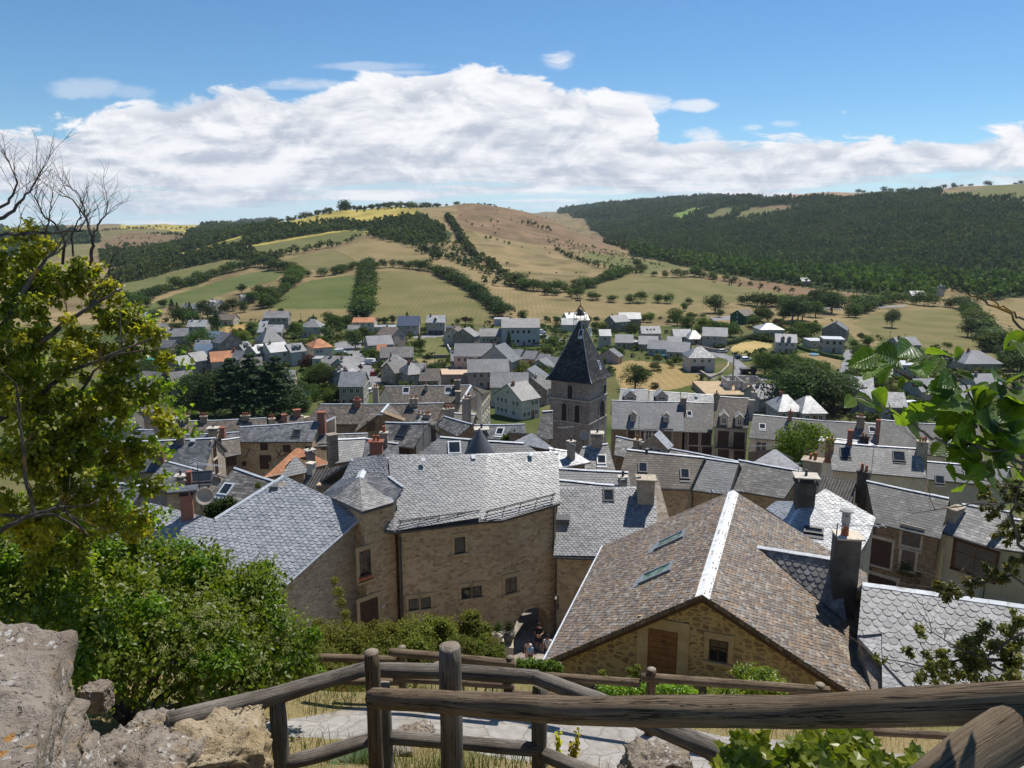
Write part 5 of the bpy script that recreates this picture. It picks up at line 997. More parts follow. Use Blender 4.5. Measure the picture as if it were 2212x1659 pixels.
o_ = tiled('slates', [[tl(eL),tl(eK0),tl(rM),tl(rV)],[tl(rL),tl(rV),tl(eL),tl(eL+Vector((-4,1.5,0)))]], 't_grey', e, .23, .145, seed=4, lift=.03); o_ = tiled('slates', [[tl(eK0),tl(eK),tl(eR),tl(rR),tl(rM)]], 't_grey', e, .23, .145, seed=5, lift=.03)
ridge_cap(e, W(rL), W(rR), 'zinc', .17)
gt = MB(); gt.tube([W(eL)-Z*.05,W(eK0)-Z*.05,W(eK)-Z*.05,W(eR)-Z*.05], .075, 7); gt.build('gutter', M['metal_dark'], e)
fw = [eL+Vector((.35,.25,0)), eK0+Vector((0,.3,0)), eK+Vector((0,.3,0)), eR+Vector((-.2,.35,0))]
zb = -25.5
al, ar = on_pl(one('F',1518,1500), fw[2], wall_axes(fw[2], fw[3])[1]), on_pl(one('F',1768,1420), fw[2], wall_axes(fw[2], fw[3])[1])
d2 = Vector((fw[3].x-fw[2].x, fw[3].y-fw[2].y, 0)); L2 = d2.length; d2.normalize(); n2 = wall_axes(fw[2], fw[3])[1]
ta, tb = (al-fw[2]).dot(d2), (ar-fw[2]).dot(d2); atop = on_pl(one('F',1660,1275), fw[2], n2).z; rad = (tb-ta)/2; zsp = atop-rad*.95
prof_ = [(0,zb),(ta,zb)]+[(ta+rad-rad*math.cos(a), zsp+rad*.95*math.sin(a)) for a in np.linspace(0, math.pi, 15)]+[(tb,zb),(L2,zb),(L2,zE+.1),(0,zE+.1)]
m_ = MB(); TH = 1.1
P3 = lambda s_, z_, k=0: W(Vector((fw[2].x+d2.x*s_, fw[2].y+d2.y*s_, z_))-n2*k)
arch = prof_[2:17]
def skin(k):
 pts_l = [P3(0,zb,k),P3(ta,zb,k),P3(ta,zsp,k),P3(0,zsp,k)]; m_.poly(pts_l); m_.poly([P3(tb,zb,k),P3(L2,zb,k),P3(L2,zsp,k),P3(tb,zsp,k)])
 m_.poly([P3(0,zsp,k),P3(ta,zsp,k),P3(ta,zE+.1,k),P3(0,zE+.1,k)]); m_.poly([P3(tb,zsp,k),P3(L2,zsp,k),P3(L2,zE+.1,k),P3(tb,zE+.1,k)])
 for (s0,z0),(s1,z1) in zip(arch, arch[1:]): m_.poly([P3(s0,z0,k),P3(s1,z1,k),P3(s1,zE+.1,k),P3(s0,zE+.1,k)])
skin(0); skin(TH)
full = [(ta,zb)]+arch+[(tb,zb)]
for (s0,z0),(s1,z1) in zip(full, full[1:]): m_.poly([P3(s0,z0,0),P3(s0,z0,TH),P3(s1,z1,TH),P3(s1,z1,0)])
m_.poly([P3(L2,zb,0),P3(L2,zb,TH),P3(L2,zE,TH),P3(L2,zE,0)])
for a, c in ((fw[0],fw[1]),(fw[1],fw[2])):
 nn = wall_axes(a, c)[1]; m_.prism([W(Vector((a.x,a.y,zb))),W(Vector((c.x,c.y,zb))),W(Vector((c.x,c.y,zb))-nn*TH),W(Vector((a.x,a.y,zb))-nn*TH)], [W(Vector((a.x,a.y,zE+.1))),W(Vector((c.x,c.y,zE+.1))),W(Vector((c.x,c.y,zE+.1))-nn*TH),W(Vector((a.x,a.y,zE+.1))-nn*TH)])
bl, br = back(rL,eL), back(rR,eR); m_.prism([W(Vector((bl.x,bl.y-.3,zb))),W(Vector((br.x-3.4,br.y-.3,zb))),W(Vector((br.x-3.4,br.y-.9,zb))),W(Vector((bl.x,bl.y-.9,zb)))], [W(Vector((bl.x,bl.y-.3,zE))),W(Vector((br.x-3.4,br.y-.3,zE))),W(Vector((br.x-3.4,br.y-.9,zE))),W(Vector((bl.x,bl.y-.9,zE)))])
m_.build('wall', M['stone_warm'], e)
vs = MB()
for (s0,z0),(s1,z1) in zip(arch[1:], arch[2:-1]): pass
ctr = (ta+rad, zsp)
for i in range(11):
 a0, a1 = math.pi*i/11+.015, math.pi*(i+1)/11-.015; ring = [(ctr[0]-rad*1.0*math.cos(a0), ctr[1]+rad*.95*math.sin(a0)),(ctr[0]-rad*1.0*math.cos(a1), ctr[1]+rad*.95*math.sin(a1)),(ctr[0]-rad*1.16*math.cos(a1), ctr[1]+rad*1.1*math.sin(a1)),(ctr[0]-rad*1.16*math.cos(a0), ctr[1]+rad*1.1*math.sin(a0))]
 vs.prism([P3(s_,z_,.1) for s_,z_ in ring], [P3(s_,z_,-.02) for s_,z_ in ring])
vs.build('arch_stones', M['stone_warm'], e)
class bb: pass
bb.e = e; bb.W = W
wins(bb, (fw[0],fw[1]), 'F', [(1125,822,.62,.98,'window','wood_dark'),(790,1250,.58,.7,'window','wood_dark'),(877,1240,.58,.7,'window','wood_dark'),(1168,1168,.55,.7,'window','wood_dark'),(1250,1157,.55,.7,'window','wood_dark')], sur='stone_trim', mull=False)
wins(bb, (fw[2],fw[3]), 'F', [(1495,1112,.8,1.0,'window','wood_brown')], sur='stone_trim')
nrm, U_, S_ = plane_uv([eL,eK0,rM,rV]); sg = MB()
for (pa, pb, pl_) in (((672,672),(1265,592),(eL,eK0,rM)),((1305,600),(1812,470),(eK,eR,rM))):
 n_, _, _ = plane_uv(list(pl_)); a, c = on_pl(one('F',*pa), pl_[0], n_), on_pl(one('F',*pb), pl_[0], n_)
 for h_ in (.16,.28,.38): sg.tube([W(a+n_*h_),W(c+n_*h_)], .018, 5)
 for i in range(5): p = a.lerp(c, (i+.15)/4.3); sg.tube([W(p),W(p+n_*.4)], .025, 5)
sg.build('snow_rail', M['metal_dark'], e)
dp = MB(); dp.tube([W(eR+Vector((-.35,.1,-.1))),W(Vector((eR.x-.35,eR.y+.1,zE-2.9)))], .05, 7); dp.build('downpipe', M['metal_dark'], e)
dp = MB(); q = on_pl(one('F',690,760), fw[0], wall_axes(fw[0],fw[1])[1]); nn = wall_axes(fw[0],fw[1])[1]; dp.tube([W(q+nn*.1),W(Vector((q.x,q.y,-24))+nn*.1)], .055, 7); dp.build('downpipe', M['metal_dark'], e)
for x, y in ((860,208),(1222,188),(1640,168)):
 hk_ = MB(); n_, _, _ = plane_uv([eL,eK0,rM]); p = on_pl(one('F',x,y), eL, n_); hk_.obox(W(p+n_*.06), U_*.12, S_*.14, n_*.04); hk_.build('roof_hook', M['zinc'], e)
aY = 39.4; h0 = at_y(one('F',640,520), aY); h1 = on_z(one('F',418,585), h0.z); h2 = on_z(one('F',215,490), h0.z); ap = at_y(one('F',397,335), 41.1); rb = on_z(one('F',452,213), ap.z); vR = on_z(one('F',716,405), (ap.z+h0.z)/2+.1); h3 = on_z(one('F',120,455), h0.z)
e2, W2 = house_root('wing_house', (h1.x, h1.y+2, -24), 'tall narrow stone wing with a hipped slate end left of the arch house', 'house')
l2 = on_z(one('F',320,292), ap.z-.5)
PL = [[h1,h0,ap],[h1,ap,h2],[h0,vR,rb,ap],[h2,ap,rb,l2,h3]]
roof_obj('roof', [[W2(q) for q in p] for p in PL], 'slate_dark', e2, .12)
tiled('slates', [[W2(q)+Z*.03 for q in p] for p in PL[:2]], 't_lauze', e2, .25, .17, seed=7); tiled('slates', [[W2(q)+Z*.03 for q in PL[2]]], 't_new', e2, .24, .16, seed=8); tiled('slates', [[W2(q)+Z*.03 for q in PL[3]]], 't_grey', e2, .24, .16, seed=9)
ridge_cap(e2, W2(ap), W2(rb), 'zinc', .22); ridge_cap(e2, W2(rb), W2(vR), 'zinc', .07, 'valley_flashing')
wl = [h1+Vector((-1.9,.25,0)), h0+Vector((-.1,.3,0))]; kx = wl[1]-wl[0]
wall_obj(e2, [([W2(v) for v in (h2+Vector((.3,.2,-.1)), h1+Vector((0,.3,-.1)), h0+Vector((0,.3,-.1)), h0+Vector((.2,5,-.1)), h2+Vector((-.5,5,-.1)))], -25.5+24)], 'stone_warm')
b2 = B_(); b2.e = e2; b2.W = W2; fa, fb = h1+Vector((0,.3,0)), h0+Vector((0,.3,0))
wins(b2, (fa,fb), 'F', [(437,968,.72,1.75,'window','wood_brown'),(468,1350,1.15,2.2,'door','wood_dark')], sur='stone_trim')
q = MB(); nn = wall_axes(fa,fb)[1]; tt_ = wall_axes(fa,fb)[0]; P = W2(on_pl(one('F',570,1265), fa, nn)); q.obox(P+nn*.02, tt_*.09, nn*.015, Z*.06); npl = q.build('number_plate', M['frame_white'], e2)
q = MB(); q.obox(P+nn*.04, tt_*.008, nn*.006, Z*.035); q.obox(P+nn*.04-tt_*.012+Z*.022, tt_*.012, nn*.005, Z*.008); q.build('digit', M['paint_dark'] if 'paint_dark' in M else M['metal_dark'], npl)
q = MB(); P = W2(on_pl(one('F',432,1050), fa, nn)); q.obox(P+nn*.16, tt_*.36, nn*.12, Z*.09); q.build('flower_box', M['terracotta'], e2)
rc = at_y(one('E',2096,786), 39.2); sl_ = .62; nP = Vector((-.12*sl_, -sl_, 1)).normalized(); top_, bot_, lft, x1 = [on_pl(one('E',*p), rc, nP) for p in ((1506,506),(1524,1298),(1005,818),(1180,1330))]
e3, W3 = house_root('scalloped_roof_house', (bot_.x-2, bot_.y+1, -21), 'house with a new pale scalloped slate roof left of the arch house', 'house')
nP2 = Vector((.35, -.52, 1)).normalized(); nP2 = Vector((-.30*.5, -.5, 1)).normalized(); low = [on_pl(one('E',*p), lft-Z*.0, nP2) for p in ((1005,818),(1335,1050),(1230,1200),(700,1420),(60,1200),(-100,960),(360,770),(540,700))]
PM = [[rc,top_,lft,x1,bot_]]; PLw = [low]
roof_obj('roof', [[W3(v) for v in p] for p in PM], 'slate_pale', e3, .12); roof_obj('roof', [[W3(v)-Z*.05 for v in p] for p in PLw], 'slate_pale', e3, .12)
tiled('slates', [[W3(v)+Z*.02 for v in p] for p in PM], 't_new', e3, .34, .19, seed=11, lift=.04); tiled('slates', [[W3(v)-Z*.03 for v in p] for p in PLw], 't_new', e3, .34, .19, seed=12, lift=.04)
ridge_cap(e3, W3(lft), W3(top_), 'zinc', .17, 'verge_flashing', .3); ridge_cap(e3, W3(bot_), W3(rc), 'zinc', .06, 'verge_flashing', .8, False)
bk1 = top_+Vector((1.0,3.2,-2.2)); bk2 = rc+Vector((1.2,2.4,-1.4))
wall_obj(e3, [([W3(bot_+Vector((-.05,.25,-.15))), W3(rc+Vector((-.35,.1,-.15))), W3(top_+Vector((0,-.4,-.15))), W3(lft+Vector((.4,0,-.15))), W3(x1+Vector((.3,.3,-.15)))], -1.5-3)], 'stone_pale')
q = MB(); P = on_pl(one('E',1440,600), rc, nP); q.prism([W3(P+v) for v in (Vector((-.28,-.1,-.1)),Vector((.28,-.1,-.1)),Vector((.2,.4,.1)),Vector((-.2,.4,.1)))], [W3(P+v) for v in (Vector((-.22,-.12,.18)),Vector((.22,-.12,.18)),Vector((.1,.4,.3)),Vector((-.1,.4,.3)))]); q.build('roof_vent', M['slate'], e3)
Pc = on_pl(one('E',812,800), lft, nP2); ch = MB(); ch.box(W3(Pc)-Z*.8, .62, .55, 2.0, .3); cc = ch.build('chimney', M['brick'], e3); q = MB(); q.box(W3(Pc)+Z*1.2, .72, .66, .1, .3)
for a_, b_ in ((-1,-1),(1,-1),(1,1),(-1,1)): q.box(W3(Pc)+Vector((a_*.3,b_*.26,1.3)), .09, .09, .25, .3)
q.build('chimney_head', M['brick'], cc); q = MB(); q.box(W3(Pc)+Vector((-.15,0,1.55)), 1.5, .95, .09, .3); q.build('chimney_slab', M['slate_dark'], cc)
def aerial(p, h, ang, L=1.0, n=9, label='', mast=True, grid=False):
 e = empty('tv_aerial', p); tag(e, label, 'aerial'); MB().tube([(0,0,-.4),(0,0,h)], .022, 6).build('mast', M['metal_dark'], e)
 d_ = Vector((math.cos(ang), math.sin(ang), 0)); s_ = Vector((-d_.y, d_.x, 0)); q = MB(); q.tube([d_*-.2+Z*(h-.1), d_*L+Z*(h-.1)], .016, 5)
 for i in range(n): c = d_*(-.15+L*1.1*i/(n-1))+Z*(h-.1); q.tube([c-s_*(.28-.012*i), c+s_*(.28-.012*i)], .009, 4)
 if grid:
  for k in range(5): c = d_*-.25+Z*(h-.35+.12*k); q.tube([c-s_*.35, c+s_*.35], .009, 4)
 q.build('antenna', M['zinc'], e); return e
aerial(Pc+Vector((.55,.5,.6)), 2.4, -.25, 1.5, 14, 'large comb shaped aerial on a rusty mast above the brick chimney at left', grid=True)
d_e = empty('satellite_dish', Pc+Vector((.85,.35,1.05))); tag(d_e, 'white satellite dish beside the brick chimney with slate slab', 'dish'); q = MB(); q.lathe((0,0,0), [(.05,.0),(.3,.05),(.47,.13),(.49,.14),(.46,.15),(.3,.08),(.05,.03)], 20); o_ = q.build('reflector', M['plaster_pale'], d_e, True); o_.rotation_euler = (1.25,0,.5)
MB().tube([(0,.05,-.9),(0,.05,.05)], .025, 6).build('pole', M['metal_dark'], d_e)
T5 = b = gable('gate_house', 'scalloped grey slate house joining the arch house, a great stone chimney on its roof', 'house', 'G', (146,1088),(480,1100),(187,592),(742,590), 42.2,.72,'slate_dark','stone_warm', zb=-25, tile=True)
v_ = [b.A, b.A+b.U*8.4, on_pl(one('G',893,672), b.o, b.n), b.P1, b.P0]; v_ = [b.A, on_pl(one('G',900,1100), b.o, b.n), on_pl(one('G',893,660), b.o, b.n), on_pl(one('G',742,590), b.o, b.n), b.P0]
roof_obj('roof', [[b.W(q) for q in v_]], 'slate_dark', b.e, .1); tiled('slates', [[b.W(q)+Z*.04 for q in v_]], 't_grey', b.e, .24, .15, seed=14, lift=.03)
chims(b, 'G', [(812,665,1.55,1.25,1.7,'stone_pale',0)]); skys(b, 'G', [(545,650,.62,.82)]); P = b.W(on_pl(one('G',812,590), b.o, b.n)); q = MB(); q.lathe(P+Z*2.2, [(.1,0),(.1,.25),(.17,.27),(.17,.36),(.05,.4)], 10); q.build('cowl', M['metal_dark'], b.e)
q = MB(); P = b.W(on_pl(one('G',212,835), b.o, b.n)); q.obox(P+b.n*.16, b.U*.42, b.S*.22, b.n*.16); q.obox(P+b.n*.36+b.S*.05, b.U*.46, b.S*.2, b.n*.05); q.build('roof_vent', M['slate'], b.e)
ww = MB(); s1 = on_pl(one('G',895,700), b.o, b.n); ww.prism([b.W(Vector((s1.x,s1.y-3.2,-25))),b.W(Vector((s1.x+.8,s1.y-3.2,-25))),b.W(Vector((s1.x+.8,s1.y+4,-25))),b.W(Vector((s1.x,s1.y+4,-25)))], [b.W(Vector((s1.x,s1.y-3.2,s1.z-1.9))),b.W(Vector((s1.x+.8,s1.y-3.2,s1.z-1.9))),b.W(Vector((s1.x+.8,s1.y+4,s1.z+.3))),b.W(Vector((s1.x,s1.y+4,s1.z+.3)))]); ww.build('party_wall', M['stone_grey'], b.e)
t_, n = wall_axes(*b.front); ir = MB(); P = b.W(on_pl(one('F',1838,1240), b.front[0], n)); ir.obox(P+n*.05, t_*.02, n*.02, Z*.42); ir.obox(P+n*.05-Z*.25, t_*.06, n*.02, Z*.12); ir.build('wall_hook', M['metal_dark'], b.e)
# ---------------------------------------------------------------- big brown-slated house with the gable
A0 = at_y(one('K',1540,292), 24.0); hd = math.radians(20); gdir = Vector((math.cos(hd), -math.sin(hd), 0)); gn = Vector((-math.sin(hd), -math.cos(hd), 0))
E0n = on_pl(one('K',290,822), A0, gn); E1n = on_pl(one('L',1168,1228), A0, gn); A1 = on_z(one('G',1452,618), A0.z); rv = A1-A0; nLp = (A1-A0).cross(E0n-A0); E0f = on_pl(one('G',508,1020), A0, nLp); E1f = E1n+rv*1.0
e4, W4 = house_root('gabled_house', (A0.x, A0.y+4, -19.5), 'house with a huge brown slate roof and rubble gable facing the path', 'house')
PLs = [[E0n,A0,A1,E0f],[A0,E1n,E1f,A1]]
roof_obj('roof', [[W4(v) for v in p] for p in PLs], 'lauze_brown', e4, .10)
tiled('slates', [[W4(v)+Z*.02 for v in PLs[0]]], 't_brown', e4, .215, .15, seed=21, lift=.045, jit=.014); tiled('slates', [[W4(v)+Z*.02 for v in PLs[1]]], 't_brown', e4, .215, .15, seed=22, lift=.036, jit=.014)
ridge_cap(e4, W4(A0-rv.normalized()*.05), W4(A1), 'ridge_white', .24, 'ridge_cap', .55)
vf = MB()
for a, c in ((E0n,E0f),): vf.obox((W4(a)+W4(c))/2+Z*.02-gdir*.06, (c-a)/2, gdir*.03, Z*.06)
vf.build('verge_flashing', M['zinc'], e4)
bl_ = MB()
for a, c in ((E0n,A0),(A0,E1n)): bl_.obox((W4(a)+W4(c))/2-Z*.22-gn*.12, (c-a)/2, gn*.06, Z*.07)
bl_.build('barge_board', M['wood_dark'], e4)
k = .35; pf = lambda v, z=0: W4(v-gn*k+Z*z)
ringn = [pf(Vector((E0n.x,E0n.y,-20))+gdir*.55), pf(E0n+gdir*.55,-.02+.28), pf(A0,-.22), pf(E1n-gdir*.5,.18), pf(Vector((E1n.x,E1n.y,-20))-gdir*.5)]
m_ = MB(); m_.prism(ringn, [v+rv*.94 for v in ringn]); m_.build('wall', M['stone_gable'], e4)
b4 = B_(); b4.e = e4; b4.W = W4; fa = A0-gn*k
for (x0,y0,x1,y1,kd) in ((1113,560,1332,940,'door'),(1592,640,1742,812,'window')):
 c0 = on_pl(one('K',(x0+x1)/2,y0), fa, gn); c1 = on_pl(one('K',(x0+x1)/2,y1), fa, gn); l_ = on_pl(one('K',x0,(y0+y1)/2), fa, gn); r_ = on_pl(one('K',x1,(y0+y1)/2), fa, gn)
 w_ = (r_-l_).length; h_ = abs(c0.z-c1.z); c = (c0+c1)/2
 if kd == 'door':
  m_ = MB(); nb = 8
  for i in range(nb): zc = c.z-h_/2+h_*(i+.5)/nb; m_.obox(W4(Vector((c.x,c.y,zc)))+gn*(.03+.004*(i % 2)), gdir*(w_/2), gn*.03, Z*(h_/nb/2-.008))
  d4 = m_.build('door', M['wood_brown'], e4); q = MB(); q.obox(W4(c)+gn*.08+gdir*(w_*.05)+Z*h_*.27, gdir*.03, gn*.03, Z*.06); q.build('handle', M['metal_dark'], d4)
  q = MB(); q.obox(W4(c)+gn*.02-gdir*(w_/2+.22), gdir*.2, gn*.03, Z*(h_/2)); q.obox(W4(c)+gn*.02+gdir*(w_/2+.22), gdir*.2, gn*.03, Z*(h_/2)); q.obox(W4(c)+gn*.022+Z*(h_/2+.2), gdir*(w_/2+.42), gn*.03, Z*.2); q.build('stone_surround', M['stone_trim'], d4)
 else: opening(e4, W4(c), gdir, gn, w_, h_, 'window', 'wood_dark', 'stone_trim')
nL, UL, SL = plane_uv(PLs[0])
for x, y in ((1000,985),(900,1225)):
 P = on_pl(one('G',x,y), E0n, nL); skylight(e4, W4(P)+nL*.04, UL, SL, nL, .78, 1.35, 'skyglass', 'zinc_dark')
nR, UR, SR = plane_uv(PLs[1])
ck = on_pl(one('H',845,1395), A0, nR); s0 = on_pl(one('H',150,1028), A0, nR)+Z*.05; s1 = on_z(one('H',735,1112), s0.z+.05); s2 = on_pl(one('H',600,1420), A0, nR)+Z*.05; s3 = on_pl(one('H',800,1580), A0, nR)+Z*.05
roof_obj('saddle_roof', [[W4(s0),W4(s2),W4(s1)],[W4(s1),W4(s2),W4(s3)]], 'slate_dark', e4, .08); tiled('slates', [[W4(v)+Z*.03 for v in (s0,s2,s1)],[W4(v)+Z*.03 for v in (s1,s2,s3)]], 't_lauze', e4, .29, .22, seed=25, lift=.035); ridge_cap(e4, W4(s0), W4(s1), 'zinc', .13)
zt_ = 0; cen = at_y(one('H',848,985), 27.2); cen.y += .55; zt_ = cen.z
e5, W5 = house_root('stack_house', (cen.x, cen.y, -20), 'tall dark rendered chimney stack with a white cap rising beside the brown slate roof', 'chimney', None)
m_ = MB(); m_.box(W5(Vector((cen.x,cen.y,-20))), .86, .8, zt_+20, -.12); m_.build('stack', M['concrete_dark'], e5)
m_ = MB(); m_.box(W5(Vector((cen.x+.05,cen.y,zt_))), 1.0, .92, .07, -.12); cap_ = m_.build('cap_slab', M['plaster_white'], e5)
m_ = MB(); cx = Vector((cen.x-.1,cen.y,zt_+.07)); m_.lathe(W5(cx), [(.16,0),(.14,.03),(.13,.46),(.15,.47)], 14); pot = m_.build('chimney_pot', M['terracotta'], e5, True)
m_ = MB(); m_.lathe(W5(cx+Z*.47), [(.165,0),(.16,.3),(.14,.31)], 14); 
for a in range(5): m_.box(W5(cx+Z*.78)+Vector((.12*math.cos(a*1.257),.12*math.sin(a*1.257),0)), .05, .05, .17)
m_.lathe(W5(cx+Z*.95), [(.27,0),(.25,.05),(.14,.13),(.03,.17)], 16); m_.build('cowl', M['concrete'], pot)
aerial(Vector((cen.x-.55,cen.y-.3,zt_-.3)), .95, 0.0, 1.75, 8, 'long horizontal comb aerial mounted on the dark rendered stack')
k0 = at_y(one('H',1012,812), 41.0); nK = Vector((-.22, -.52, 1)).normalized(); kp = [on_pl(one('H',*p), k0, nK) for p in ((650,605),(1012,812),(960,960),(760,1300),(560,1180),(385,862),(490,695))]
e6, W6 = house_root('pale_roof_house', (k0.x-3, k0.y, -27), 'house with a new light grey slate roof between the brown roof and the right street', 'house')
roof_obj('roof', [[W6(v) for v in kp]], 'slate_pale', e6, .12); tiled('slates', [[W6(v)+Z*.03 for v in kp]], 't_new', e6, .26, .15, seed=31)
kl = [kp[6], kp[5], on_z(one('H',215,748), kp[5].z-.3), on_z(one('H',285,690), kp[5].z+.2), on_z(one('H',480,672), kp[6].z-.1)]
roof_obj('roof', [[W6(v) for v in (kl[0],kl[1],kl[2],kl[3])]], 'slate_pale', e6, .1); tiled('slates', [[W6(v)+Z*.03 for v in (kl[0],kl[1],kl[2],kl[3])]], 't_new', e6, .26, .15, seed=32)
ridge_cap(e6, W6(kp[5]), W6(kp[6]), 'zinc', .2); ridge_cap(e6, W6(kp[6]+Vector((.6,.4,0))), W6(kp[0]), 'zinc', .2)
chimney(e6, W6(kp[6]), 1.05, .9, 1.25, 'concrete_dark', -1, -.2); P = on_pl(one('H',560,908), k0, nK); nn_, U6, S6 = plane_uv(kp); skylight(e6, W6(P)+nn_*.05, U6, S6, nn_, .95, .35, 'glass', 'metal_dark')
ct = sum(kp, Vector())/len(kp); wall_obj(e6, [([W6(v.lerp(ct, .04)-Z*.16) for v in kp], -3)], 'stone_pale')
r0_ = at_y(one('L',968,192), 26.0); r1_ = on_z(one('L',2212,366), r0_.z); r1_ = r0_+(r1_-r0_)*1.35; sR = .62; dR = (r1_-r0_); dR.z = 0; dR.normalize(); pR = Vector((-dR.y, dR.x, 0)); nR2 = Vector((-sR*pR.x, -sR*pR.y, 1)).normalized()
lp = [on_pl(one('L',*p), r0_, nR2) for p in ((968,192),(930,600),(1120,800),(1128,1440))]; dn = lp[3]; lr_ = dn+dR*((r1_-r0_).length)
e7, W7 = house_root('large_slate_house', (r0_.x+4, r0_.y-2, -21), 'low house with large pale scalloped slates at the lower right', 'house')
PR = [[lp[0],lp[1],lp[2],lp[3],lr_,r1_]]; PRc = [[lp[0],lp[1],r1_],[lp[1],lp[2],lp[3],lr_,r1_]]
roof_obj('roof', [[W7(v) for v in p] for p in PRc], 'slate_pale', e7, .12); tiled('slates', [[W7(v)+Z*.03 for v in p] for p in PRc], 't_right', e7, .33, .235, seed=41, lift=.03, jit=.02); ridge_cap(e7, W7(r0_), W7(r1_), 'zinc', .16)
bq = [r1_+pR*5-Z*3.1, r0_+pR*5-Z*3.1]; roof_obj('roof', [[W7(r0_),W7(r1_),W7(bq[0]),W7(bq[1])]], 'slate_pale', e7, .12)
wall_obj(e7, [([W7(v+Vector((.2,.3,-.16))) for v in (lp[3],lr_,r1_,r0_,lp[1])], -3)], 'stone_grey')
# ---------------------------------------------------------------- bell tower
tY = 104.0; Cn = at_y(one('C',447,715), tY); Cl = at_y(one('C',146,672), tY); 
side = 6.5; th = math.radians(30); dl = Vector((-math.cos(th), math.sin(th), 0)); dr = Vector((math.sin(th), math.cos(th), 0))
kx = on_z(one('C',146,680), Cn.z); side = ((one('C',447,0)[0]-one('C',146,0)[0])/F*tY)/math.cos(th)*1.03
zt = Cn.z; e8 = empty('bell_tower', (Cn.x, Cn.y, -46)); tag(e8, 'square stone bell tower with a steep slate spire', 'tower'); o8 = Vector((Cn.x, Cn.y, -46)); W8 = lambda v: v-o8
c0 = Cn; c1 = Cn+dl*side; c3 = Cn+dr*side; c2 = c1+dr*side
zs1 = on_pl(one('C',447,868), Cn, Vector((0,1,0))).z; zs2 = on_pl(one('C',452,1047), Cn, Vector((0,1,0))).z
m_ = MB(); R4 = lambda z_, g=0: [Vector((v.x,v.y,z_))+((v-(c0+c2)/2)*Vector((1,1,0))).normalized()*g for v in (c0,c1,c2,c3)]
m_.prism([W8(v) for v in R4(-47,.12)], [W8(v) for v in R4(zs2,.10)]); m_.prism([W8(v) for v in R4(zs2+.002,.0)], [W8(v) for v in R4(zs1,.0)]); m_.prism([W8(v) for v in R4(zs1+.002,-.12)], [W8(v) for v in R4(zt,-.12)])
m_.build('wall', M['stone_tower'], e8)
for z_ in (zs1, zs2): q = MB(); q.prism([W8(v) for v in R4(z_-.13,.16)], [W8(v) for v in R4(z_+.05,.22)]); q.build('string_course', M['stone_trim_grey'], e8)
q = MB(); q.prism([W8(v) for v in R4(zt-.32,.08)], [W8(v) for v in R4(zt-.02,.3)]); q.build('cornice', M['stone_trim_grey'], e8)
ctr = (c0+c2)/2; zap = at_y(one('C',410,212), tY+side*.68).z
def ring_at(z_, half): return [Vector((ctr.x,ctr.y,z_))+(v-ctr)*Vector((1,1,0))*half for v in (c0,c1,c2,c3)]
hz_ = zap-.3-zt; lv = [(zt-.08+f_*hz_, k_) for f_, k_ in ((0,1.17),(.05,1.05),(.12,.95),(.33,.73),(.56,.49),(.79,.27),(1,.05))]
polys = []
for (za,ha),(zb2,hb) in zip(lv, lv[1:]):
 r_a, r_b = ring_at(za,ha), ring_at(zb2,hb)
 for i in range(4): j = (i+1) % 4; polys.append([W8(r_a[i]),W8(r_a[j]),W8(r_b[j]),W8(r_b[i])])
roof_obj('spire', polys, 'slate_spire', e8, .08)
for i in (0,3,1): 
 fl = MB(); fl.tube([W8(ring_at(z_,h_)[i]+Z*.03) for z_,h_ in lv], .07, 6); fl.build('hip_flashing', M['zinc_dark'], e8)
rt, lt = Vector((math.cos(th),-math.sin(th),0)), Vector((-math.sin(th),-math.cos(th),0))   # outward normals: right face, left face
def arch_open(face_o, t_, n, P, w, h, matn='soot_and_shade', surm='stone_tower', louv=False):  # flat dark panel on the wall; the shade inside is painted, not recessed
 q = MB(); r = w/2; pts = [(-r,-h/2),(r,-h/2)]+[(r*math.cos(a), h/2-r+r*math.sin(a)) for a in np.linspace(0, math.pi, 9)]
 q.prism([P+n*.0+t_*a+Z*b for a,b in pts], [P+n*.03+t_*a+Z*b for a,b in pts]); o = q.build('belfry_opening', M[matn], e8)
 s_ = MB(); out = [(-r,-h/2)]+[(r*math.cos(a), h/2-r+r*math.sin(a)) for a in np.linspace(math.pi, 0, 11)]+[(r,-h/2)]
 for (a0,b0),(a1,b1) in zip(out, out[1:]):
  f_ = lambda a,b,k: P+t_*(a*(1+k/r) if b > h/2-r-.01 else a+math.copysign(k,a))+Z*(b+(k*(b-(h/2-r))/r if b > h/2-r else 0))
  s_.prism([f_(a0,b0,0),f_(a1,b1,0),f_(a1,b1,.3),f_(a0,b0,.3)], [f_(a0,b0,0)+n*.12,f_(a1,b1,0)+n*.12,f_(a1,b1,.3)+n*.12,f_(a0,b0,.3)+n*.12])
 s_.build('stone_surround', M[surm], o); return o
for x, y, w, h, right, lo in ((292,800,.75,2.3,0,0),(245,950,.75,2.6,0,1),(348,965,.75,2.6,0,1),(540,952,1.7,3.6,1,1)):
 n = rt if right else lt; t_ = dr if right else -dl; off = Cn+n*(.0 if lo else -.09)
 P = W8(on_pl(one('C',x,y), off, n)); arch_open(off, t_, n, P, w, h)
P = W8(on_pl(one('C',563,785), Cn-rt*.09, rt)); opening(e8, P, dr, rt, 1.0, 1.9, 'window', 'soot_and_shade', 'stone_trim_grey', False, 'belfry_opening', 'soot_and_shade')  # frame and pane coloured black for the shade inside
for (x, y, pi) in ((378,325,16),(518,570,15),(445,305,19)):
 pl_ = polys[pi]; n_, U8, S8 = plane_uv(pl_); P = on_pl(one('C',x,y), pl_[0]+o8, n_)-o8; skylight(e8, P, U8, S8, n_, .55, .95, 'glass', 'zinc', 'spire_hatch')
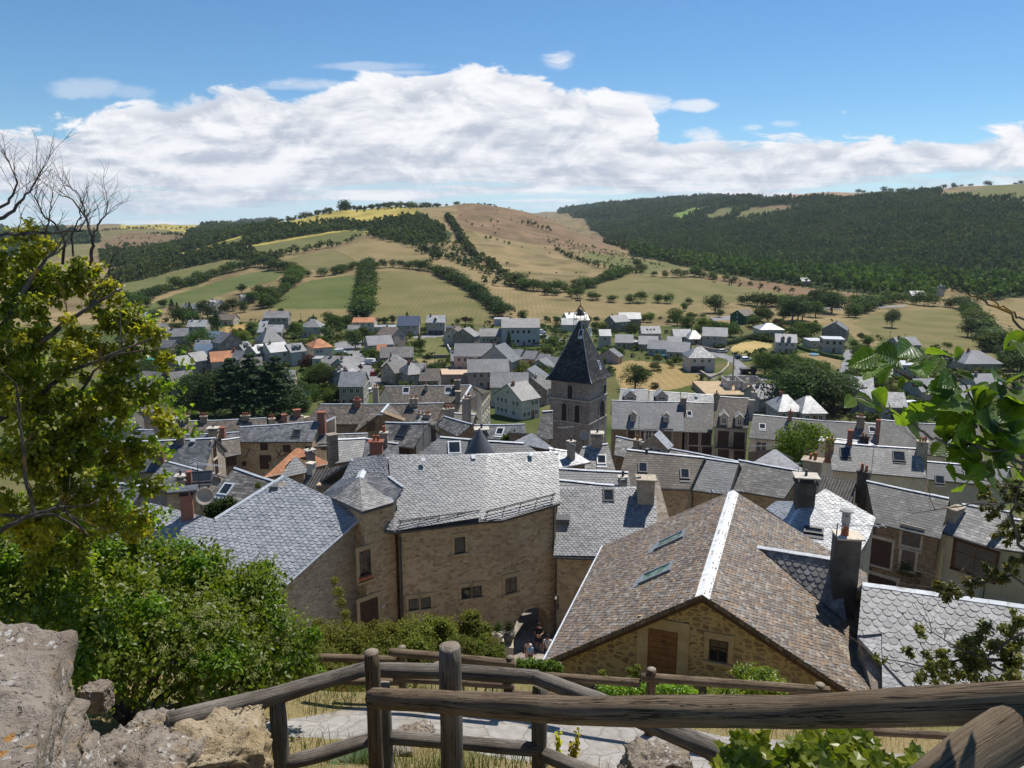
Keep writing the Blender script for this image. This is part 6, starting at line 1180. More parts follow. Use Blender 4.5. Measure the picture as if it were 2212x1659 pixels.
top8 = Vector((ctr.x,ctr.y,zap-.3)); e9 = e8; q = MB(); hb = at_y(one('C',410,95), ctr.y).z-top8.z
for a in range(4): v = Vector((math.cos(a*1.571+.5),math.sin(a*1.571+.5),0)); q.tube([W8(top8+v*1.05-Z*1.1),W8(top8+v*1.05+Z*hb*.42),W8(top8+Z*hb*.95)], .045, 5)
for z_ in (.1,.42): q.tube([W8(top8+Vector((math.cos(a*1.571+.5),math.sin(a*1.571+.5),0))*1.05+Z*hb*z_) for a in range(5)], .035, 5)
q.tube([W8(top8),W8(top8+Z*hb*1.25)], .04, 6); q.build('bell_frame', M['rust'], e8)
q = MB(); q.lathe(W8(top8+Z*hb*.33), [(.62,0),(.6,.08),(.44,.35),(.36,.75),(.22,.95),(.05,1.0)], 14); q.build('bell', M['bronze'], e8, True)
q = MB(); q.poly([W8(top8+Z*hb*1.18),W8(top8+Z*hb*1.25),W8(top8+Vector((-.9,0,hb*1.22)))]); q.obox(W8(top8+Vector((-.35,0,hb*1.2))), (.4,0,0), (0,.012,0), (0,0,.1)); q.build('weather_vane', M['rust'], e8)
for cr, x, y, Y_, h, a, L, lab in [('C',830,1240,66,3.0,0.1,2.6,'aerial with long boom above the pale grey roof below the slate house'),('C',210,1240,84,2.6,.2,1.6,'aerial in front of the lower tower wall'),('C',2085,1600,57,2.6,.1,1.0,'aerial on a thin mast in front of the bright pointed roof'),('C',1700,1330,75,1.6,.1,4.0,'long comb aerial beside the round golden tree'),('H',978,490,70,2.9,.3,.3,'bare thin mast on the pale stone roof'),('B',940,1190,66,3.0,2.6,1.0,'aerial on the slate roof beside the cream gable'),('B',605,1180,62,2.4,3.0,.9,'aerial on the slate roof left of the slate roofed cream house'),('G',1290,640,42,.3,.05,1.8,'aerial boom peeping over the ridge of the brown roof')]:
 aerial(at_y(one(cr, x, y), Y_), h, a, L, 8, lab)
p = at_y(one('C',400,1130), 80); d_e = empty('satellite_dish', p); tag(d_e, 'white satellite dish in front of the lower tower wall', 'dish'); q = MB(); q.lathe((0,0,0), [(.05,.0),(.35,.06),(.55,.16),(.56,.18),(.35,.09),(.05,.04)], 18); o_ = q.build('reflector', M['plaster_pale'], d_e, True); o_.rotation_euler = (1.3,0,.1); MB().tube([(0,.1,-3),(0,.1,.1)], .04, 6).build('pole', M['metal_dark'], d_e)
# ---------------------------------------------------------------- valley houses
WINM = {}; FOOT = []
def small_window(parent, c, t_, n, w, h, fr, pane='glass', name='window'):
 key = (round(w,1), round(h,1), fr, pane)
 if key not in WINM:                              # unit frame: x along the wall, y outward
  m_ = MB(); f = .09
  for sg in (-1,1): m_.obox((sg*(w/2-f/2),.03,0), (f/2,0,0), (0,.04,0), (0,0,h/2)); m_.obox((0,.03,sg*(h/2-f/2)), (w/2-f,0,0), (0,.04,0), (0,0,f/2))
  m_.obox((0,.025,0), (.03,0,0), (0,.03,0), (0,0,h/2-f))
  b0 = len(m_.f); m_.obox((0,.012,0), (w/2-f,0,0), (0,.008,0), (0,0,h/2-f))
  me = bpy.data.meshes.new(name); me.from_pydata(m_.v, [], m_.f); me.update(); me.materials.append(M[fr]); me.materials.append(M[pane])
  for i in range(b0, len(m_.f)): me.polygons[i].material_index = 1
  WINM[key] = me
 o = link(name, WINM[key], parent); o.location = c; o.rotation_euler = (0,0,math.atan2(-n.x, n.y)); return o
def house(crop, x, y, rz, Lpx, Wm, hw, roof, wall, label, pitch=.62, hip=0, nwin=3, floors=None, chim=1, door=True, name='house', cat='house', fr='frame_white', pane='glass', garage=0, p=None, group='houses of the valley', shut=None, dz=0, extra=None, flat=False):
 """x,y: picture point at the middle of the near foot of the house; rz: direction of the ridge (0 = across the view)"""
 p = p or hit(one(crop, x, y), 60); L = Lpx*.2728/F*p.y; r = math.radians(rz)
 ca, sa = math.cos(r), math.sin(r); depth = abs(L*sa)/2+abs(Wm*ca)/2
 c = Vector((p.x*(1+depth/p.y), p.y+depth*.9, 0)); z0 = min(gz(c.x+i*L*.4*ca-j*Wm*.4*sa, c.y+i*L*.4*sa+j*Wm*.4*ca) for i in (-1,1) for j in (-1,1))
 top0 = max(p.z, gz(c.x, c.y))+dz
 FOOT.append((c.x, c.y, max(L,Wm)*.62)); e = empty(name, (c.x, c.y, top0), r); tag(e, label, cat, group)
 zb = min(z0-top0, 0)-1.0; a, b = L/2, Wm/2
 if flat:
  w_ = MB(); w_.box((0,0,zb), L, Wm, hw-zb); w_.build('wall', M[wall], e); q = MB(); q.box((0,0,hw), L+.3, Wm+.3, .22); q.build('roof', M[roof], e)
 else:
  hr = b*pitch
  w_ = MB()
  if hip: w_.box((0,0,zb), L, Wm, hw-zb)
  else:
   for sx in (-1,):
    ring = [(-b,zb),(b,zb),(b,hw),(0,hw+hr),(-b,hw)]
    w_.prism([(-a,y_,z_) for y_,z_ in ring], [(a,y_,z_) for y_,z_ in ring])
  w_.build('wall', M[wall], e)
  o = .38; zo = hw-o*pitch+.03; hx = (min(b*.9, a*.8) if hip == 1 else 0)
  R0, R1 = Vector((-a-(0 if hip else .25)+hx,0,hw+hr+.05)), Vector((a+(0 if hip else .25)-hx,0,hw+hr+.05))
  ox = a+(o if hip else .25)
  E = [Vector((-ox,-b-o,zo)), Vector((ox,-b-o,zo)), Vector((ox,b+o,zo)), Vector((-ox,b+o,zo))]
  polys = [[E[0],E[1],R1,R0],[E[2],E[3],R0,R1]]
  if hip: polys += [[E[1],E[2],R1],[E[3],E[0],R0]]
  ro = roof_obj('roof', polys, roof, e, .16)
  for k in range(chim):
   cx = (-.6+.9*k)*a*(.5 if hip else 1)
   chimney(e, (cx, random.choice((-1,1))*b*.12, hw+hr*.86), .75, .55, .95, random.choice(('stone_plain','brick','plaster_grey')), random.choice((1,2)), 0, .8)
 n_f = floors or max(1, int(round(hw/2.8)))
 for side in ((0,-1),(0,1),(-1,0),(1,0)):           # only walls one can see
  nw = Vector((side[0]*ca-side[1]*sa, side[0]*sa+side[1]*ca, 0))
  if nw.dot(Vector((c.x, c.y, 0)).normalized()) > -.12: continue
  tl = Vector((-side[1], side[0], 0)); nl = Vector((side[0], side[1], 0)); half = (a if side[0] == 0 else b); off = (b if side[0] == 0 else a)
  cnt = nwin if side[0] == 0 else max(1, int(round(nwin*Wm/L*.8))); fh = hw/n_f
  for f in range(n_f):
   for i in range(cnt):
    xx = (-1+(2*i+1)/cnt)*half*.86+random.uniform(-.15,.15); zc = f*fh+fh*.52
    if f == 0 and garage and side[0] == 0 and i < garage:
     q = MB(); q.obox(nl*(off+.03)+tl*xx+Vector((0,0,1.1)), tl*1.2, nl*.03, Vector((0,0,1.1))); q.build('garage_door', M['metal_dark' if garage > 1 else 'frame_white'], e); continue
    if f == 0 and door and side[0] == 0 and i == cnt//2:
     q = MB(); q.obox(nl*(off+.03)+tl*xx+Vector((0,0,1.05)), tl*.5, nl*.03, Vector((0,0,1.05))); q.build('door', M['wood_brown'], e); continue
    if random.random() < .10: continue
    small_window(e, nl*off+tl*xx+Vector((0,0,zc)), tl, nl, 1.1, min(1.35, fh*.5), fr, pane if random.random() < .75 else 'shutter_pale')
  if not hip and not flat and side[0] != 0 and Wm > 7 and nwin: small_window(e, nl*off+Vector((0,0,hw+b*pitch*.35)), tl, nl, .9, 1.0, fr, pane)
 if extra: extra(e, a, b, hw)
 return e
M['shutter_pale'] = noisy('pale_shutter', (.42,.40,.37), (.5,.48,.45), 3)
def roof_windows(n, wht=False):
 def f(e, a, b, hw):
  pit = .62; S = Vector((0,1,pit)).normalized(); N_ = Vector((0,-pit,1)).normalized()
  for i in range(n): skylight(e, Vector(((-1+(2*i+1)/n)*a*.55, -b*.5, hw+b*.5*pit+.05)), Vector((1,0,0)), S, N_, .9, 1.1, 'glass', 'frame_white' if wht else 'metal_dark')
 return f
def dormers(n):
 def f(e, a, b, hw):
  for i in range(n):
   x = (-1+(2*i+1)/n)*a*.6; q = MB(); z = hw+b*.15; ring = [(-.6,z),(.6,z),(.6,z+1.1),(0,z+1.6),(-.6,z+1.1)]
   q.prism([(x+u,-b*.75,w) for u,w in ring], [(x+u,-b*.1,w) for u,w in ring]); o = q.build('dormer', M['plaster_pale'], e)
   roof_obj('dormer_roof', [[Vector((x-.8,-b*.85,z+1.0)),Vector((x,-b*.85,z+1.72)),Vector((x,-b*.05,z+1.72)),Vector((x-.8,-b*.05,z+1.0))],[Vector((x+.8,-b*.85,z+1.0)),Vector((x,-b*.85,z+1.72)),Vector((x,-b*.05,z+1.72)),Vector((x+.8,-b*.05,z+1.0))]], 'valley_white', o, .08)
   small_window(e, Vector((x,-b*.75,z+.6)), Vector((1,0,0)), Vector((0,-1,0)), .8, .9, 'frame_white')
 return f
HL = [('A',1352,292,40,95,7,3.4,'valley_slate','plaster_pink','pinkish house alone at the foot of the green field',dict(chim=0)),
 ('A',930,372,8,150,8,3.2,'valley_slate','plaster_grey','long slate roofed house half hidden by conifers',{}),
 ('A',1112,378,-20,110,9,5.6,'valley_grey','plaster_white','white two storey house with dark dormers beneath a pale steep roof',dict(extra=dormers(2))),
 ('A',592,432,5,95,7,3,'valley_white','plaster_grey','low house with pale roof at the far left edge of the village',dict(chim=0)),
 ('A',1212,464,-4,130,8,3,'valley_brown','plaster_white','low white bungalow beneath a brown roof on the dry lawn',{}),
 ('A',535,540,15,110,8,3,'valley_brown','plaster_grey','grey bungalow with brown roof behind its neighbour at far left',{}),
 ('A',655,545,0,160,8,3,'valley_grey','plaster_beige','long low bungalow with wide windows at far left',dict(nwin=4)),
 ('A',980,560,6,140,8,5.4,'valley_white','plaster_pale','pale two storey house with nearly white roof and chimneys at both ends',dict(chim=2)),
 ('A',1602,492,6,190,9,5.8,'valley_grey','plaster_grey','grey two storey house with a row of four windows below the field',dict(nwin=4,fr='stone_plain')),
 ('A',1500,500,0,60,7,2.6,'valley_white','plaster_grey','little pale roofed annexe beside the grey two storey house',dict(chim=0,nwin=1)),
 ('A',1558,568,0,190,9,3.2,'valley_white','plaster_grey','wide low house with a broad pale grey roof',dict(nwin=3)),
 ('A',1880,560,0,150,10,5.2,'valley_grey','plaster_beige','square hip roofed villa with a balcony at the edge of the trees',dict(hip=1)),
 ('A',822,640,25,150,9,5.0,'slate','plaster_grey','dark slate gabled house with blank grey end wall',dict(nwin=2)),
 ('A',545,600,10,90,7,3,'valley_white','plaster_pale','small white roofed house behind the yellow leaves',{}),
 ('A',660,615,-15,100,7,3,'slate','plaster_grey','small grey gable among the dark slate roofs at left',{}),
 ('A',740,690,-12,150,8,2.8,'slate','plaster_grey','low dark slate roof beside the turquoise shed',dict(chim=0)),
 ('A',1108,612,0,120,7,3.2,'blue_metal','plaster_pale','low building with pale blue grey roof behind the bushy tree',dict(chim=0)),
 ('A',1215,772,140,130,9,8.4,'slate','stone_grey','tall three storey grey house with blank gable to the right',dict(nwin=2,floors=3,pitch=.7)),
 ('A',1030,770,10,140,9,4.2,'blue_metal','blue_metal','barn clad in dark blue metal next to the tall grey house',dict(chim=0,nwin=1,cat='barn',name='barn')),
 ('A',1545,700,35,170,11,5.6,'slate','plaster_pink','pinkish villa with steep slate hip roof and white trim',dict(pitch=.85,hip=1)),
 ('A',845,928,55,120,8,6.2,'valley_grey','stone_grey','old stone house with weathered pale roof standing below the trees',dict(fr='stone_plain')),
 ('A',965,856,55,130,8,5,'valley_grey','plaster_grey','grey house with brick chimney directly behind the weathered stone house',{}),
 ('A',1935,770,30,150,11,6.4,'orange_tile','plaster_white','large white modern house under an orange tiled hip roof',dict(hip=1,pitch=.45,nwin=4)),
 ('A',1330,760,50,90,8,5.2,'slate','plaster_grey','grey row house with two dormers at the left end of the row',dict(extra=dormers(1))),
 ('A',1440,790,50,110,8,5.2,'valley_white','plaster_grey','grey row house with white roof and dark dormer in the middle of the row',dict(extra=dormers(1))),
 ('A',1590,800,40,160,9,6,'valley_white','plaster_beige','row house with a great pale roof slope facing the old town',dict(nwin=2)),
 ('A',1735,790,40,130,8,5.6,'slate','plaster_white','white row house with slate roof and dormers at the right end of the row',dict(extra=dormers(2))),
 ('A',1180,850,25,200,9,4.6,'orange_tile','plaster_beige','long building with faded orange tiled roof above the conifers',dict(chim=0)),
 ('A',1300,840,-10,110,8,5,'slate','plaster_grey','slate roofed house beside the faded orange roof',{}),
 ('A',430,1080,-25,260,11,4.2,'lauze','stone_brown','great barn with broad grey roof behind the left tree',dict(chim=0,nwin=2,cat='barn',name='barn',fr='stone_plain')),
 ('A',640,1060,-20,200,10,4.6,'lauze','stone_grey','barn with smooth light grey roof next to the great barn',dict(chim=0,nwin=2,cat='barn',name='barn')),
 ('A',430,1120,-10,210,9,3.6,'lauze','stone_brown','low barn with tiny windows in a dark stone wall',dict(chim=0,nwin=3,cat='barn',name='barn',fr='stone_plain')),
 ('A',850,1050,35,170,9,4.8,'lauze','stone_grey','gabled stone house between the barns and the grove',dict(chim=1)),
 ('A',610,785,5,80,4,2.4,'teal_sheet','teal_sheet','turquoise garden shed under the trees at left',dict(chim=0,nwin=0,door=False,cat='shed',name='shed',pitch=.2)),
 ('A',2085,860,4,190,9,3.4,'valley_grey','plaster_grey','long low grey house next to the road at its junction',dict(nwin=3)),
 ('A',1925,830,0,70,6,4.6,'valley_white','plaster_white','small cubic white house below the orange roofed house',dict(chim=0,nwin=1,flat=True)),
 ('B',480,318,0,170,9,5.2,'orange_tile','plaster_beige','house with orange tiled roof and balcony below the straight hedge',dict(pitch=.4)),
 ('B',395,345,0,90,7,2.6,'valley_grey','plaster_grey','low grey annexe left of the house with orange roof',dict(chim=0,nwin=1)),
 ('B',645,318,3,160,6,2.8,'valley_white','plaster_white','long low white roofed shed along the upper road',dict(chim=0,nwin=3,cat='shed',name='shed',pitch=.2)),
 ('B',828,345,3,170,9,5.2,'blue_deep','plaster_pale','pale house with deep blue mansard roof beside a red car',dict(pitch=.9,hip=0,chim=0)),
 ('B',1045,338,0,145,9,6.4,'valley_white','plaster_grey','grey two storey house with three garage doors and central dormer',dict(garage=3,extra=dormers(1))),
 ('B',1142,322,0,70,7,2.4,'metal_dark','plaster_grey','dark open carport next to the grey house with garages',dict(chim=0,nwin=0,door=False,flat=True,cat='carport',name='carport')),
 ('B',690,448,-30,160,9,6,'valley_brown','plaster_pink','pink house with brown gable roof above the junction',dict()),
 ('B',590,485,20,200,10,3.6,'valley_slate','plaster_grey','grey workshop with slate roof behind the orange and grey barn',dict(chim=0,nwin=2)),
 ('B',735,585,8,260,10,3.4,'lauze','stone_grey','long stone barn with grey roof beside the road bend',dict(chim=0,nwin=2,cat='barn',name='barn')),
 ('B',615,540,8,70,8,3.4,'orange_tile','plaster_beige','end of a barn covered with orange tiles next to the long stone barn',dict(chim=0,nwin=1,cat='barn',name='barn')),
 ('B',1195,430,70,110,9,5.6,'valley_brown','plaster_beige','tall narrow house with brown gable and garage facing the meadow',dict(garage=1,nwin=2)),
 ('B',1280,462,70,120,10,6.2,'valley_grey','stone_grey','weathered grey house with two tall gable windows next to the walled meadow',dict(nwin=2,chim=0)),
 ('B',1475,408,3,180,9,3.6,'valley_grey','plaster_white','cream bungalow with a dark balcony left of the big grey workshop',dict(nwin=5)),
 ('B',1705,425,2,300,14,8.4,'valley_grey','concrete','big grey workshop hall with a dark open gallery above a concrete base',dict(nwin=6,floors=2,pitch=.45,chim=0,cat='workshop',name='workshop',fr='metal_dark')),
 ('B',1560,268,0,120,8,3.6,'valley_white','concrete','flat pale roof beyond the big grey workshop',dict(flat=True,chim=0,nwin=0,door=False)),
 ('B',1685,575,-22,100,9,3.0,'slate','plaster_pink','first pinkish bungalow of the stepped row left of the bell tower',dict(chim=0,nwin=2,pitch=.5)),
 ('B',1800,590,-22,100,9,3.0,'slate','plaster_pink','second pinkish bungalow of the stepped row left of the bell tower',dict(chim=0,nwin=2,pitch=.5)),
 ('B',1905,618,-22,90,9,3.0,'slate','plaster_cream','third cream bungalow of the stepped row left of the bell tower',dict(chim=0,nwin=2,pitch=.5)),
 ('B',1975,645,-22,90,9,3.0,'slate','plaster_cream','last cream bungalow of the stepped row, touching the tower spire',dict(chim=0,nwin=2,pitch=.5)),
 ('B',1340,690,0,300,13,8.2,'slate_dark','plaster_pink','pink apartment block with dark roof and two white pointed gables',dict(nwin=6,floors=3,pitch=.5,chim=0,cat='apartment block',name='apartment_block')),
 ('B',1545,720,65,190,12,7.4,'slate','plaster_pale','steep blue grey gable behind the pink apartment block',dict(nwin=3,pitch=.8,chim=1)),
 ('B',1450,765,5,330,10,5.6,'slate','plaster_pink','long slate roofed wing with pointed pink gables behind the grey convent roofs',dict(nwin=5,chim=1)),
 ('B',1620,905,0,300,10,5.8,'slate','plaster_beige','long slate roofed building behind the white house with chimney',dict(nwin=5,chim=0)),
 ('B',1790,850,70,200,10,5.8,'slate','plaster_beige','slate roofed wing with white balconies beside the street left of the tower',dict(nwin=5,chim=0)),
 ('B',1180,735,0,260,10,3.4,'flat_tan','plaster_pink','low building with a flat tan roof below the pink apartment block',dict(flat=True,chim=0,nwin=3)),
 ('B',1680,1012,40,200,11,5.4,'lauze_pale','plaster_white','white gabled house with pale slate roof and tall brick chimney',dict(nwin=4)),
 ('B',715,668,0,170,10,3.8,'valley_grey','stone_grey','hip roofed grey house with chimney by the zebra crossing',dict(hip=1)),
 ('B',725,735,40,150,9,4.2,'lauze','stone_pale','old stone house with a pale gable below the hip roofed house',dict(nwin=2)),
 ('B',845,755,30,140,9,4.4,'slate','plaster_pale','pale house with two pitched blue grey roofs behind the convent roof',dict(nwin=2,hip=1)),
 ('B',900,715,0,130,8,3.4,'valley_grey','stone_grey','plain grey cottage right of the pale house with blue grey roofs',{}),
 ('B',325,690,55,130,8,4.4,'slate','plaster_pale','small house with pale blue slate gable beside the main road',dict(nwin=2)),
 ('B',335,730,55,120,8,4.2,'slate','plaster_pale','second small slate gable in front, shaded by a copper tree',dict(nwin=2)),
 ('B',400,905,2,195,10,6.0,'valley_slate','plaster_grey','two storey house with slate roof and red chimney in front of the main road',dict(nwin=3)),
 ('C',285,310,0,130,9,3.6,'valley_white','plaster_white','long white roofed shed left of the weather vane',dict(chim=0,nwin=0,cat='shed',name='shed')),
 ('C',330,285,15,180,11,4.2,'valley_white','concrete','farm building with bright white roofs behind the weather vane',dict(chim=1,nwin=1,cat='barn',name='barn')),
 ('C',660,318,30,150,9,5.4,'slate','stone_grey','grey farmhouse with slate roof at the edge of the long straw field',dict(nwin=3)),
 ('C',755,285,0,170,9,5.2,'valley_white','stone_grey','wing of the farmhouse with weathered white roof',dict(nwin=3,chim=0)),
 ('C',560,458,0,88,7,6.4,'valley_white','plaster_pale','narrow tower like pale house with blue base right of the spire',dict(nwin=1,chim=0,floors=2)),
 ('C',918,380,0,150,9,3.4,'valley_slate','plaster_beige','beige house with slate roof and two roof windows by a parked white car',dict(extra=roof_windows(3),chim=0)),
 ('C',715,450,-8,140,9,3.0,'valley_slate','plaster_pale','pale bungalow at the left end of the four in a row',dict(chim=0)),
 ('C',812,445,0,70,6,2.6,'valley_white','plaster_pale','flat roofed link between the first two pale bungalows',dict(chim=0,nwin=1,flat=True)),
 ('C',905,465,-8,150,9,3.0,'valley_slate','plaster_pale','second pale bungalow of the row with a slate roof',dict(chim=0)),
 ('C',985,505,-18,150,9,3.0,'valley_slate','plaster_pale','third pale bungalow of the row beside a blue trampoline',dict(chim=0)),
 ('C',1148,532,-18,170,10,3.0,'valley_slate','plaster_pale','largest pale bungalow at the right end of the row',dict(chim=0)),
 ('C',1165,400,0,140,9,3.0,'valley_slate','plaster_beige','beige bungalow with slate roof on the upper street',dict(chim=0)),
 ('C',1265,415,0,110,10,2.8,'valley_white','plaster_beige','hip roofed garage wing with gleaming white roof on the upper street',dict(hip=1,chim=0,nwin=1)),
 ('C',1428,440,-14,190,10,5.2,'valley_slate','plaster_pale','pale two storey house above a stone terrace wall',dict(chim=0)),
 ('C',1302,632,0,210,10,5.4,'valley_slate','plaster_beige','beige two storey house with two dark garage doors',dict(garage=2,chim=0,hip=1,nwin=3)),
 ('C',612,570,60,90,8,3.0,'slate','plaster_pink','pinkish bungalow gable just right of the spire',dict(chim=0,nwin=1)),
 ('C',1650,258,40,150,9,5,'valley_brown','green_wood','house with dark green boarded gable and white shutters',dict(chim=0,nwin=2)),
 ('C',1855,352,0,190,11,3.6,'valley_white','plaster_beige','bungalow with a broad white hip roof among the bushes',dict(hip=1,pitch=.45)),
 ('C',1985,490,-14,160,9,5,'valley_slate','plaster_beige','beige house with two white dormers above the dry bank',dict(extra=dormers(2),chim=0)),
 ('R',540,545,0,115,9,3.2,'flat_pale','plaster_pale','single storey cube with flat pale roof behind the modern pale cube',dict(flat=True,chim=0,nwin=2)),
 ('R',680,585,-12,160,9,5.8,'flat_pale','plaster_pale','two storey modern pale cube house with dark corner windows',dict(flat=True,chim=0,nwin=3,fr='metal_dark')),
 ('R',705,492,60,150,11,5.6,'slate','stone_grey','dark gabled stone house behind the modern cube houses',dict(nwin=2)),
 ('R',1245,580,10,190,9,3.4,'valley_slate','plaster_grey','slate roofed house behind the tips of the near leaves',{}),
 ('R',1795,735,0,300,12,3.4,'valley_slate','plaster_grey','sprawling hip roofed bungalow at the right edge of the meadow',dict(hip=1,chim=1)),
 ('R',1415,985,5,240,9,3.8,'valley_slate','plaster_pale','pale house behind the near leaves with a white caravan beside it',{}),
 ('R',900,965,-20,170,9,3.6,'valley_slate','plaster_grey','slate gable between the grove and the near leaves',dict(chim=0)),
 ('R',1200,785,0,200,9,4.6,'flat_pale','plaster_pale','white walled house with flat roof hidden behind the near leaves',dict(flat=True,chim=0)),
 ('R',965,1105,20,230,10,3.8,'valley_white','plaster_pale','house with shining pale roofs right of the big grove',dict(chim=1)),
 ('R',300,1125,0,190,10,3.0,'valley_white','plaster_pale','hip roofed house with pale roofs below the big grove',dict(hip=1)),
 ('R',480,1140,0,190,10,3.0,'valley_white','plaster_pale','wide hip roof gleaming white behind the long grey roof',dict(hip=1,chim=0)),
 ('R',1255,60,30,70,9,4.5,'valley_slate','plaster_grey','far grey gable among the trees across the meadow',dict(nwin=2,chim=0)),
 ('R',1345,85,0,70,9,4,'valley_slate','plaster_grey','far dark roofed house among trees next to the far grey gable',dict(nwin=2,chim=0)),
 ('R',1525,135,70,60,9,4.5,'valley_white','plaster_white','far small white gabled house across the meadow',dict(nwin=1,chim=0)),
 ('R',1515,100,0,90,9,4,'valley_white','plaster_grey','far pale roofed shed behind the small white gable',dict(nwin=2,chim=0)),
 ('R',2005,120,0,110,10,4,'valley_white','wood_dark','far dark barn with pale roof at the right edge',dict(nwin=2,chim=0,cat='barn',name='barn')),
 ('R',1350,160,0,110,10,3.6,'valley_white','stone_grey','far low farm building with pale roof nearest the meadow',dict(nwin=2,chim=0)),
 ('R',470,48,0,70,9,4,'valley_slate','plaster_pale','tiny far house under the wood beyond the ploughed strip',dict(nwin=2,chim=0)),
 ('R',800,75,60,50,8,4,'valley_slate','plaster_pale','tiny far gabled house at the right end of the ploughed strip',dict(nwin=1,chim=0))]
M['teal_sheet'] = noisy('teal_sheet', (.05,.22,.20), (.07,.28,.26), 2); M['blue_deep'] = M['blue_deep'] if 'blue_deep' in M else noisy('blue_slate', (.035,.055,.11), (.05,.075,.14), 3, .5, .5)
M['flat_tan'] = noisy('tan_felt', (.45,.33,.23), (.52,.39,.28), 1); M['flat_pale'] = noisy('pale_felt', (.42,.43,.45), (.5,.51,.53), 1)
for a in HL: house(*a[:10], **a[10])

for a in [('A',1020,700,15,110,8,3.2,'valley_slate','plaster_grey','small slate bungalow between the bushy tree and the tall grey house',{}),('A',450,700,10,110,8,3,'valley_grey','plaster_beige','grey roofed house deep behind the yellow leaves',{}),('A',420,820,-10,120,8,3.4,'slate','plaster_grey','slate roofed house behind the lower yellow leaves',{}),
 ('A',1420,880,20,120,8,4,'lauze','stone_grey','stone house showing through the tops of the cedars',{}),('A',1700,960,10,90,7,3,'valley_grey','plaster_cream','cream cottage in the trees right of the cedars',{}),('A',2160,1010,50,120,8,4.6,'valley_slate','plaster_grey','slate gable beside the main road above the pool',{}),
 ('B',1000,800,0,150,9,4.2,'lauze_brown','stone_grey','brown roofed stone house behind the far convent ridge',{}),('B',300,780,50,110,8,4,'slate','plaster_grey','third small slate gable nearest the old town on the main road',dict(nwin=2)),('B',1220,640,5,120,9,4.6,'slate','plaster_beige','slate house squeezed in front of the pink apartment block',{}),('B',1880,700,60,120,8,4.4,'slate','plaster_cream','cream house behind the trees at the foot of the spire',dict(chim=0)),
 ('C',30,900,60,200,9,5,'lauze','stone_grey','old stone house below the tower street',{}),('C',1110,460,-10,110,8,3,'valley_slate','plaster_beige','small house between the two bungalow rows',dict(chim=0)),('R',130,1050,10,200,9,4,'slate','plaster_grey','slate roofed house hidden left of the hip roofs',{}),('R',1120,1120,-10,200,9,3.8,'valley_slate','plaster_pale','slate roofed house behind the lower near leaves',{}),('R',1650,1060,15,240,9,3.8,'valley_grey','plaster_beige','grey roofed house in the middle of the near leaves',{}),('R',1850,930,0,200,9,3.6,'valley_slate','plaster_pale','slate bungalow behind the right hand leaves',{})]: house(*a[:10], **a[10])
# ---------------------------------------------------------------- cars
def car_paint(name, c): M[name] = mat(name, c, .3, .6)[0]
for nme, c_ in (('paint_white',(.72,.72,.72)),('paint_red',(.35,.02,.02)),('paint_dark',(.03,.035,.05)),('paint_silver',(.4,.41,.43)),('paint_blue',(.05,.12,.32))): car_paint(nme, c_)
def car(crop, x, y, rz, paint, label, van=False, cat='car'):
 p = hit(one(crop, x, y), 60); e = empty('van' if van else 'car', p, math.radians(rz)); tag(e, label, cat, 'parked vehicles in the valley')
 L, W_, h1, h2 = (5.2,2.0,1.1,2.2) if van else (4.3,1.75,.85,1.45); q = MB()
 side = [(-L/2,.3),(L/2,.3),(L/2,.75),(L*.42,h1*.95),(L*.22,h1),(-L/2,h1),(-L/2,.45)]
 q.prism([(u,-W_/2,w) for u,w in side], [(u,W_/2,w) for u,w in side]); q.build('body', M[paint], e)
 k = MB(); cab = [(L*.24,h1+.002),(L*.08 if not van else L*.2,h2),(-L*.42 if not van else -L*.49,h2),(-L*.48 if not van else -L*.5,h1+.002)]
 k.prism([(u,-W_*.45,w) for u,w in cab], [(u,W_*.45,w) for u,w in cab]); k.build('windows', M['glass' if not van else paint], e)
 r = MB(); r.obox((-L*.18,0,h2+.02), (L*.27,0,0), (0,W_*.44,0), (0,0,.03)); r.build('roof', M[paint], e)
 for sx in (-1,1):
  for sy in (-1,1):
   w_ = MB(); w_.tube([(sx*L*.31,sy*(W_/2-.1),.33),(sx*L*.31,sy*(W_/2+.02),.33)], .33, 12); w_.build('wheel', M['metal_dark'], e)
for a in [('B',285,492,30,'paint_white','white van parked beside the orange roofed white house',True),('B',305,520,30,'paint_blue','dark blue car parked beside the white van'),('B',275,555,10,'paint_white','white van parked nearest the low grey house',True),('B',535,572,-5,'paint_white','white van parked by the barn at the zebra crossing',True),('B',575,578,-5,'paint_white','white car behind the van at the zebra crossing'),
 ('B',550,658,80,'paint_red','red car parked along the right side of the main road'),('B',800,338,0,'paint_red','red car in front of the house with deep blue roof'),('B',495,745,80,'paint_silver','silver car parked behind the two storey slate roofed house'),('B',520,795,80,'paint_white','white car parked lowest on the main road'),('B',1870,330,10,'paint_white','white van parked right of the big workshop',True),('B',1872,362,10,'paint_white','white car parked below the van at the workshop'),('B',1940,418,0,'paint_blue','blue car in the yard below the workshop'),('B',1835,428,0,'paint_silver','silver car in the yard before the workshop'),('B',1995,425,0,'paint_silver','grey car at the right end of the workshop yard'),
 ('C',1192,415,10,'paint_dark','dark car in front of the beige bungalow'),('C',1222,420,10,'paint_dark','second dark car beside the gleaming white hip roof'),('C',985,372,25,'paint_white','white car parked beside the beige house with roof windows'),('C',1502,480,20,'paint_white','white car on the bend above the dry bank'),('C',1638,528,15,'paint_dark','dark blue car parked on the curved street'),('C',1688,545,20,'paint_white','white estate car parked on the curved street'),('C',313,362,60,'paint_white','white car on the lane left of the spire'),('B',2122,362,50,'paint_silver','silver car on the lane below the white sheds'),('R',12,638,20,'paint_white','white car beside the dry bank at the curved street')]: car(*a)
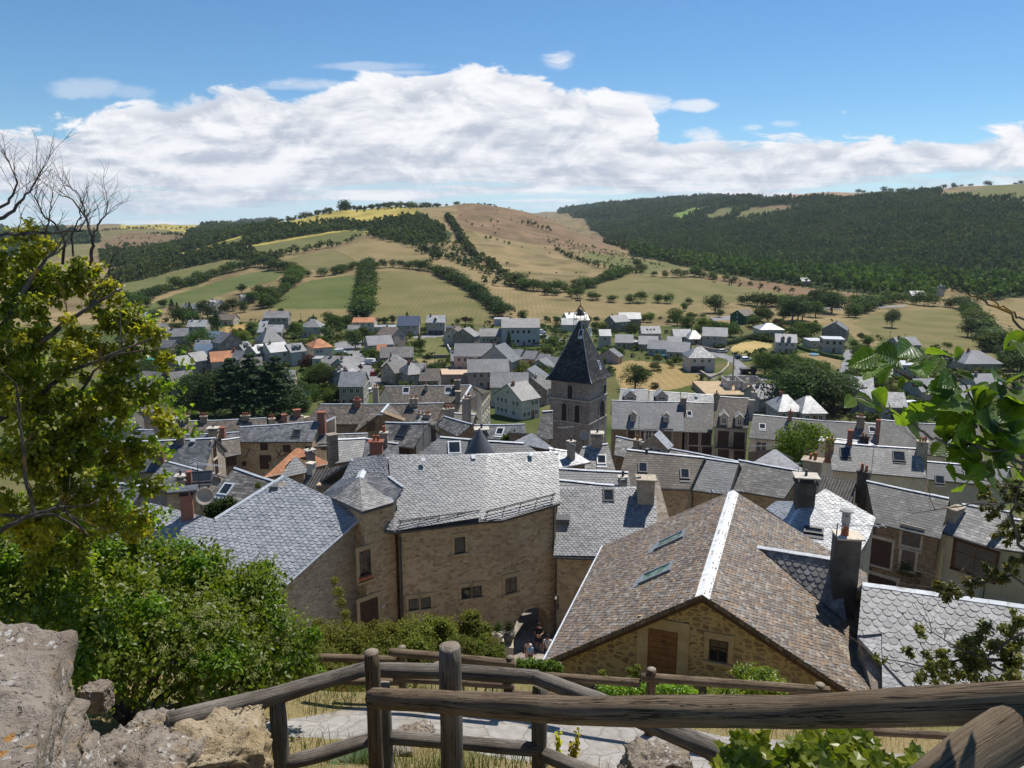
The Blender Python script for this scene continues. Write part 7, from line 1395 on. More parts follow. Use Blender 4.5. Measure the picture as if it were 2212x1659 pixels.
c_ = hit(one('R',1285,1035), 60); e = empty('caravan', c_, .2); tag(e, 'white caravan parked in front of the pale house behind the leaves', 'caravan')
q = MB(); q.box((0,0,.45), 5, 2.2, 2.1); q.build('body', M['paint_white'], e); q = MB(); q.obox((-.8,-1.12,1.7), (.7,0,0), (0,.03,0), (0,0,.35)); q.build('window', M['glass'], e)
for sy in (-1,1): q = MB(); q.tube([(0,sy*1.0,.33),(0,sy*1.15,.33)], .33, 12); q.build('wheel', M['metal_dark'], e)
p = hit(one('C',1688,648), 60); e = empty('dump_truck', p, .1); tag(e, 'dark dump truck with yellow bed rim at the building site', 'truck')
q = MB(); q.prism([(-2,-1.1,.9),(1.4,-1.1,.9),(1.4,1.1,.9),(-2,1.1,.9)], [(-2.3,-1.25,2.0),(1.6,-1.25,2.0),(1.6,1.25,2.0),(-2.3,1.25,2.0)]); q.build('bed', M['metal_dark'], e)
q = MB(); q.box((2.5,0,.7), 1.6, 2.2, 2.0); q.build('cab', M['paint_dark'], e); car_paint('paint_yellow', (.6,.4,.03))
q = MB(); q.box((-.35,-1.27,1.9), 3.9, .08, .16); q.box((-.35,1.27,1.9), 3.9, .08, .16); q.build('rim', M['paint_yellow'], e)
for sx in (-1.4,-.2,2.4):
 for sy in (-1,1): q = MB(); q.tube([(sx,sy*.85,.5),(sx,sy*1.1,.5)], .5, 12); q.build('wheel', M['soot_and_shade'], e)
p = hit(one('C',1650,860), 60); k = .2728/F*p.y; e = empty('unfinished_house', (p.x, p.y+2, p.z), -.02); tag(e, 'unfinished roofless house of grey concrete blocks on a stone terrace', 'building site')
q = MB(); q.box((0,9,-1), 560*k, 20, 2.6); q.build('terrace_wall', M['stone_warm'], e)
zt = 1.65; bw = MB(); X0, X1 = -60*k, 235*k
def block_wall(a, b, h, holes):
 d_ = Vector((b[0]-a[0], b[1]-a[1], 0)); L = d_.length; d_.normalize(); n = Vector((d_.y, -d_.x, 0)); xs = [0]
 for (s0, s1, z0, z1) in holes:
  bw.obox(Vector((a[0],a[1],zt))+d_*((xs[-1]+s0*L)/2)+Vector((0,0,h/2)), d_*((s0*L-xs[-1])/2), n*.1, Vector((0,0,h/2)))
  if z0 > 0: bw.obox(Vector((a[0],a[1],zt))+d_*((s0+s1)*L/2)+Vector((0,0,z0/2)), d_*((s1-s0)*L/2), n*.098, Vector((0,0,z0/2)))
  if z1 < h: bw.obox(Vector((a[0],a[1],zt))+d_*((s0+s1)*L/2)+Vector((0,0,(z1+h)/2)), d_*((s1-s0)*L/2), n*.098, Vector((0,0,(h-z1)/2)))
  xs.append(s1*L)
 bw.obox(Vector((a[0],a[1],zt))+d_*((xs[-1]+L)/2)+Vector((0,0,h/2)), d_*((L-xs[-1])/2), n*.1, Vector((0,0,h/2)))
block_wall((X0,6),(X0+120*k,6),2.7,[(.3,.5,.0,2.1),(.7,.85,.9,2.1)]); block_wall((X0+120*k,3),(X0+290*k,3),2.7,[(.12,.24,.9,2.1),(.5,.62,.9,2.1),(.8,.9,.9,2.1)])
block_wall((X0+120*k,3.1),(X0+120*k,13),2.7,[(.4,.6,.9,2.1)]); block_wall((X0+290*k,3.1),(X0+300*k,14),2.7,[(.4,.6,.9,2.1)]); block_wall((X0,6.1),(X0,14),2.7,[(.4,.6,.9,2.1)]); block_wall((X0,14.1),(X0+300*k,14.1),2.7,[(.15,.25,.9,2.1),(.4,.5,.9,2.1),(.7,.8,.9,2.1)]); bw.build('block_wall', M['concrete'], e)
p = hit(one('C',1572,790), 60); h = size_at(p, 310*.2728); e = empty('site_mast', p, 0); tag(e, 'tall slim grey mast rising beside the unfinished house', 'mast')
MB().tube([(0,0,0),(0,0,h)], [.28,.2], 8).build('pole', M['mast'], e); q = MB(); q.box((0,0,h), 1.1, .5, .4); q.build('head', M['metal_dark'], e)
q = MB(); q.box((0,0,0), 1.6, 1.6, .6); q.build('base', M['concrete'], e)
def simple_pool(crop, x, y, r, col, label, cat, h=.7):
 p = hit(one(crop, x, y), 60); e = empty('pool', p, 0); tag(e, label, cat)
 MB().lathe((0,0,0), [(r,0),(r*1.02,h),(r*.95,h),(r*.95,h-.1)], 24).build('rim', M[col], e); MB().lathe((0,0,h-.12), [(r*.94,0),(r*.94,.03)], 24).build('water', M['pool_water'], e)
M['pool_water'] = mat('pool_water', (.08,.38,.55), .1, .6)[0]; M['pool_rim'] = noisy('pool_rim', (.1,.3,.6), (.12,.36,.7), 2)
simple_pool('R',550,602,1.9,'frame_white','small round pool with white rim on the lawn of the modern cube house','pool')
simple_pool('C',1000,512,2.2,'pool_rim','blue round trampoline behind the third pale bungalow','trampoline',.9)
simple_pool('A',1830,1012,2.6,'frame_white','blue garden pool beneath a pale cover beside the grove','pool')
for cr, x, y, hpx in [('C',1343,130,95),('R',1145,520,115),('R',1262,520,90),('R',762,385,45),('R',820,455,60),('R',1668,590,55),('B',1030,570,100),('B',1278,330,135),('R',292,990,55),('A',1780,420,55),('B',350,270,50),('C',1468,290,45),('R',990,520,40)]:
 p = hit(one(cr, x, y), 60); e = empty('utility_pole', p); tag(e, 'thin dark wooden utility pole standing in the valley', 'pole', 'utility poles of the valley'); h = size_at(p, hpx*.2728)
 MB().tube([(0,0,-.2),(0,0,h)], [.14,.09], 7).build('shaft', M['bark'], e); q = MB(); q.obox((0,0,h*.94), (.6,0,0), (0,.05,0), (0,0,.06)); q.build('crossarm', M['bark'], e)
def strip_wall(crop, pts, w, h, matn, name, label, cat):
 P = [hit(p, 60) for p in D2(crop, pts)]; m_ = MB()
 for a, b in zip(P, P[1:]):
  d_ = (b-a); L = math.hypot(d_.x, d_.y); t_ = Vector((d_.x/L, d_.y/L, 0)); n = Vector((t_.y,-t_.x,0))
  m_.prism([a-n*w/2-Vector((0,0,.5)), b-n*w/2-Vector((0,0,.5)), b+n*w/2-Vector((0,0,.5)), a+n*w/2-Vector((0,0,.5))], [a-n*w/2+Vector((0,0,h)), b-n*w/2+Vector((0,0,h)), b+n*w/2+Vector((0,0,h)), a+n*w/2+Vector((0,0,h))])
 return tag(m_.build(name, M[matn]), label, cat)
strip_wall('B',[(930,525),(1140,520),(1360,508),(1600,490)],.5,1.3,'stone_grey','garden_wall','long grey garden wall below the walled meadow','wall')
strip_wall('B',[(1100,368),(1140,455),(1155,480)],.5,1.4,'concrete','garden_wall','short sloping wall left of the weathered grey house','wall')
strip_wall('C',[(1290,445),(1400,470),(1475,480),(1550,465)],.6,1.5,'stone_pale','garden_wall','pale terrace wall beneath the two storey house','wall')
strip_wall('C',[(1300,625),(1400,690),(1490,650),(1540,600),(1545,570)],.5,1.0,'stone_pale','garden_wall','curved pale retaining wall beside the garages','wall')
def clipped_hedge(crop, pts, w, h, label):
 P = [hit(p, 60) for p in D2(crop, pts)]; rng = np.random.RandomState(len(pts)); out = []
 for a, b in zip(P, P[1:]):
  L = (b-a).length; n = int(L*w*h*30)
  q = np.array(a)[None]+rng.rand(n,1)*np.array(b-a)[None]; dd = rng.normal(size=(n,3)); dd /= np.linalg.norm(dd, axis=1, keepdims=True); dd[:,2] = np.abs(dd[:,2])
  out.append((q+dd*np.array([w/2,w/2,h*.95]), dd))
 V, Fq = leaf_quads(np.concatenate([o[0] for o in out]), np.concatenate([o[1] for o in out]), .55, rng); return tag(link('clipped_hedge', mesh_np('clipped_hedge', V, Fq, M['leaf_dark'])), label, 'hedge')
clipped_hedge('C',[(1490,430),(1600,405),(1700,370),(1740,360)],2,2.2,'dark clipped hedge curving above the dry bank')
clipped_hedge('C',[(1740,360),(1830,385),(1890,400)],2,2.0,'dark clipped hedge behind the house with two dormers')
clipped_hedge('R',[(420,545),(520,580),(640,610),(780,640)],1.6,1.6,'dark clipped hedge in front of the modern cube houses')
clipped_hedge('R',[(0,470),(60,480),(200,500)],1.6,1.6,'dark clipped hedge left of the house with two dormers')
clipped_hedge('R',[(880,830),(1000,835),(1150,850)],2,2.4,'very dark clipped hedge behind the near leaves')
clipped_hedge('R',[(780,800),(870,800)],2,2.4,'short dark hedge at the foot of the sloping lane')
a, b = hit(one('B',380,572)), hit(one('B',468,562)); q = MB()
for i in range(8):
 c = a.lerp(b, (i+.5)/8); c.z = gz(c.x, c.y)+.04; q.obox(c, (.28,0,0), (0,1.6,.0), (0,0,.01))
tag(q.build('zebra_crossing', M['frame_white']), None, None, None, 'structure')

SC = []
for cr, x0, y0, x1, y1, n in [('A',330,420,2212,1120,900),('B',0,220,2080,800,650),('C',0,230,2200,760,420),('R',0,330,800,760,160),('R',780,480,2212,1150,420)]:
 for _ in range(n):
  p = hit(one(cr, random.uniform(x0,x1), random.uniform(y0,y1)), 150)
  if p.y > 470 or vnoise(np.array([p.x/26]), np.array([p.y/26]), 77)[0] < .38: continue
  if any((p.x-a)**2+(p.y-b)**2 < (c+1.2)**2 for a, b, c in FOOT): continue
  pa = (np.array([p.x]), np.array([p.y]))
  if any(inside(*pa, r)[0] for r in ROADXY) or any(inside(*pa, f)[0] for f in FP): continue
  SC.append((p.x, p.y, random.uniform(.8,3.4)))
mass('garden_greenery', [(x,y,gz(x,y)-.3) for x,y,h in SC], [h for x,y,h in SC], [h*random.uniform(1.1,1.9) for x,y,h in SC], 'leaf', 'low hedges, bushes and flower beds filling the gardens between the valley houses', 'garden')
# ---------------------------------------------------------------- foreground
from mathutils import noise as mn
def limestone(name, c1, c2, c3, lich=.6):
 m_, q, b = mat(name, c1, .95, .15); P = gpos(q)
 c = q.mix(q.ss(q.noise(P, 2.2, 6, .68), .3, .7), c1, c2); c = q.mix(q.m('MULTIPLY', q.ss(q.noise(P, 11, 5, .7), .5, .72), .7), c, c3)
 c = q.mix(q.ss(q.noise(q.vm('MULTIPLY', P, (1,1,3)), 3.1, 5, .7), .55, .75), c, (.33,.235,.135))
 if lich:
  v = q.node('ShaderNodeTexVoronoi'); q.put(v.inputs['Vector'], P); v.inputs['Scale'].default_value = 22; spot = q.m('MULTIPLY', q.ss(v.outputs['Distance'], .42, .30), q.ss(q.noise(P, 4.5, 3, .6), .52, .6))
  c = q.mix(q.m('MULTIPLY', spot, lich), c, (.62,.60,.55)); v = q.node('ShaderNodeTexVoronoi'); q.put(v.inputs['Vector'], P); v.inputs['Scale'].default_value = 9; spot = q.m('MULTIPLY', q.ss(v.outputs['Distance'], .3, .2), q.ss(q.noise(P, 2.5, 3, .6), .60, .66)); c = q.mix(q.m('MULTIPLY', spot, lich), c, (.45,.22,.04))
 nz_ = q.node('ShaderNodeTexNoise'); q.put(nz_.inputs['Vector'], P); nz_.inputs['Scale'].default_value = 4; nz_.inputs['Detail'].default_value = 5
 v = q.node('ShaderNodeTexVoronoi', feature='DISTANCE_TO_EDGE'); q.put(v.inputs['Vector'], q.vm('ADD', q.vm('MULTIPLY', P, (1,1,2.4)), q.vm('MULTIPLY', nz_.outputs['Color'], (.5,.5,.5)))); v.inputs['Scale'].default_value = 2.6
 ck = q.m('MULTIPLY', q.ss(v.outputs['Distance'], .02, .002), q.ss(q.noise(P, 3.1, 4, .6), .50, .62)); pit = q.ss(q.noise(P, 26, 3, .6), .60, .68); c = q.mix(q.m('MULTIPLY', q.m('MAXIMUM', ck, q.m('MULTIPLY', pit, .6)), .8), c, (.08,.068,.055))
 q.put(b.inputs['Base Color'], c); bump(q, b, q.m('SUBTRACT', q.m('ADD', q.noise(P, 9, 8, .72), q.m('MULTIPLY', q.noise(P, 40, 5, .7), .4)), q.m('ADD', ck, q.m('MULTIPLY', pit, .5))), 1.0, .06); M[name] = m_
limestone('limestone', (.25,.20,.155), (.38,.325,.265), (.11,.09,.072), .85); limestone('sandstone', (.42,.31,.17), (.50,.41,.28), (.22,.17,.11), .25)
def rock(name, c, size, rz, seed, matn, label, cat='stone', box=.55, amp=.16, plan=None, cuts=26, beds=0, group=None):
 bm = bmesh.new(); bmesh.ops.create_cube(bm, size=2); bmesh.ops.subdivide_edges(bm, edges=bm.edges[:], cuts=cuts, use_grid_fill=True)
 off = Vector((seed*7.3, seed*3.1, seed*1.7)); ca, sa = math.cos(rz), math.sin(rz)
 for v in bm.verts:
  p = v.co.copy(); s_ = p.normalized()*1.25; p = p.lerp(s_, 1-box); 
  q = Vector((p.x*size[0]/2, p.y*size[1]/2, p.z*size[2]/2)); m_ = max(size)
  n = mn.fractal(q*(2.2/m_)+off, 1.0, 2.0, 6)*amp*m_; n2 = mn.noise(q*(7/m_)+off)*amp*.35*m_
  q += p.normalized()*(n+n2+mn.fractal(q*(24/m_)+off, .8, 2.0, 4)*amp*.3*m_)
  if beds: q += Vector((p.x,p.y,0)).normalized()*(abs(math.sin(q.z*beds+mn.noise(q*2+off)*1.5))**.5*.05-.04); q.z += .05*math.floor(mn.noise(q*1.6+off)*3)
  if plan:
   a, b, d_ = (p.x+1)/2, (p.y+1)/2, plan; bil = lambda i: (d_[0][i]*(1-b)+d_[1][i]*b)*a+(d_[3][i]*(1-b)+d_[2][i]*b)*(1-a)
   k = q-Vector((p.x*size[0]/2, p.y*size[1]/2, 0)); v.co = Vector((bil(0)+k.x, bil(1)+k.y, c[2]+q.z))
  else: v.co = Vector((c[0]+q.x*ca-q.y*sa, c[1]+q.x*sa+q.y*ca, c[2]+q.z))
 me = bpy.data.meshes.new(name); bm.to_mesh(me); bm.free(); me.materials.append(M[matn]); me.polygons.foreach_set('use_smooth', np.ones(len(me.polygons), bool))
 return tag(link(name, me), label, cat, group)
rock('rock_parapet', (0,0,-2.83), (1.4,1.4,2.1), 0, 3, 'limestone', 'weathered limestone parapet with white and orange lichen in the bottom left corner', 'wall', .95, .07, [(-1.34,1.75),(-2.10,3.42),(-5.2,3.45),(-5.2,1.3)], 60, 9)
DZ = .17
def stone(cr, x, y, Y, w, h, seed, matn, label, rz=0, dpt=.8):
 p = at_y(one(cr, x, y), Y); p.z -= DZ; rock('stone', p, (w, w*dpt, h), rz, seed, matn, label, 'stone', .72, .12, None, 34)
stone('I',1520,1400,4.0,.62,.55,5,'sandstone','big squared pale stone under the lower end of the weathered rail',.3)
stone('I',1000,1460,3.8,.62,.42,8,'limestone','rough grey brown stone left of the big squared stone',-.2)
stone('I',1480,1165,4.15,.19,.13,11,'sandstone','small yellow stone lying on the big squared stone',.5); stone('I',1090,1105,4.7,.28,.22,13,'limestone','white lichened stone at the foot of the green bush',.2)
stone('I',1090,1235,4.2,.24,.10,17,'sandstone','flat yellow stone between the bush and the rail end',.1); stone('I',735,1340,4.0,.13,.12,19,'limestone','small pale stone next to the limestone parapet',0); stone('I',690,870,5.6,.20,.2,23,'limestone','dark grey stone half hidden between parapet and bush',0)
stone('I',1380,1065,4.9,.16,.12,29,'sandstone','small tan stone behind the end of the weathered rail',0)
p = on_z(one('K',1180,1600), -5.0); rock('stone', (p.x,p.y,p.z-.12), (.62,.42,.42), .1, 31, 'limestone', 'mossy grey stone lying beside the path in front of the shadows', 'stone', .7, .13); p = hit(one('J',1000,1262), 5); rock('stone', p, (.42,.3,.16), .1, 37, 'limestone', 'pale flat stone on the path edge behind the two posts', 'stone', .6, .15); p = hit(one('J',850,1420), 5); rock('stone', p, (.34,.3,.2), .4, 41, 'limestone', 'brown stone in the grass between the two nearest posts', 'stone', .6, .15)
p = hit(one('L',865,1375), 5); rock('stone', p, (.25,.2,.18), .4, 43, 'limestone', 'small white stone in the dry grass beside the path at right', 'stone', .6, .15)
# ---- wooden fences
def wood_mat(name, c1, c2, dark, sc=1.0):
 m_, q, b = mat(name, c1, .85, .2); tc_ = q.node('ShaderNodeUVMap').outputs[0]; P = gpos(q)
 u, v, _ = q.sep(tc_); g = q.comb(q.m('MULTIPLY', u, 26.0), q.m('MULTIPLY', v, 2.2), 0.0)
 gr = q.noise(g, 1.0*sc, 8, .72, 1.2); fine = q.noise(q.comb(q.m('MULTIPLY', u, 60.0), q.m('MULTIPLY', v, 3.0), 1.0), 1.0, 5, .7)
 c = q.mix(q.ss(q.noise(P, 3.2, 4, .6), .3, .7), c1, c2); c = q.mix(q.m('MULTIPLY', q.ss(gr, .50, .66), .8), c, dark); c = q.mix(q.m('MULTIPLY', q.ss(fine, .55, .7), .35), c, dark)
 crack = q.ss(q.m('ABSOLUTE', q.m('SUBTRACT', q.noise(q.comb(q.m('MULTIPLY', u, 9.0), q.m('MULTIPLY', v, .7), 5.0), 1.0, 4, .6, .6), .5)), .012, .0); c = q.mix(q.m('MULTIPLY', crack, .85), c, (.02,.015,.012))
 q.put(b.inputs['Base Color'], c); bump(q, b, q.m('SUBTRACT', q.m('ADD', q.m('MULTIPLY', gr, -.8), q.m('MULTIPLY', fine, -.5)), crack), 1.0, .02); M[name] = m_
wood_mat('log_old', (.15,.125,.10), (.25,.22,.185), (.045,.035,.028)); wood_mat('log_new', (.15,.105,.065), (.215,.16,.105), (.075,.05,.033), .6); M['log_end'] = noisy('log_end', (.20,.16,.12), (.33,.28,.22), 9, .9, .1, (.06,.05,.04), 60, .6, .6)
def log(name, pts, rad, matn, parent=None, n=16, seed=0, wob=.012):
 rng = random.Random(seed); pts = [Vector(p) for p in pts]; dense = []
 for a, b in zip(pts, pts[1:]):
  k = max(2, int((b-a).length/.09)); dense += [a.lerp(b, i/k) for i in range(k)]
 dense.append(pts[-1]); rads = rad if isinstance(rad, (list,tuple)) else [rad]*len(pts); V, Fc, UV = [], [], []; L = len(dense); px = None; s_ = 0; ss_ = []
 tot = sum((b-a).length for a, b in zip(dense, dense[1:])); acc = 0
 for i, p in enumerate(dense):
  t_ = (dense[min(i+1,L-1)]-dense[max(i-1,0)]).normalized()
  if px is None: px = t_.orthogonal().normalized()
  else: px = (px-t_*px.dot(t_)).normalized()
  py = t_.cross(px); f = i/(L-1)*(len(rads)-1); j = min(int(f), len(rads)-2); r0 = rads[j]*(1-f+j)+rads[j+1]*(f-j)
  if i in (0, L-1): r0 *= .93
  if i: acc += (p-dense[i-1]).length
  ss_.append(acc)
  for k in range(n):
   a = 2*math.pi*k/n; d_ = px*math.cos(a)+py*math.sin(a); w = 1+mn.noise(Vector((d_.x*1.5,d_.y*1.5,acc*2+seed*3.3))+d_)*.15+mn.noise(d_*3.7+Vector((seed,acc*.8,0)))*.05
   V.append(p+d_*r0*w)
 for i in range(L-1):
  for k in range(n):
   k2 = (k+1) % n; Fc.append([i*n+k, i*n+k2, (i+1)*n+k2, (i+1)*n+k]); u0, u1 = k/n, (k+1)/n; UV += [(u0,ss_[i]),(u1,ss_[i]),(u1,ss_[i+1]),(u0,ss_[i+1])]
 mi = [0]*len(Fc)
 for base, cc, rev in ((0, dense[0], True), ((L-1)*n, dense[-1], False)):
  ci = len(V); V.append(cc+(cc-dense[1 if rev else -2]).normalized()*rads[0]*.12)
  for k in range(n): k2 = (k+1) % n; Fc.append([base+k2, base+k, ci] if rev else [base+k, base+k2, ci]); UV += [(0,0)]*3; mi.append(1)
 me = mesh_np(name, V, Fc, None, True, mats=[M[matn], M['log_end']], midx=mi, uv=UV); return link(name, me, parent)
def fence(label, loc, parts):
 e = empty('wooden_fence', loc); tag(e, label, 'fence'); o = Vector(loc)
 for i, (nm, pts, r, mt_) in enumerate(parts): log(nm, [Vector(p)-o for p in pts], r, mt_, e, seed=i+int(abs(loc[0])*10))
def dn(p, dz): return Vector((p.x, p.y, p.z-dz))
pt = lambda x, y, Y: at_y((x,y), Y)
def post(x, ytop, Y, h=1.5): p = pt(x, ytop, Y); return [dn(p, h), p]
fence('weathered rail fence with splintered grey rails around the bend of the steps', (-.5,4.6,-4.2), [
 ('post', post(599,1512,4.42), .052, 'log_old'), ('post', post(828,1478,4.72), .05, 'log_old'), ('post', post(1166,1478,4.84), .056, 'log_old'),
 ('rail', [pt(362,1560,4.05),pt(600,1502,4.42),pt(800,1441,4.70)], [.062,.056,.05], 'log_old'), ('rail', [pt(806,1447,4.72),pt(980,1450,4.76),pt(1163,1463,4.80)], [.05,.052,.052], 'log_old'), ('rail', [pt(1158,1464,4.78),pt(1290,1512,4.45),pt(1600,1645,3.72)], [.05,.058,.06], 'log_old'),
 ('rail', [pt(612,1650,4.42),pt(700,1628,4.55),pt(800,1597,4.70)], .05, 'log_old'), ('rail', [pt(826,1592,4.72),pt(985,1603,4.76),pt(1160,1620,4.80)], [.05,.048,.052], 'log_old'), ('rail', [pt(1176,1630,4.80),pt(1400,1720,4.3)], .052, 'log_old')])
fence('newer thick log rail fence running to the bottom right corner with a leaning brace', (.8,3.4,-2.6), [
 ('post', post(803,1408,4.42,1.6), .049, 'log_new'), ('post', post(972,1396,4.12,1.7), .067, 'log_old'),
 ('rail', [pt(806,1507,4.22),pt(1233,1534,3.05),pt(1703,1540,2.55),pt(2420,1510,1.75)], [.062,.060,.060,.060], 'log_new'),
 ('brace', [pt(1960,1760,1.75),pt(2100,1640,1.85),pt(2420,1440,2.0)], .075, 'log_new')])
FK = .81
fence('farther rail fence of paired logs on the outer edge of the path', (0,11.4,-8), [
 ('post', post(868,1397,12.0*FK,1.4), .062*.9, 'log_new'), ('post', post(1102,1419,11.65*FK,1.5), .062*.9, 'log_new'), ('post', post(1408,1445,11.2*FK,1.5), .07*.9, 'log_new'), ('post', post(1772,1478,10.8*FK,1.5), .07*.9, 'log_new'),
 ('rail', [at_y(one('J',285,718),12.3*FK),at_y(one('J',910,737),12.0*FK)], .058, 'log_new'), ('rail', [at_y(one('J',798,676),11.95*FK),at_y(one('J',1715,765),11.6*FK)], .058, 'log_new'), ('rail', [at_y(one('K',290,928),11.5*FK),at_y(one('K',1050,985),11.2*FK)], .055, 'log_new'), ('rail', [at_y(one('K',1058,938),11.2*FK),at_y(one('L',716,1016),10.75*FK)], .058, 'log_new'),
 ('rail', [at_y(one('J',445,890),12.2*FK),at_y(one('J',905,895),12.0*FK)], .05, 'log_new'), ('rail', [at_y(one('J',830,868),11.95*FK),at_y(one('J',1700,922),11.6*FK)], .05, 'log_new'), ('rail', [at_y(one('J',1630,972),11.6*FK),at_y(one('K',480,1090),11.4*FK)], .05, 'log_new'), ('rail', [at_y(one('L',690,1310),10.7*FK),at_y(one('L',1800,1372),10.2*FK)], .05, 'log_new')])
# ---- leaves
def leaf_mesh(P, D_, N_, size, rng, w=.55, fold=.18, curl=.12):
 """six-cornered folded leaves: P base, D_ direction, N_ facing"""
 n = len(P); D_ = D_/np.linalg.norm(D_, axis=1, keepdims=True); N_ = N_-D_*(N_*D_).sum(1, keepdims=True); N_ /= np.linalg.norm(N_, axis=1, keepdims=True)+1e-9; B = np.cross(D_, N_)
 s = size*rng.uniform(.7,1.25,(n,1)); hw = s*w*.5; up = N_*fold*s*.5
 V = np.stack([P, P+D_*s*.35+B*hw+up, P+D_*s*.72+B*hw*.72+up*.7-N_*curl*s*.3, P+D_*s-N_*curl*s, P+D_*s*.72-B*hw*.72+up*.7-N_*curl*s*.3, P+D_*s*.35-B*hw+up, P+D_*s*.5-N_*curl*s*.1], 1).reshape(-1,3)
 b = (np.arange(n)*7)[:,None]; q = np.concatenate([b+np.array([[0,1,2,6]]), b+np.array([[6,2,3,4]]), b+np.array([[0,6,4,5]])], 1).reshape(-1,4); return V, q
def lobes_pts(L, n, rng, inner=.55, upb=.25, sq=1.0):
 L = np.array(L, float); wts = L[:,3]**2; k = rng.choice(len(L), n, p=wts/wts.sum()); d_ = rng.normal(size=(n,3)); d_ /= np.linalg.norm(d_, axis=1, keepdims=True)
 flip = (rng.rand(n) < upb) & (d_[:,2] < 0); d_[flip,2] *= -1
 bumpy = 1+.22*np.sin(d_[:,0]*5+k)*np.sin(d_[:,1]*6+k*2)+.12*np.sin(d_[:,2]*11+k)
 r = L[k,3]*rng.uniform(inner,1.04,n)*bumpy; return L[k,:3]+d_*r[:,None]*np.array([1,1,sq]), d_
def lobe(x, y, rpx, Y): p = pt(x, y, Y); return (p.x, p.y, p.z, rpx/F*(p.y*cp-p.z*sp))
def leafy(name, L, n, size, matn, parent, seed=1, w=.55, inner=.55, clump=0, **kw):
 rng = np.random.RandomState(seed)
 if clump:
  L2 = []
  for a in L:
   for _ in range(clump): d0 = rng.normal(size=3); d0 /= np.linalg.norm(d0); r0 = a[3]*rng.uniform(.3,1.05); L2.append((a[0]+d0[0]*r0, a[1]+d0[1]*r0, a[2]+d0[2]*r0, a[3]*rng.uniform(.17,.36)))
  L = L2
 P, d_ = lobes_pts(L, n, rng, inner, **kw); D_ = d_*.5+rng.normal(size=(n,3))*.7+np.array([0,0,-.35]); N_ = d_*.9+rng.normal(size=(n,3))*.45+np.array([0,0,.55])
 V, q = leaf_mesh(P, D_, N_, size, rng, w); return link(name, mesh_np(name, V, q, M[matn]), parent)
M['leaf_near'] = leaf_mat('leaf_clematis', ((.095,.17,.014),(.185,.28,.024),(.31,.38,.045)), .5, .45, .4); M['leaf_ivy'] = leaf_mat('leaf_ivy', ((.13,.20,.018),(.26,.34,.036),(.42,.46,.07)), .55, .35, .5)
M['leaf_elm'] = leaf_mat('leaf_elm', ((.055,.105,.008),(.085,.145,.010),(.12,.18,.016)), .62, .33, .5); M['leaf_olive'] = leaf_mat('leaf_olive', ((.13,.135,.03),(.23,.22,.055),(.36,.33,.11)), .45, .45, .4)
def plant(name, loc, label, cat): e = empty(name, loc); return tag(e, label, cat)
def rel(V, e): return [tuple(Vector(v)-e.location) for v in V]
def lrel(L, e): return [(a[0]-e.location.x, a[1]-e.location.y, a[2]-e.location.z, a[3]) for a in L]
L = [lobe(*a) for a in [(250,1330,120,8.6),(390,1290,105,9.4),(510,1330,100,9.4),(600,1395,78,9.0),(330,1420,100,8.0),(470,1430,100,8.4),(560,1460,60,8.6),(150,1390,110,7.6),(200,1235,95,9.4),(330,1215,70,10),(90,1265,100,8.6),(440,1230,55,9.8),(555,1270,60,9.8),(640,1430,50,9.0),(30,1330,100,8.2),(120,1180,80,9.0),(20,1200,80,8.6),(250,1170,60,9.6),(420,1370,90,8.6),(240,1450,70,7.6)]]
g = L[0]; e = plant('bush', (g[0],g[1],gz(g[0],g[1])), 'big dense bright green bush with pale seed heads at lower left', 'bush')
leafy('leaves', lrel(L, e), 26000, .07, 'leaf_near', e, 3, .55, .72); leafy('leaves', lrel(L, e), 32000, .068, 'leaf_near', e, 4, .55, .3, 9); q = MB()
for a in L[:14]: q.tube([(0,0,0), Vector(lrel([a], e)[0][:3])*.6+Vector((0,0,-.2)), Vector(lrel([a], e)[0][:3])], [.05,.03,.012], 6)
q.build('stems', M['bark'], e)
rng = np.random.RandomState(5); hp, hd_ = lobes_pts([lobe(*a) for a in [(420,1360,80,8.2),(480,1410,90,8.1),(520,1340,70,9),(400,1440,60,8),(300,1330,60,8.2),(560,1420,60,8.6),(470,1330,60,9)]], 60, rng, .95); hp = hp[hp[:,1] < 9.2]
S_l = []
for p in hp: S_l.append((p[0],p[1]-.1,p[2],.07))
leafy('seed_heads', lrel(S_l, e), 5200, .022, 'leaf_seed' if 'leaf_seed' in M else 'leaf_gold', e, 6, .4, .1)
LT = [lobe(*a) for a in [(50,545,62,8),(120,600,62,8),(205,620,50,8.2),(60,680,85,7.8),(180,740,80,8),(275,775,52,8.2),(315,715,36,8.3),(90,830,100,7.8),(215,880,80,8),(300,975,32,8),(60,980,100,7.6),(165,1010,85,7.8),(60,1110,95,7.6),(318,850,36,8.2),(345,905,32,8),(130,920,85,7.8),(245,985,50,8),(318,1050,30,7.8),(290,1130,40,7.8),(15,600,60,8),(10,760,80,7.6),(255,690,45,8.2),(350,775,26,8.3),(375,935,18,7.9),(200,1100,60,7.8),(120,1190,70,8),(15,870,60,7.4),(255,835,45,8)]]
e = plant('tree', pt(-140,1250,7.8), 'tree with yellow green leaves, lichened limbs and bare upper twigs filling the left edge', 'tree')
leafy('leaves', lrel(LT[:28:2], e), 13000, .058, 'leaf_yellow', e, 11, .72, .1, 16); leafy('leaves', lrel(LT[1:28:2], e), 15000, .056, 'leaf_yellow2', e, 12, .72, .1, 16)
leafy('leaves', lrel([(a[0],a[1]+.5,a[2]-.1,a[3]*1.05) for a in LT[8:]], e), 5000, .06, 'leaf_yellow2', e, 13, .72, .1, 12)
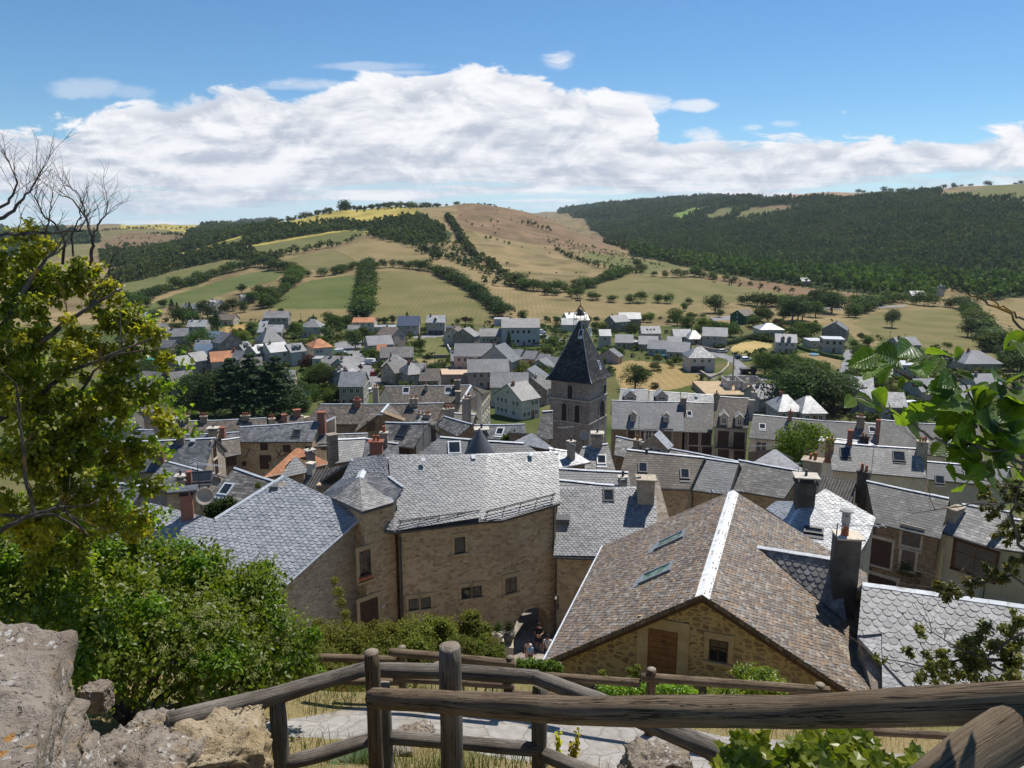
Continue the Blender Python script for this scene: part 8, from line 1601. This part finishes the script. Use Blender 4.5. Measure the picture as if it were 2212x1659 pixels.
def limb(pts, r0, r1, parent, name='limb', matn='bark_lichen', twigs=0, tl=.5, seed=0, upd=.6, off=None):
 rng_ = random.Random(seed); P = [Vector(p)-(parent.location if parent else Vector()) for p in pts]; q = MB(); n = len(P); dense = []
 for a, b in zip(P, P[1:]): dense += [a.lerp(b, i/4)+Vector((rng_.uniform(-1,1),rng_.uniform(-1,1),rng_.uniform(-1,1)))*.012 for i in range(4)]
 dense.append(P[-1]); k = len(dense); q.tube(dense, [r0+(r1-r0)*i/(k-1) for i in range(k)], 7)
 def tw(p, d_, L_, r, lev):
  c = [p]; 
  for i in range(5): d_ = (d_+Vector((rng_.uniform(-1,1),rng_.uniform(-1,1)*.6,rng_.uniform(-.6,1)*upd))*.3).normalized(); c.append(c[-1]+d_*L_/5)
  q.tube(c, [r*(1-.75*i/5) for i in range(6)], 5)
  if lev:
   for i in (1,2,3,4): tw(c[i], (d_+Vector((rng_.uniform(-1,1),rng_.uniform(-.6,.6),rng_.uniform(-.5,1)*upd))*1.1).normalized(), L_*rng_.uniform(.4,.65), r*.55, lev-1)
 for i in range(twigs): j = rng_.randint(k//3, k-1); d0 = (dense[min(j+1,k-1)]-dense[max(j-1,0)]).normalized(); tw(dense[j], (d0+Vector((rng_.uniform(-1,1),rng_.uniform(-.5,.5),rng_.uniform(-.2,1)*upd))).normalized(), tl*rng_.uniform(.6,1.2), max(r1*.7,.0035) if r1 > .0025 else .0016, 1)
 return q.build(name, M[matn], parent, True)
O_ = lambda l, Y: [at_y(p, Y) for p in D2('O', l)]
limb(O_([(-500,3000),(-300,2200),(-150,1500),(-60,1000)], 7.8), .14, .07, e, 'trunk')
for i, (l, Y, r0, r1, tw_, tl) in enumerate([([(-200,730),(0,705),(200,690),(400,685),(545,678)],8,.032,.010,10,.35),([(-100,640),(60,570),(140,480),(200,400),(297,250)],8,.028,.005,9,.5),([(-80,560),(50,500),(110,400),(100,330),(20,140)],8.1,.022,.004,9,.42),([(580,945),(605,800),(600,720),(560,600),(480,470),(385,440)],8.2,.026,.005,9,.45),([(600,740),(640,640),(690,570),(695,460)],8.2,.017,.004,7,.35),([(560,600),(545,520),(500,420),(420,380)],8.2,.012,.004,5,.3),([(415,900),(425,750),(380,650),(280,570),(230,470),(240,390)],8.1,.020,.004,9,.4),([(700,1010),(720,900),(800,740)],8.3,.012,.004,4,.3),([(330,800),(300,700),(330,560),(345,430)],8.2,.015,.004,7,.38),([(480,850),(470,700),(520,590),(550,430)],8.2,.014,.004,6,.35),
  ([(-150,1500),(60,1250),(200,1000),(300,860)],7.7,.05,.02,3,.4),([(-150,1800),(150,1500),(400,1300),(620,1150),(800,1060)],7.8,.05,.012,6,.4),([(-150,2000),(200,1800),(450,1600),(700,1500),(1000,1380)],7.8,.045,.010,6,.4),([(500,1750),(620,1600),(760,1480),(1130,1440)],7.9,.02,.006,5,.3)]): limb(O_(l, Y), r0*.8, r1*.8, e, 'limb', 'bark_lichen', tw_-1, tl, i+1)
E_ = lambda cr, l, Y: [at_y(p, Y) for p in D2(cr, l)]
for i, (l, Y, r0, r1) in enumerate([([(-60,800),(40,730),(130,690),(230,660),(330,770)],7.0,.03,.010),([(-60,690),(80,700),(200,690),(320,755)],7.1,.022,.008),([(130,690),(100,550),(80,400),(60,200)],7.2,.020,.01),([(-40,1150),(70,1190),(150,1250),(190,1290)],6.8,.024,.006)]): limb([at_y((x*.5486*1.0504+0, 713+ (y)*.5486*1.0504), Y) for x, y in l], r0, r1, e, 'limb', 'bark_lichen', 5, .3, 40+i)
for i, (x, y) in enumerate([(372,770),(372,800),(360,870),(385,935)]): pass
LG = [lobe(*a) for a in [(700,1385,42,20),(760,1392,48,20),(830,1385,42,20),(895,1380,46,20.5),(955,1368,36,21),(1015,1352,28,20.5),(1030,1385,36,20.5),(1055,1412,36,20),(705,1440,46,17.5),(790,1435,50,18),(895,1425,52,18.5),(1000,1422,46,19),(1070,1432,26,19.5),(650,1420,50,16),(1020,1335,16,20.5),(870,1352,14,21),(740,1470,40,14.5),(680,1480,40,13.5)]]
for i, (sel, lab) in enumerate([((0,1,2,8,9,13,16,17),'golden green shrub mass left below the narrow wing'),((3,4,10,15),'golden green shrub in front of the arch house wall'),((5,6,7,11,12,14),'tall golden green shrub nearest the arched passage')]):
 Ls = [LG[k] for k in sel]; e = plant('shrub', (Ls[0][0],Ls[0][1],gz(Ls[0][0],Ls[0][1])), lab, 'shrub'); leafy('leaves', lrel(Ls, e), 2600*len(Ls), .075, 'leaf_gold', e, 20+i, .5, .3); leafy('leaves', lrel([(a[0],a[1],a[2],a[3]*1.1) for a in lrel(Ls,e)] and [(a[0],a[1],a[2],a[3]*1.1) for a in Ls], e), 2200*len(Ls), .075, 'leaf_gold', e, 30+i, .5, .2, 9); q = MB()
 for a in lrel(Ls, e): q.tube([(a[0]*.8,a[1],a[2]-1.6),(a[0],a[1],a[2])], [.04,.012], 5)
 q.build('stems', M['bark'], e)
def quick(label, lb, n, size, matn, cat='plant', name='shrub', seed=0, w=.5, inner=.3, stems=True):
 Ls = [lobe(*a) for a in lb]; e = plant(name, (Ls[0][0],Ls[0][1],gz(Ls[0][0],Ls[0][1])), label, cat); leafy('leaves', lrel(Ls, e), n, size, matn, e, 60+seed, w, inner)
 if stems:
  q = MB()
  for a in lrel(Ls, e): q.tube([(a[0],a[1],a[2]-a[3]*1.6),(a[0],a[1],a[2]+a[3]*.3)], [.02,.008], 5)
  q.build('stems', M['bark'], e)
 return e
kd = lambda x, y, r, Y, c='K': one(c, x, y)+(r*.2728, Y)
quick('light green shrub with red fruits beside the rubble gable', [kd(1870,930,90,19),kd(1980,960,110,18.5),kd(2080,950,80,18.5),kd(2120,1040,100,17),kd(1900,1060,110,17),kd(1750,1080,90,16.5),kd(1640,1090,70,16.5)], 7500, .075, 'leaf_ivy', 'shrub', seed=1)
quick('row of light green weeds at the foot of the rubble gable wall', [kd(760,1050,60,17),kd(860,1060,80,17),kd(980,1060,80,17),kd(1080,1050,60,17),kd(1240,1060,80,16.5),kd(1360,1070,90,16.5),kd(1450,1080,60,16.5)], 6000, .07, 'leaf_ivy', 'shrub', seed=2)
quick('pair of flowering stalks standing before the gable wall', [kd(965,880,22,16),kd(1010,910,24,16),kd(1030,860,20,16),kd(750,905,24,16),kd(780,950,22,16),kd(975,960,26,16)], 1500, .05, 'leaf_gold', 'plant', 'tall_weed', 3)
quick('yellow green creeper climbing the sunlit gable wall of the scalloped roof house', [one('F',215,1080)+(9,33.2),one('F',240,1160)+(12,33.4),one('F',265,1240)+(11,33.6),one('F',290,1320)+(10,34),one('F',300,1380)+(10,34)], 900, .11, 'leaf_gold', 'climber', 'creeper', 4)
quick('dark rounded garden shrub behind the scalloped roof ridge', [one('E',1050,745)+(30,43),one('E',990,760)+(20,43),one('E',1110,720)+(20,43),one('E',1020,800)+(24,43)], 3500, .16, 'leaf', 'shrub', 'shrub', 5)
quick('small moss tuft on the weathered corrugated roof', [one('E',1320,575)+(7,46)], 250, .1, 'leaf_light', 'plant', 'moss_tuft', 6, stems=False)
quick('clipped green hedge between the arch and the gabled house', [kd(100,850,50,23.5),kd(180,850,52,23.3),kd(260,855,50,23.2),kd(340,860,48,23),kd(390,870,40,23)], 5200, .10, 'leaf_near', 'hedge', 'clipped_hedge', 7)
quick('dark wall shrub on the shaded brown stone house at right', [one('H',1210,1190)+(16,50.5),one('H',1290,1220)+(20,50.5),one('H',1340,1190)+(14,50.5)], 900, .13, 'leaf_dark', 'climber', 'wall_shrub', 8)
P_ = one('B',1640,1165); quick('small green garden shrub beside the slate roof left of the bell tower', [P_+(14,83),one('B',1590,1168)+(9,83)], 800, .35, 'leaf', 'shrub', 'shrub', 9); quick('round tuft of light green growing beside a chimney of the dark scalloped roof', [one('B',1388,1118)+(6,70)], 300, .2, 'leaf_light', 'plant', 'shrub', 10, stems=False)
p = at_y(one('R',440,1560), 76); tree(Vector((p.x,p.y,p.z-.6)), 410*.2728/F*78*1.38, 'gold', 'round golden green tree growing among the old town roofs at right', 'tree', None, 'tree', 1.05)
LS = [one('L',x,y)+(r*.28,Y) for x,y,r,Y in [(1700,760,150,6.6),(1900,700,170,6.6),(2080,640,150,6.7),(1560,800,110,6.4),(1420,560,60,6.6),(2120,820,170,6.4),(1850,860,150,6.3),(1480,880,90,6.2),(1330,720,50,6.6),(1650,900,110,6.3),(2000,930,150,6.2),(1100,770,40,6.4),(2180,480,90,6.8)]]+[one('H',x,y)+(r*.2976,Y) for x,y,r,Y in [(1560,1330,100,6.8),(1720,1290,90,6.8),(1450,1300,50,6.8),(1900,1220,110,6.8),(2050,1100,120,6.9),(1980,900,110,7),(1880,760,80,7),(2060,640,100,7),(1800,640,60,7),(1960,560,70,7),(2080,880,80,7)]]
Ls = [lobe(*a) for a in LS]; e = plant('shrub', (5.2,6.8,gz(5.2,6.8)), 'fine leaved olive green shrub with thin twigs at the right edge', 'shrub'); leafy('leaves', lrel(Ls[:13], e), 12000, .032, 'leaf_olive', e, 80, .62, .1, 9); leafy('leaves', lrel(Ls[13:], e), 6000, .032, 'leaf_olive', e, 81, .62, .1, 9)
H_ = lambda l, Y: [at_y(p, Y) for p in D2('H', l)]; Lq = lambda l, Y: [at_y(p, Y) for p in D2('L', l)]
for i, (l, r0, r1) in enumerate([(H_([(2300,1200),(2050,1000),(2000,780),(2060,560),(2087,400)],6.9),.02,.006),(H_([(2300,760),(2000,700),(1700,710),(1440,750)],6.9),.014,.004),(H_([(2300,1450),(2000,1230),(1750,1290),(1500,1330)],6.8),.016,.004),(Lq([(2400,900),(2100,800),(1800,760),(1500,830),(1100,770)],6.5),.02,.004),(Lq([(2400,1100),(2150,900),(1900,800),(1500,560)],6.4),.02,.004),(Lq([(2212,560),(2000,700),(1700,900),(1400,900)],6.4),.014,.004),(H_([(2300,500),(2000,440),(1700,380),(1500,350),(1380,340)],6.9),.012,.003),(H_([(2200,600),(1900,560),(1650,500)],6.9),.01,.003)]): limb(l, r0, r1, e, 'limb', 'bark', 6, .45, 70+i)
R_ = lambda l, Y: [at_y(p, Y) for p in D2('R', l)]
e = plant('bare_branch', R_([(2300,460)],3.2)[0], 'dark bare thorny twig reaching in from the right edge above the meadow', 'branch'); limb(R_([(2320,460),(2100,280),(1900,180),(1680,80),(1600,0)],3.2), .0055, .002, e, 'twig', 'bark_lichen', 5, .12, 3); limb(R_([(2250,380),(2130,260),(2000,190),(1900,120),(1850,160)],3.2), .0045, .002, e, 'twig', 'bark_lichen', 3, .1, 5)
e = plant('leafy_branch', R_([(2300,1400)],2.05)[0], 'near branch with large sunlit serrated leaves at the right edge', 'branch')
for i, l in enumerate([[(2330,1560),(2100,1400),(1870,1190),(1790,990),(1690,790)],[(1870,1190),(1650,1000),(1480,850),(1290,790),(1150,690),(1050,590)],[(2330,1360),(1830,1330),(1530,1260),(1300,1140),(1110,1050),(870,930)],[(1690,800),(1620,640),(1560,600)],[(2330,900),(2150,830),(2000,880)],[(2330,500),(2200,520),(2100,500)],[(2330,1500),(2100,1300),(1950,1200),(2080,1080)]]): limb(R_(l, 2.05), .006, .002, e, 'twig', 'bark', 0, .1, i)
rng = random.Random(4); LV = [(1045,590,830,680),(1130,660,940,770),(1190,600,1085,650),(1230,650,1050,565),(1330,520,1220,610),(1420,570,1280,650),(1620,600,1420,580),(1630,610,1560,730),(1740,565,1650,625),(1640,745,1530,850),(1820,790,1690,735),(1700,850,1440,885),(1745,900,1935,815),(1760,960,1480,1010),(1800,1010,2000,890),(1840,1080,1600,1135),(1850,1110,2000,1055),(2230,740,2000,855),(2230,420,2030,560),(2110,480,2230,610),(860,930,795,1015),(870,940,1055,1000),(1000,890,1130,1020),(1150,1020,1235,1135),(1260,1110,1400,1205),(1390,1130,1445,920),(1490,1200,1700,1190),(1480,1400,1590,1275),(1560,1290,1700,1225),(1290,800,1400,835),(1255,765,1215,865),(1370,660,1450,780),(1900,880,1965,970),(1980,795,2070,770),(1590,1480,1700,1610),(1780,1590,1900,1450),(1900,1300,2040,1400),(2050,1260,2200,1330),(2090,1420,2210,1560),(1850,1230,1790,1340),(2000,1150,2150,1120),(2080,1080,2230,970),(2090,880,2230,845),(1160,690,1060,830),(1500,880,1620,960),(1310,1150,1260,1010),(1700,1340,1600,1420),(2000,1330,2130,1250),(1950,1200,1880,1080),(2150,1200,2230,1100),(1560,610,1480,740),(1760,1010,1890,980),(2120,1330,2000,1480)]
rx = random.Random(8)
for _ in range(46):
 x_ = rx.uniform(1680,2260); y_ = rx.uniform(820,1620); a_ = rx.uniform(0,6.28); l_ = rx.uniform(95,190); LV.append((x_,y_,x_+l_*math.cos(a_),y_+l_*.75*math.sin(a_)+25))
def near_leaf(b, tip, seed):
 r = random.Random(seed); d_ = tip-b; L = d_.length; d_ = d_/L; nrm = (Vector((r.uniform(-.5,.5), r.uniform(-1.0,-.35), r.uniform(.1,.9)))); nrm = (nrm-d_*nrm.dot(d_)).normalized(); s_ = d_.cross(nrm); V = []; Fc = []; N = 12; w = L*r.uniform(.25,.31); cu = r.uniform(.02,.14)
 for i in range(N+1):
  f = i/N; hw = w*(math.sin(math.pi*f**.8)**.85)*(1.0 if f < .75 else 1-.25*(f-.75)*4); c = b+d_*L*f-nrm*cu*L*f*f; ser = (1+.07*(-1)**i)
  for k, a in enumerate((-1,-.5,0,.5,1)): V.append(c+s_*hw*a*(ser if abs(a) == 1 else 1)+nrm*(abs(a)*hw*.34-.02*L*(1 if (i % 2 and abs(a) == .5) else 0)))
 for i in range(N):
  for k in range(4): Fc.append([i*5+k, i*5+k+1, i*5+k+6, i*5+k+5])
 uv = []
 for f_ in Fc: uv += [((v % 5)/4, (v//5)/N) for v in f_]
 return V, Fc, uv
for i, (x0,y0,x1,y1) in enumerate(LV):
 Y = 2.05+rng.uniform(-.12,.12); b0 = R_([(x0,y0)], 2.05)[0]; t0 = R_([(x1,y1)], Y)[0]; V, Fc, uv = near_leaf(b0-e.location, t0-e.location, i); link('leaf', mesh_np('leaf', V, Fc, M['leaf_big'], True, uv=uv), e)
e = plant('ivy', pt(1770,1690,2.6), 'bright ivy with broad lobed leaves at the bottom edge under the thick rail', 'climber'); V, Fc = [], []; rng = random.Random(9); outline = [(0,0),(.30,-.06),(.52,.12),(.36,.34),(.46,.60),(.22,.62),(0,1.0),(-.22,.62),(-.46,.60),(-.36,.34),(-.52,.12),(-.30,-.06)]
for i in range(430):
 x = rng.uniform(1550,1990); edge = 1600+22*math.sin(x/37)+18*math.sin(x/19+1)+max(0,(1640-x)*.35)+max(0,(x-1900)*.45); y = rng.uniform(edge, 1720); P = pt(x, y, 2.75-(y-1600)/400+rng.uniform(-.1,.1))-e.location
 s_ = rng.uniform(.045,.085); n = Vector((rng.uniform(-.6,.6),-.6+rng.uniform(-.4,.6),rng.uniform(.3,1))).normalized(); u = n.cross(Vector((rng.uniform(-1,1),rng.uniform(-1,1),rng.uniform(-.3,.3)))).normalized(); v = n.cross(u); b0 = len(V); V.append(P+v*s_*.35-n*s_*.1)
 for a, c in outline: V.append(P+u*a*s_+v*c*s_+n*s_*rng.uniform(-.06,.1))
 for k in range(12): Fc.append([b0, b0+1+k, b0+1+(k+1) % 12])
link('leaves', mesh_np('leaves', V, Fc, M['leaf_ivy']), e)
for i in range(10): x = 1560+i*45; limb([pt(x,1740,2.4), pt(x+rng.uniform(-30,30),1690,2.5), pt(x+rng.uniform(-40,40),1640,2.65)], .006, .003, e, 'stem', 'bark', 0, .1, i)
rng = np.random.RandomState(12); n = 60000; gy = np.exp(rng.uniform(math.log(3.2), math.log(15), n)); gx = rng.uniform(-.75,.8,n)*gy
ok = ~inside(gx, gy, pxy) & (vnoise(gx/.5, gy/.5, 31) > rng.uniform(0,.75,n)); gx, gy = gx[ok], gy[ok]
def blades(name, gx, gy, h0, h1, wd, matn, label):
 n = len(gx); z = H(gx, gy)-.02; h = rng.uniform(h0,h1,n); a = rng.rand(n)*6.28; l = rng.uniform(.1,1.1,n)*h; dx, dy = np.cos(a), np.sin(a); P = np.stack([gx,gy,z],1); s_ = np.stack([-dy,dx,np.zeros(n)],1)*wd; m1 = P+np.stack([dx*l*.35,dy*l*.35,h*.6],1); tp = P+np.stack([dx*l,dy*l,h],1)
 V = np.stack([P-s_,P+s_,m1+s_*.8,m1-s_*.8,tp],1).reshape(-1,3); b = (np.arange(n)*5)[:,None]; Fq = np.concatenate([b+np.array([[0,1,2,3]]), b+np.array([[3,2,4,4]])],1).reshape(-1,4); Fl = [list(f) if f[2] != f[3] else list(f[:3]) for f in Fq]
 return tag(link(name, mesh_np(name, V, Fl, M[matn])), label, 'grass', None, 'stuff')
M['straw'] = leaf_mat('straw', ((.20,.13,.045),(.34,.235,.09),(.46,.35,.16)), .3, .8, .15); M['grass'] = leaf_mat('grass_blade', ((.05,.085,.012),(.10,.13,.02),(.20,.19,.05)), .35, .6, .2)
g_ = vnoise(gx/.8, gy/.8, 17) > .72; blades('dry_grass', gx[~g_], gy[~g_], .05, .20, .0035, 'straw', 'short dry straw coloured grass covering the bank around the path'); blades('green_grass', gx[g_], gy[g_], .08, .28, .005, 'grass', 'green grass tufts beside the path')
for k, (x0,y0,x1,y1) in enumerate([(395,1500,400,1380),(495,1545,510,1470),(510,1550,560,1355)]):
 a, c = at_y(one('K',x0,y0+120),5.6), at_y(one('K',x1,y1),5.6); e = plant('mullein', a, ['short leftmost yellow flower spike beside the path','middle yellow flower spike beside the path','tallest yellow flower spike beside the path'][k], 'flower'); MB().tube([(0,0,0),(c-a)*.5,c-a], [.006,.005,.003], 5).build('stem', M['bark'], e); leafy('flowers', [tuple((c-a)*f)+(.022,) for f in np.linspace(.35,.95,6)], 90, .03, 'flower_yellow', e, k, .8, .2)
e = plant('weed', hit(one('J',530,1480),5), 'large pale green basal leaf at the foot of the fence', 'plant'); rngn = np.random.RandomState(3); n = 9; P = np.zeros((n,3)); a = np.linspace(0,6,n); V, q = leaf_mesh(P, np.stack([np.cos(a),np.sin(a),np.full(n,.5)],1), np.stack([-.3*np.cos(a),-.3*np.sin(a),np.ones(n)],1), .26, rngn, .55); link('leaves', mesh_np('leaves', V, q, M['leaf_grey'])  , e)
def pot(cr, x, y, Y, r, h, matn, leafm, label):
 p = at_y(one(cr,x,y), Y); e = plant('flower_pot', p, label, 'flower pot'); MB().lathe((0,0,0), [(r*.72,0),(r,h*.85),(r*1.1,h*.86),(r*1.1,h),(r*.9,h),(r*.85,h*.9)], 16).build('pot', M[matn], e, True); leafy('leaves', [(0,0,h+.25,.28),(.05,0,h+.5,.2)], 700, .07, leafm, e, int(x), .4, .2)
pot('F',1400,1535,37.6,.30,.55,'plaster_pale','leaf','white round flower pot with a green plant left of the arch'); pot('F',1478,1520,37.8,.32,.5,'concrete_dark','leaf_dark','dark planter with a plant right beside the arch')
a, c = at_y(one('F',1385,1560),37.4), at_y(one('F',1515,1570),37.2); q = MB(); q.prism([Vector((v.x,v.y,-26)) for v in (a,c,c+Vector((0,.9,0)),a+Vector((0,.9,0)))], [a,c,c+Vector((0,.9,0)),a+Vector((0,.9,0))]); tag(q.build('low_wall', M['stone_pale']), 'low stone wall carrying flower pots beside the arch', 'wall')
# ---------------------------------------------------------------- people under the arch
def skin(name, joints, edges, matn, parent, sub=1):
 me = bpy.data.meshes.new(name); me.from_pydata([j[:3] for j in joints], edges, []); o = link(name, me); o.modifiers.new('skin', 'SKIN'); o.modifiers.new('sub', 'SUBSURF').levels = sub
 for v, j in zip(me.skin_vertices[0].data, joints): v.radius = (j[3], j[4] if len(j) > 4 else j[3])
 me.skin_vertices[0].data[0].use_root = True; dg = bpy.context.evaluated_depsgraph_get(); dg.update(); m2 = bpy.data.meshes.new_from_object(o.evaluated_get(dg)); bpy.data.objects.remove(o); m2.materials.clear(); m2.materials.append(M[matn]); m2.polygons.foreach_set('use_smooth', np.ones(len(m2.polygons), bool)); return link(name, m2, parent)
for nm, c in (('skin',(.42,.24,.165)),('hair_dark',(.025,.017,.012)),('cloth_black',(.015,.015,.018)),('cloth_white',(.62,.58,.56)),('cloth_pink',(.55,.40,.36)),('cloth_blue',(.20,.38,.62)),('cloth_navy',(.02,.025,.04)),('cap_white',(.6,.6,.6))): M[nm] = noisy(nm, tuple(x*.85 for x in c), c, 20, .8, .2)
def person(p, h, rz, top, bottom, label, stride=.12, arm=0, short=True, dress=False, hair='hair_dark', long=False, cap=False, bag=False):
 e = empty('person', p, rz); tag(e, label, 'person'); e.scale = (h/1.75,)*3; s_ = stride
 J = [(0,0,.95,.15,.11),(0,0,1.15,.14,.095),(0,0,1.36,.165,.10),(0,0,1.47,.07),(0,-.01,1.53,.055),(0,-.015,1.62,.085,.095),(0,-.01,1.70,.075,.085)]
 E = [(0,1),(1,2),(2,3),(3,4),(4,5),(5,6)]
 for sx in (-1,1):
  b = len(J); J += [(sx*.10,0,.86,.095),(sx*.105,-s_*sx*.5,.48,.062),(sx*.105,-s_*sx+ .03,.10,.04),(sx*.11,-s_*sx-.10,.03,.035)]; E += [(0,b),(b,b+1),(b+1,b+2),(b+2,b+3)]
  b = len(J)
  if arm: J += [(sx*.20,0,1.40,.055),(sx*.25,-.02,1.14,.042),(sx*.12,-.24,1.16,.032),(sx*.05,-.30,1.19,.028)]
  else: J += [(sx*.20,0,1.40,.055),(sx*.25,.02,1.13,.042),(sx*.27,-.06,.90,.032),(sx*.27,-.09,.80,.028)]
  E += [(2,b),(b,b+1),(b+1,b+2),(b+2,b+3)]
  w = Vector(J[-1][:3])
  for k in range(4): b2 = len(J); q = w+Vector((sx*(-.02+.013*k), -.015, -.045-.008*(k in (1,2)))); J.append((q.x,q.y,q.z,.008)); q2 = q+Vector((0,-.02,-.028)); J.append((q2.x,q2.y,q2.z,.007)); E += [(b+3,b2),(b2,b2+1)]
  b2 = len(J); q = w+Vector((-sx*.03,-.03,-.02)); J.append((q.x,q.y,q.z,.009)); E.append((b+3,b2))
 skin('body', J, E, 'skin', e)
 T_ = [(0,0,.92,.165,.125),(0,0,1.15,.155,.11),(0,0,1.36,.18,.115),(0,0,1.45,.085)]; TE = [(0,1),(1,2),(2,3)]
 for sx in (-1,1): b = len(T_); T_ += [(sx*.20,0,1.40,.07),(sx*.245,0,1.22,.06)]; TE += [(2,b),(b,b+1)]
 skin('dress' if dress else 'shirt', T_, TE, top, e)
 if dress: MB().lathe((0,0,.45), [(.27,0),(.23,.2),(.17,.5),(.16,.52)], 16).build('skirt', M[top], e, True)
 else:
  B = [(0,0,.95,.165,.125)]; BE = []
  for sx in (-1,1): b = len(B); B += [(sx*.10,0,.84,.11),(sx*.105,-s_*sx*.5,.50 if short else .48,.085)]; BE += [(0,b),(b,b+1)];
  if not short:
   for sx, b in ((-1,2),(1,4)): B.append((sx*.105,-s_*sx+.03,.10,.06)); BE.append((b,len(B)-1))
  skin('trousers' if not short else 'shorts', B, BE, bottom, e)
 q = MB(); q.lathe((0,.012,1.61), [(.098,0),(.108,.05),(.10,.10),(.07,.14),(.02,.155)], 14); hr = q.build('hair', M['cap_white' if cap else hair], e, True)
 if long: q = MB(); q.obox((0,.06,1.56), (.095,0,0), (0,.035,0), (0,0,.13)); q.build('hair', M[hair], e)
 f = MB()
 for sx in (-1,1): f.obox((sx*.033,-.102,1.635), (.012,0,0), (0,.006,0), (0,0,.007))
 f.obox((0,-.108,1.57), (.022,0,0), (0,.005,0), (0,0,.005)); f.build('face_features', M['hair_dark'], e); f = MB(); f.prism([(-.013,-.10,1.595),(.013,-.10,1.595),(.011,-.10,1.63),(-.011,-.10,1.63)], [(-.008,-.125,1.598),(.008,-.125,1.598),(.004,-.108,1.63),(-.004,-.108,1.63)])
 for sx in (-1,1): f.obox((sx*.092,-.01,1.62), (.01,0,0), (0,.02,0), (0,0,.03))
 f.build('nose_and_ears', M['skin'], e)
 for sx in (-1,1): q = MB(); q.obox((sx*.108,-s_*sx-.05,.03), (.045,0,0), (0,.12,0), (0,0,.035)); q.build('shoe', M['cloth_black'], e)
 if bag: q = MB(); q.tube([(-.14,-.10,1.40),(0,-.14,1.2),(.18,-.06,.98)], .014, 6); q.build('bag_strap', M['cloth_black'], e)
def gp(x, y, Y):
 p = at_y(one('F',x,y), Y); p.z = max(p.z, gz(p.x,p.y)) if False else gz(p.x,p.y); return p
person(gp(1697,1560,40.3), 1.78, .1, 'cloth_black', 'cloth_navy', 'man in a black t-shirt and dark shorts walking through the arch', .14, 1)
person(gp(1763,1660,37.9), 1.68, -.1, 'cloth_white', 'cloth_black', 'woman in a white top with a dark shoulder strap walking up from the arch', .10, 0, False, long=True, bag=True)
person(gp(1622,1645,38.2), 1.30, .1, 'cloth_pink', 'cloth_pink', 'girl in a pale sleeveless dress standing in the arch', .06, 0, True, True, long=True)
person(gp(1638,1690,36.2), 1.15, .5, 'cloth_blue', 'cloth_navy', 'small child in a light blue shirt and white cap behind the hedge', .05, 0, True, cap=True)

# ---------------------------------------------------------------- air over the valley
hm = MB(); hm.prism([(-6500,-60,-120),(6500,-60,-120),(6500,9200,-120),(-6500,9200,-120)], [(-6500,-60,260),(6500,-60,260),(6500,9200,260),(-6500,9200,260)])
hmat = bpy.data.materials.new('haze'); hmat.use_nodes = True; q = NT(hmat.node_tree); q.n.remove(q.n['Principled BSDF']); v = q.node('ShaderNodeVolumePrincipled'); v.inputs['Color'].default_value = (.75,.85,1,1); v.inputs['Density'].default_value = .00004; v.inputs['Anisotropy'].default_value = .2
q.l.new(v.outputs[0], q.n['Material Output'].inputs['Volume']); ho = hm.build('haze', hmat); tag(ho, 'thin blue haze over the far hills', 'haze', None, 'stuff')
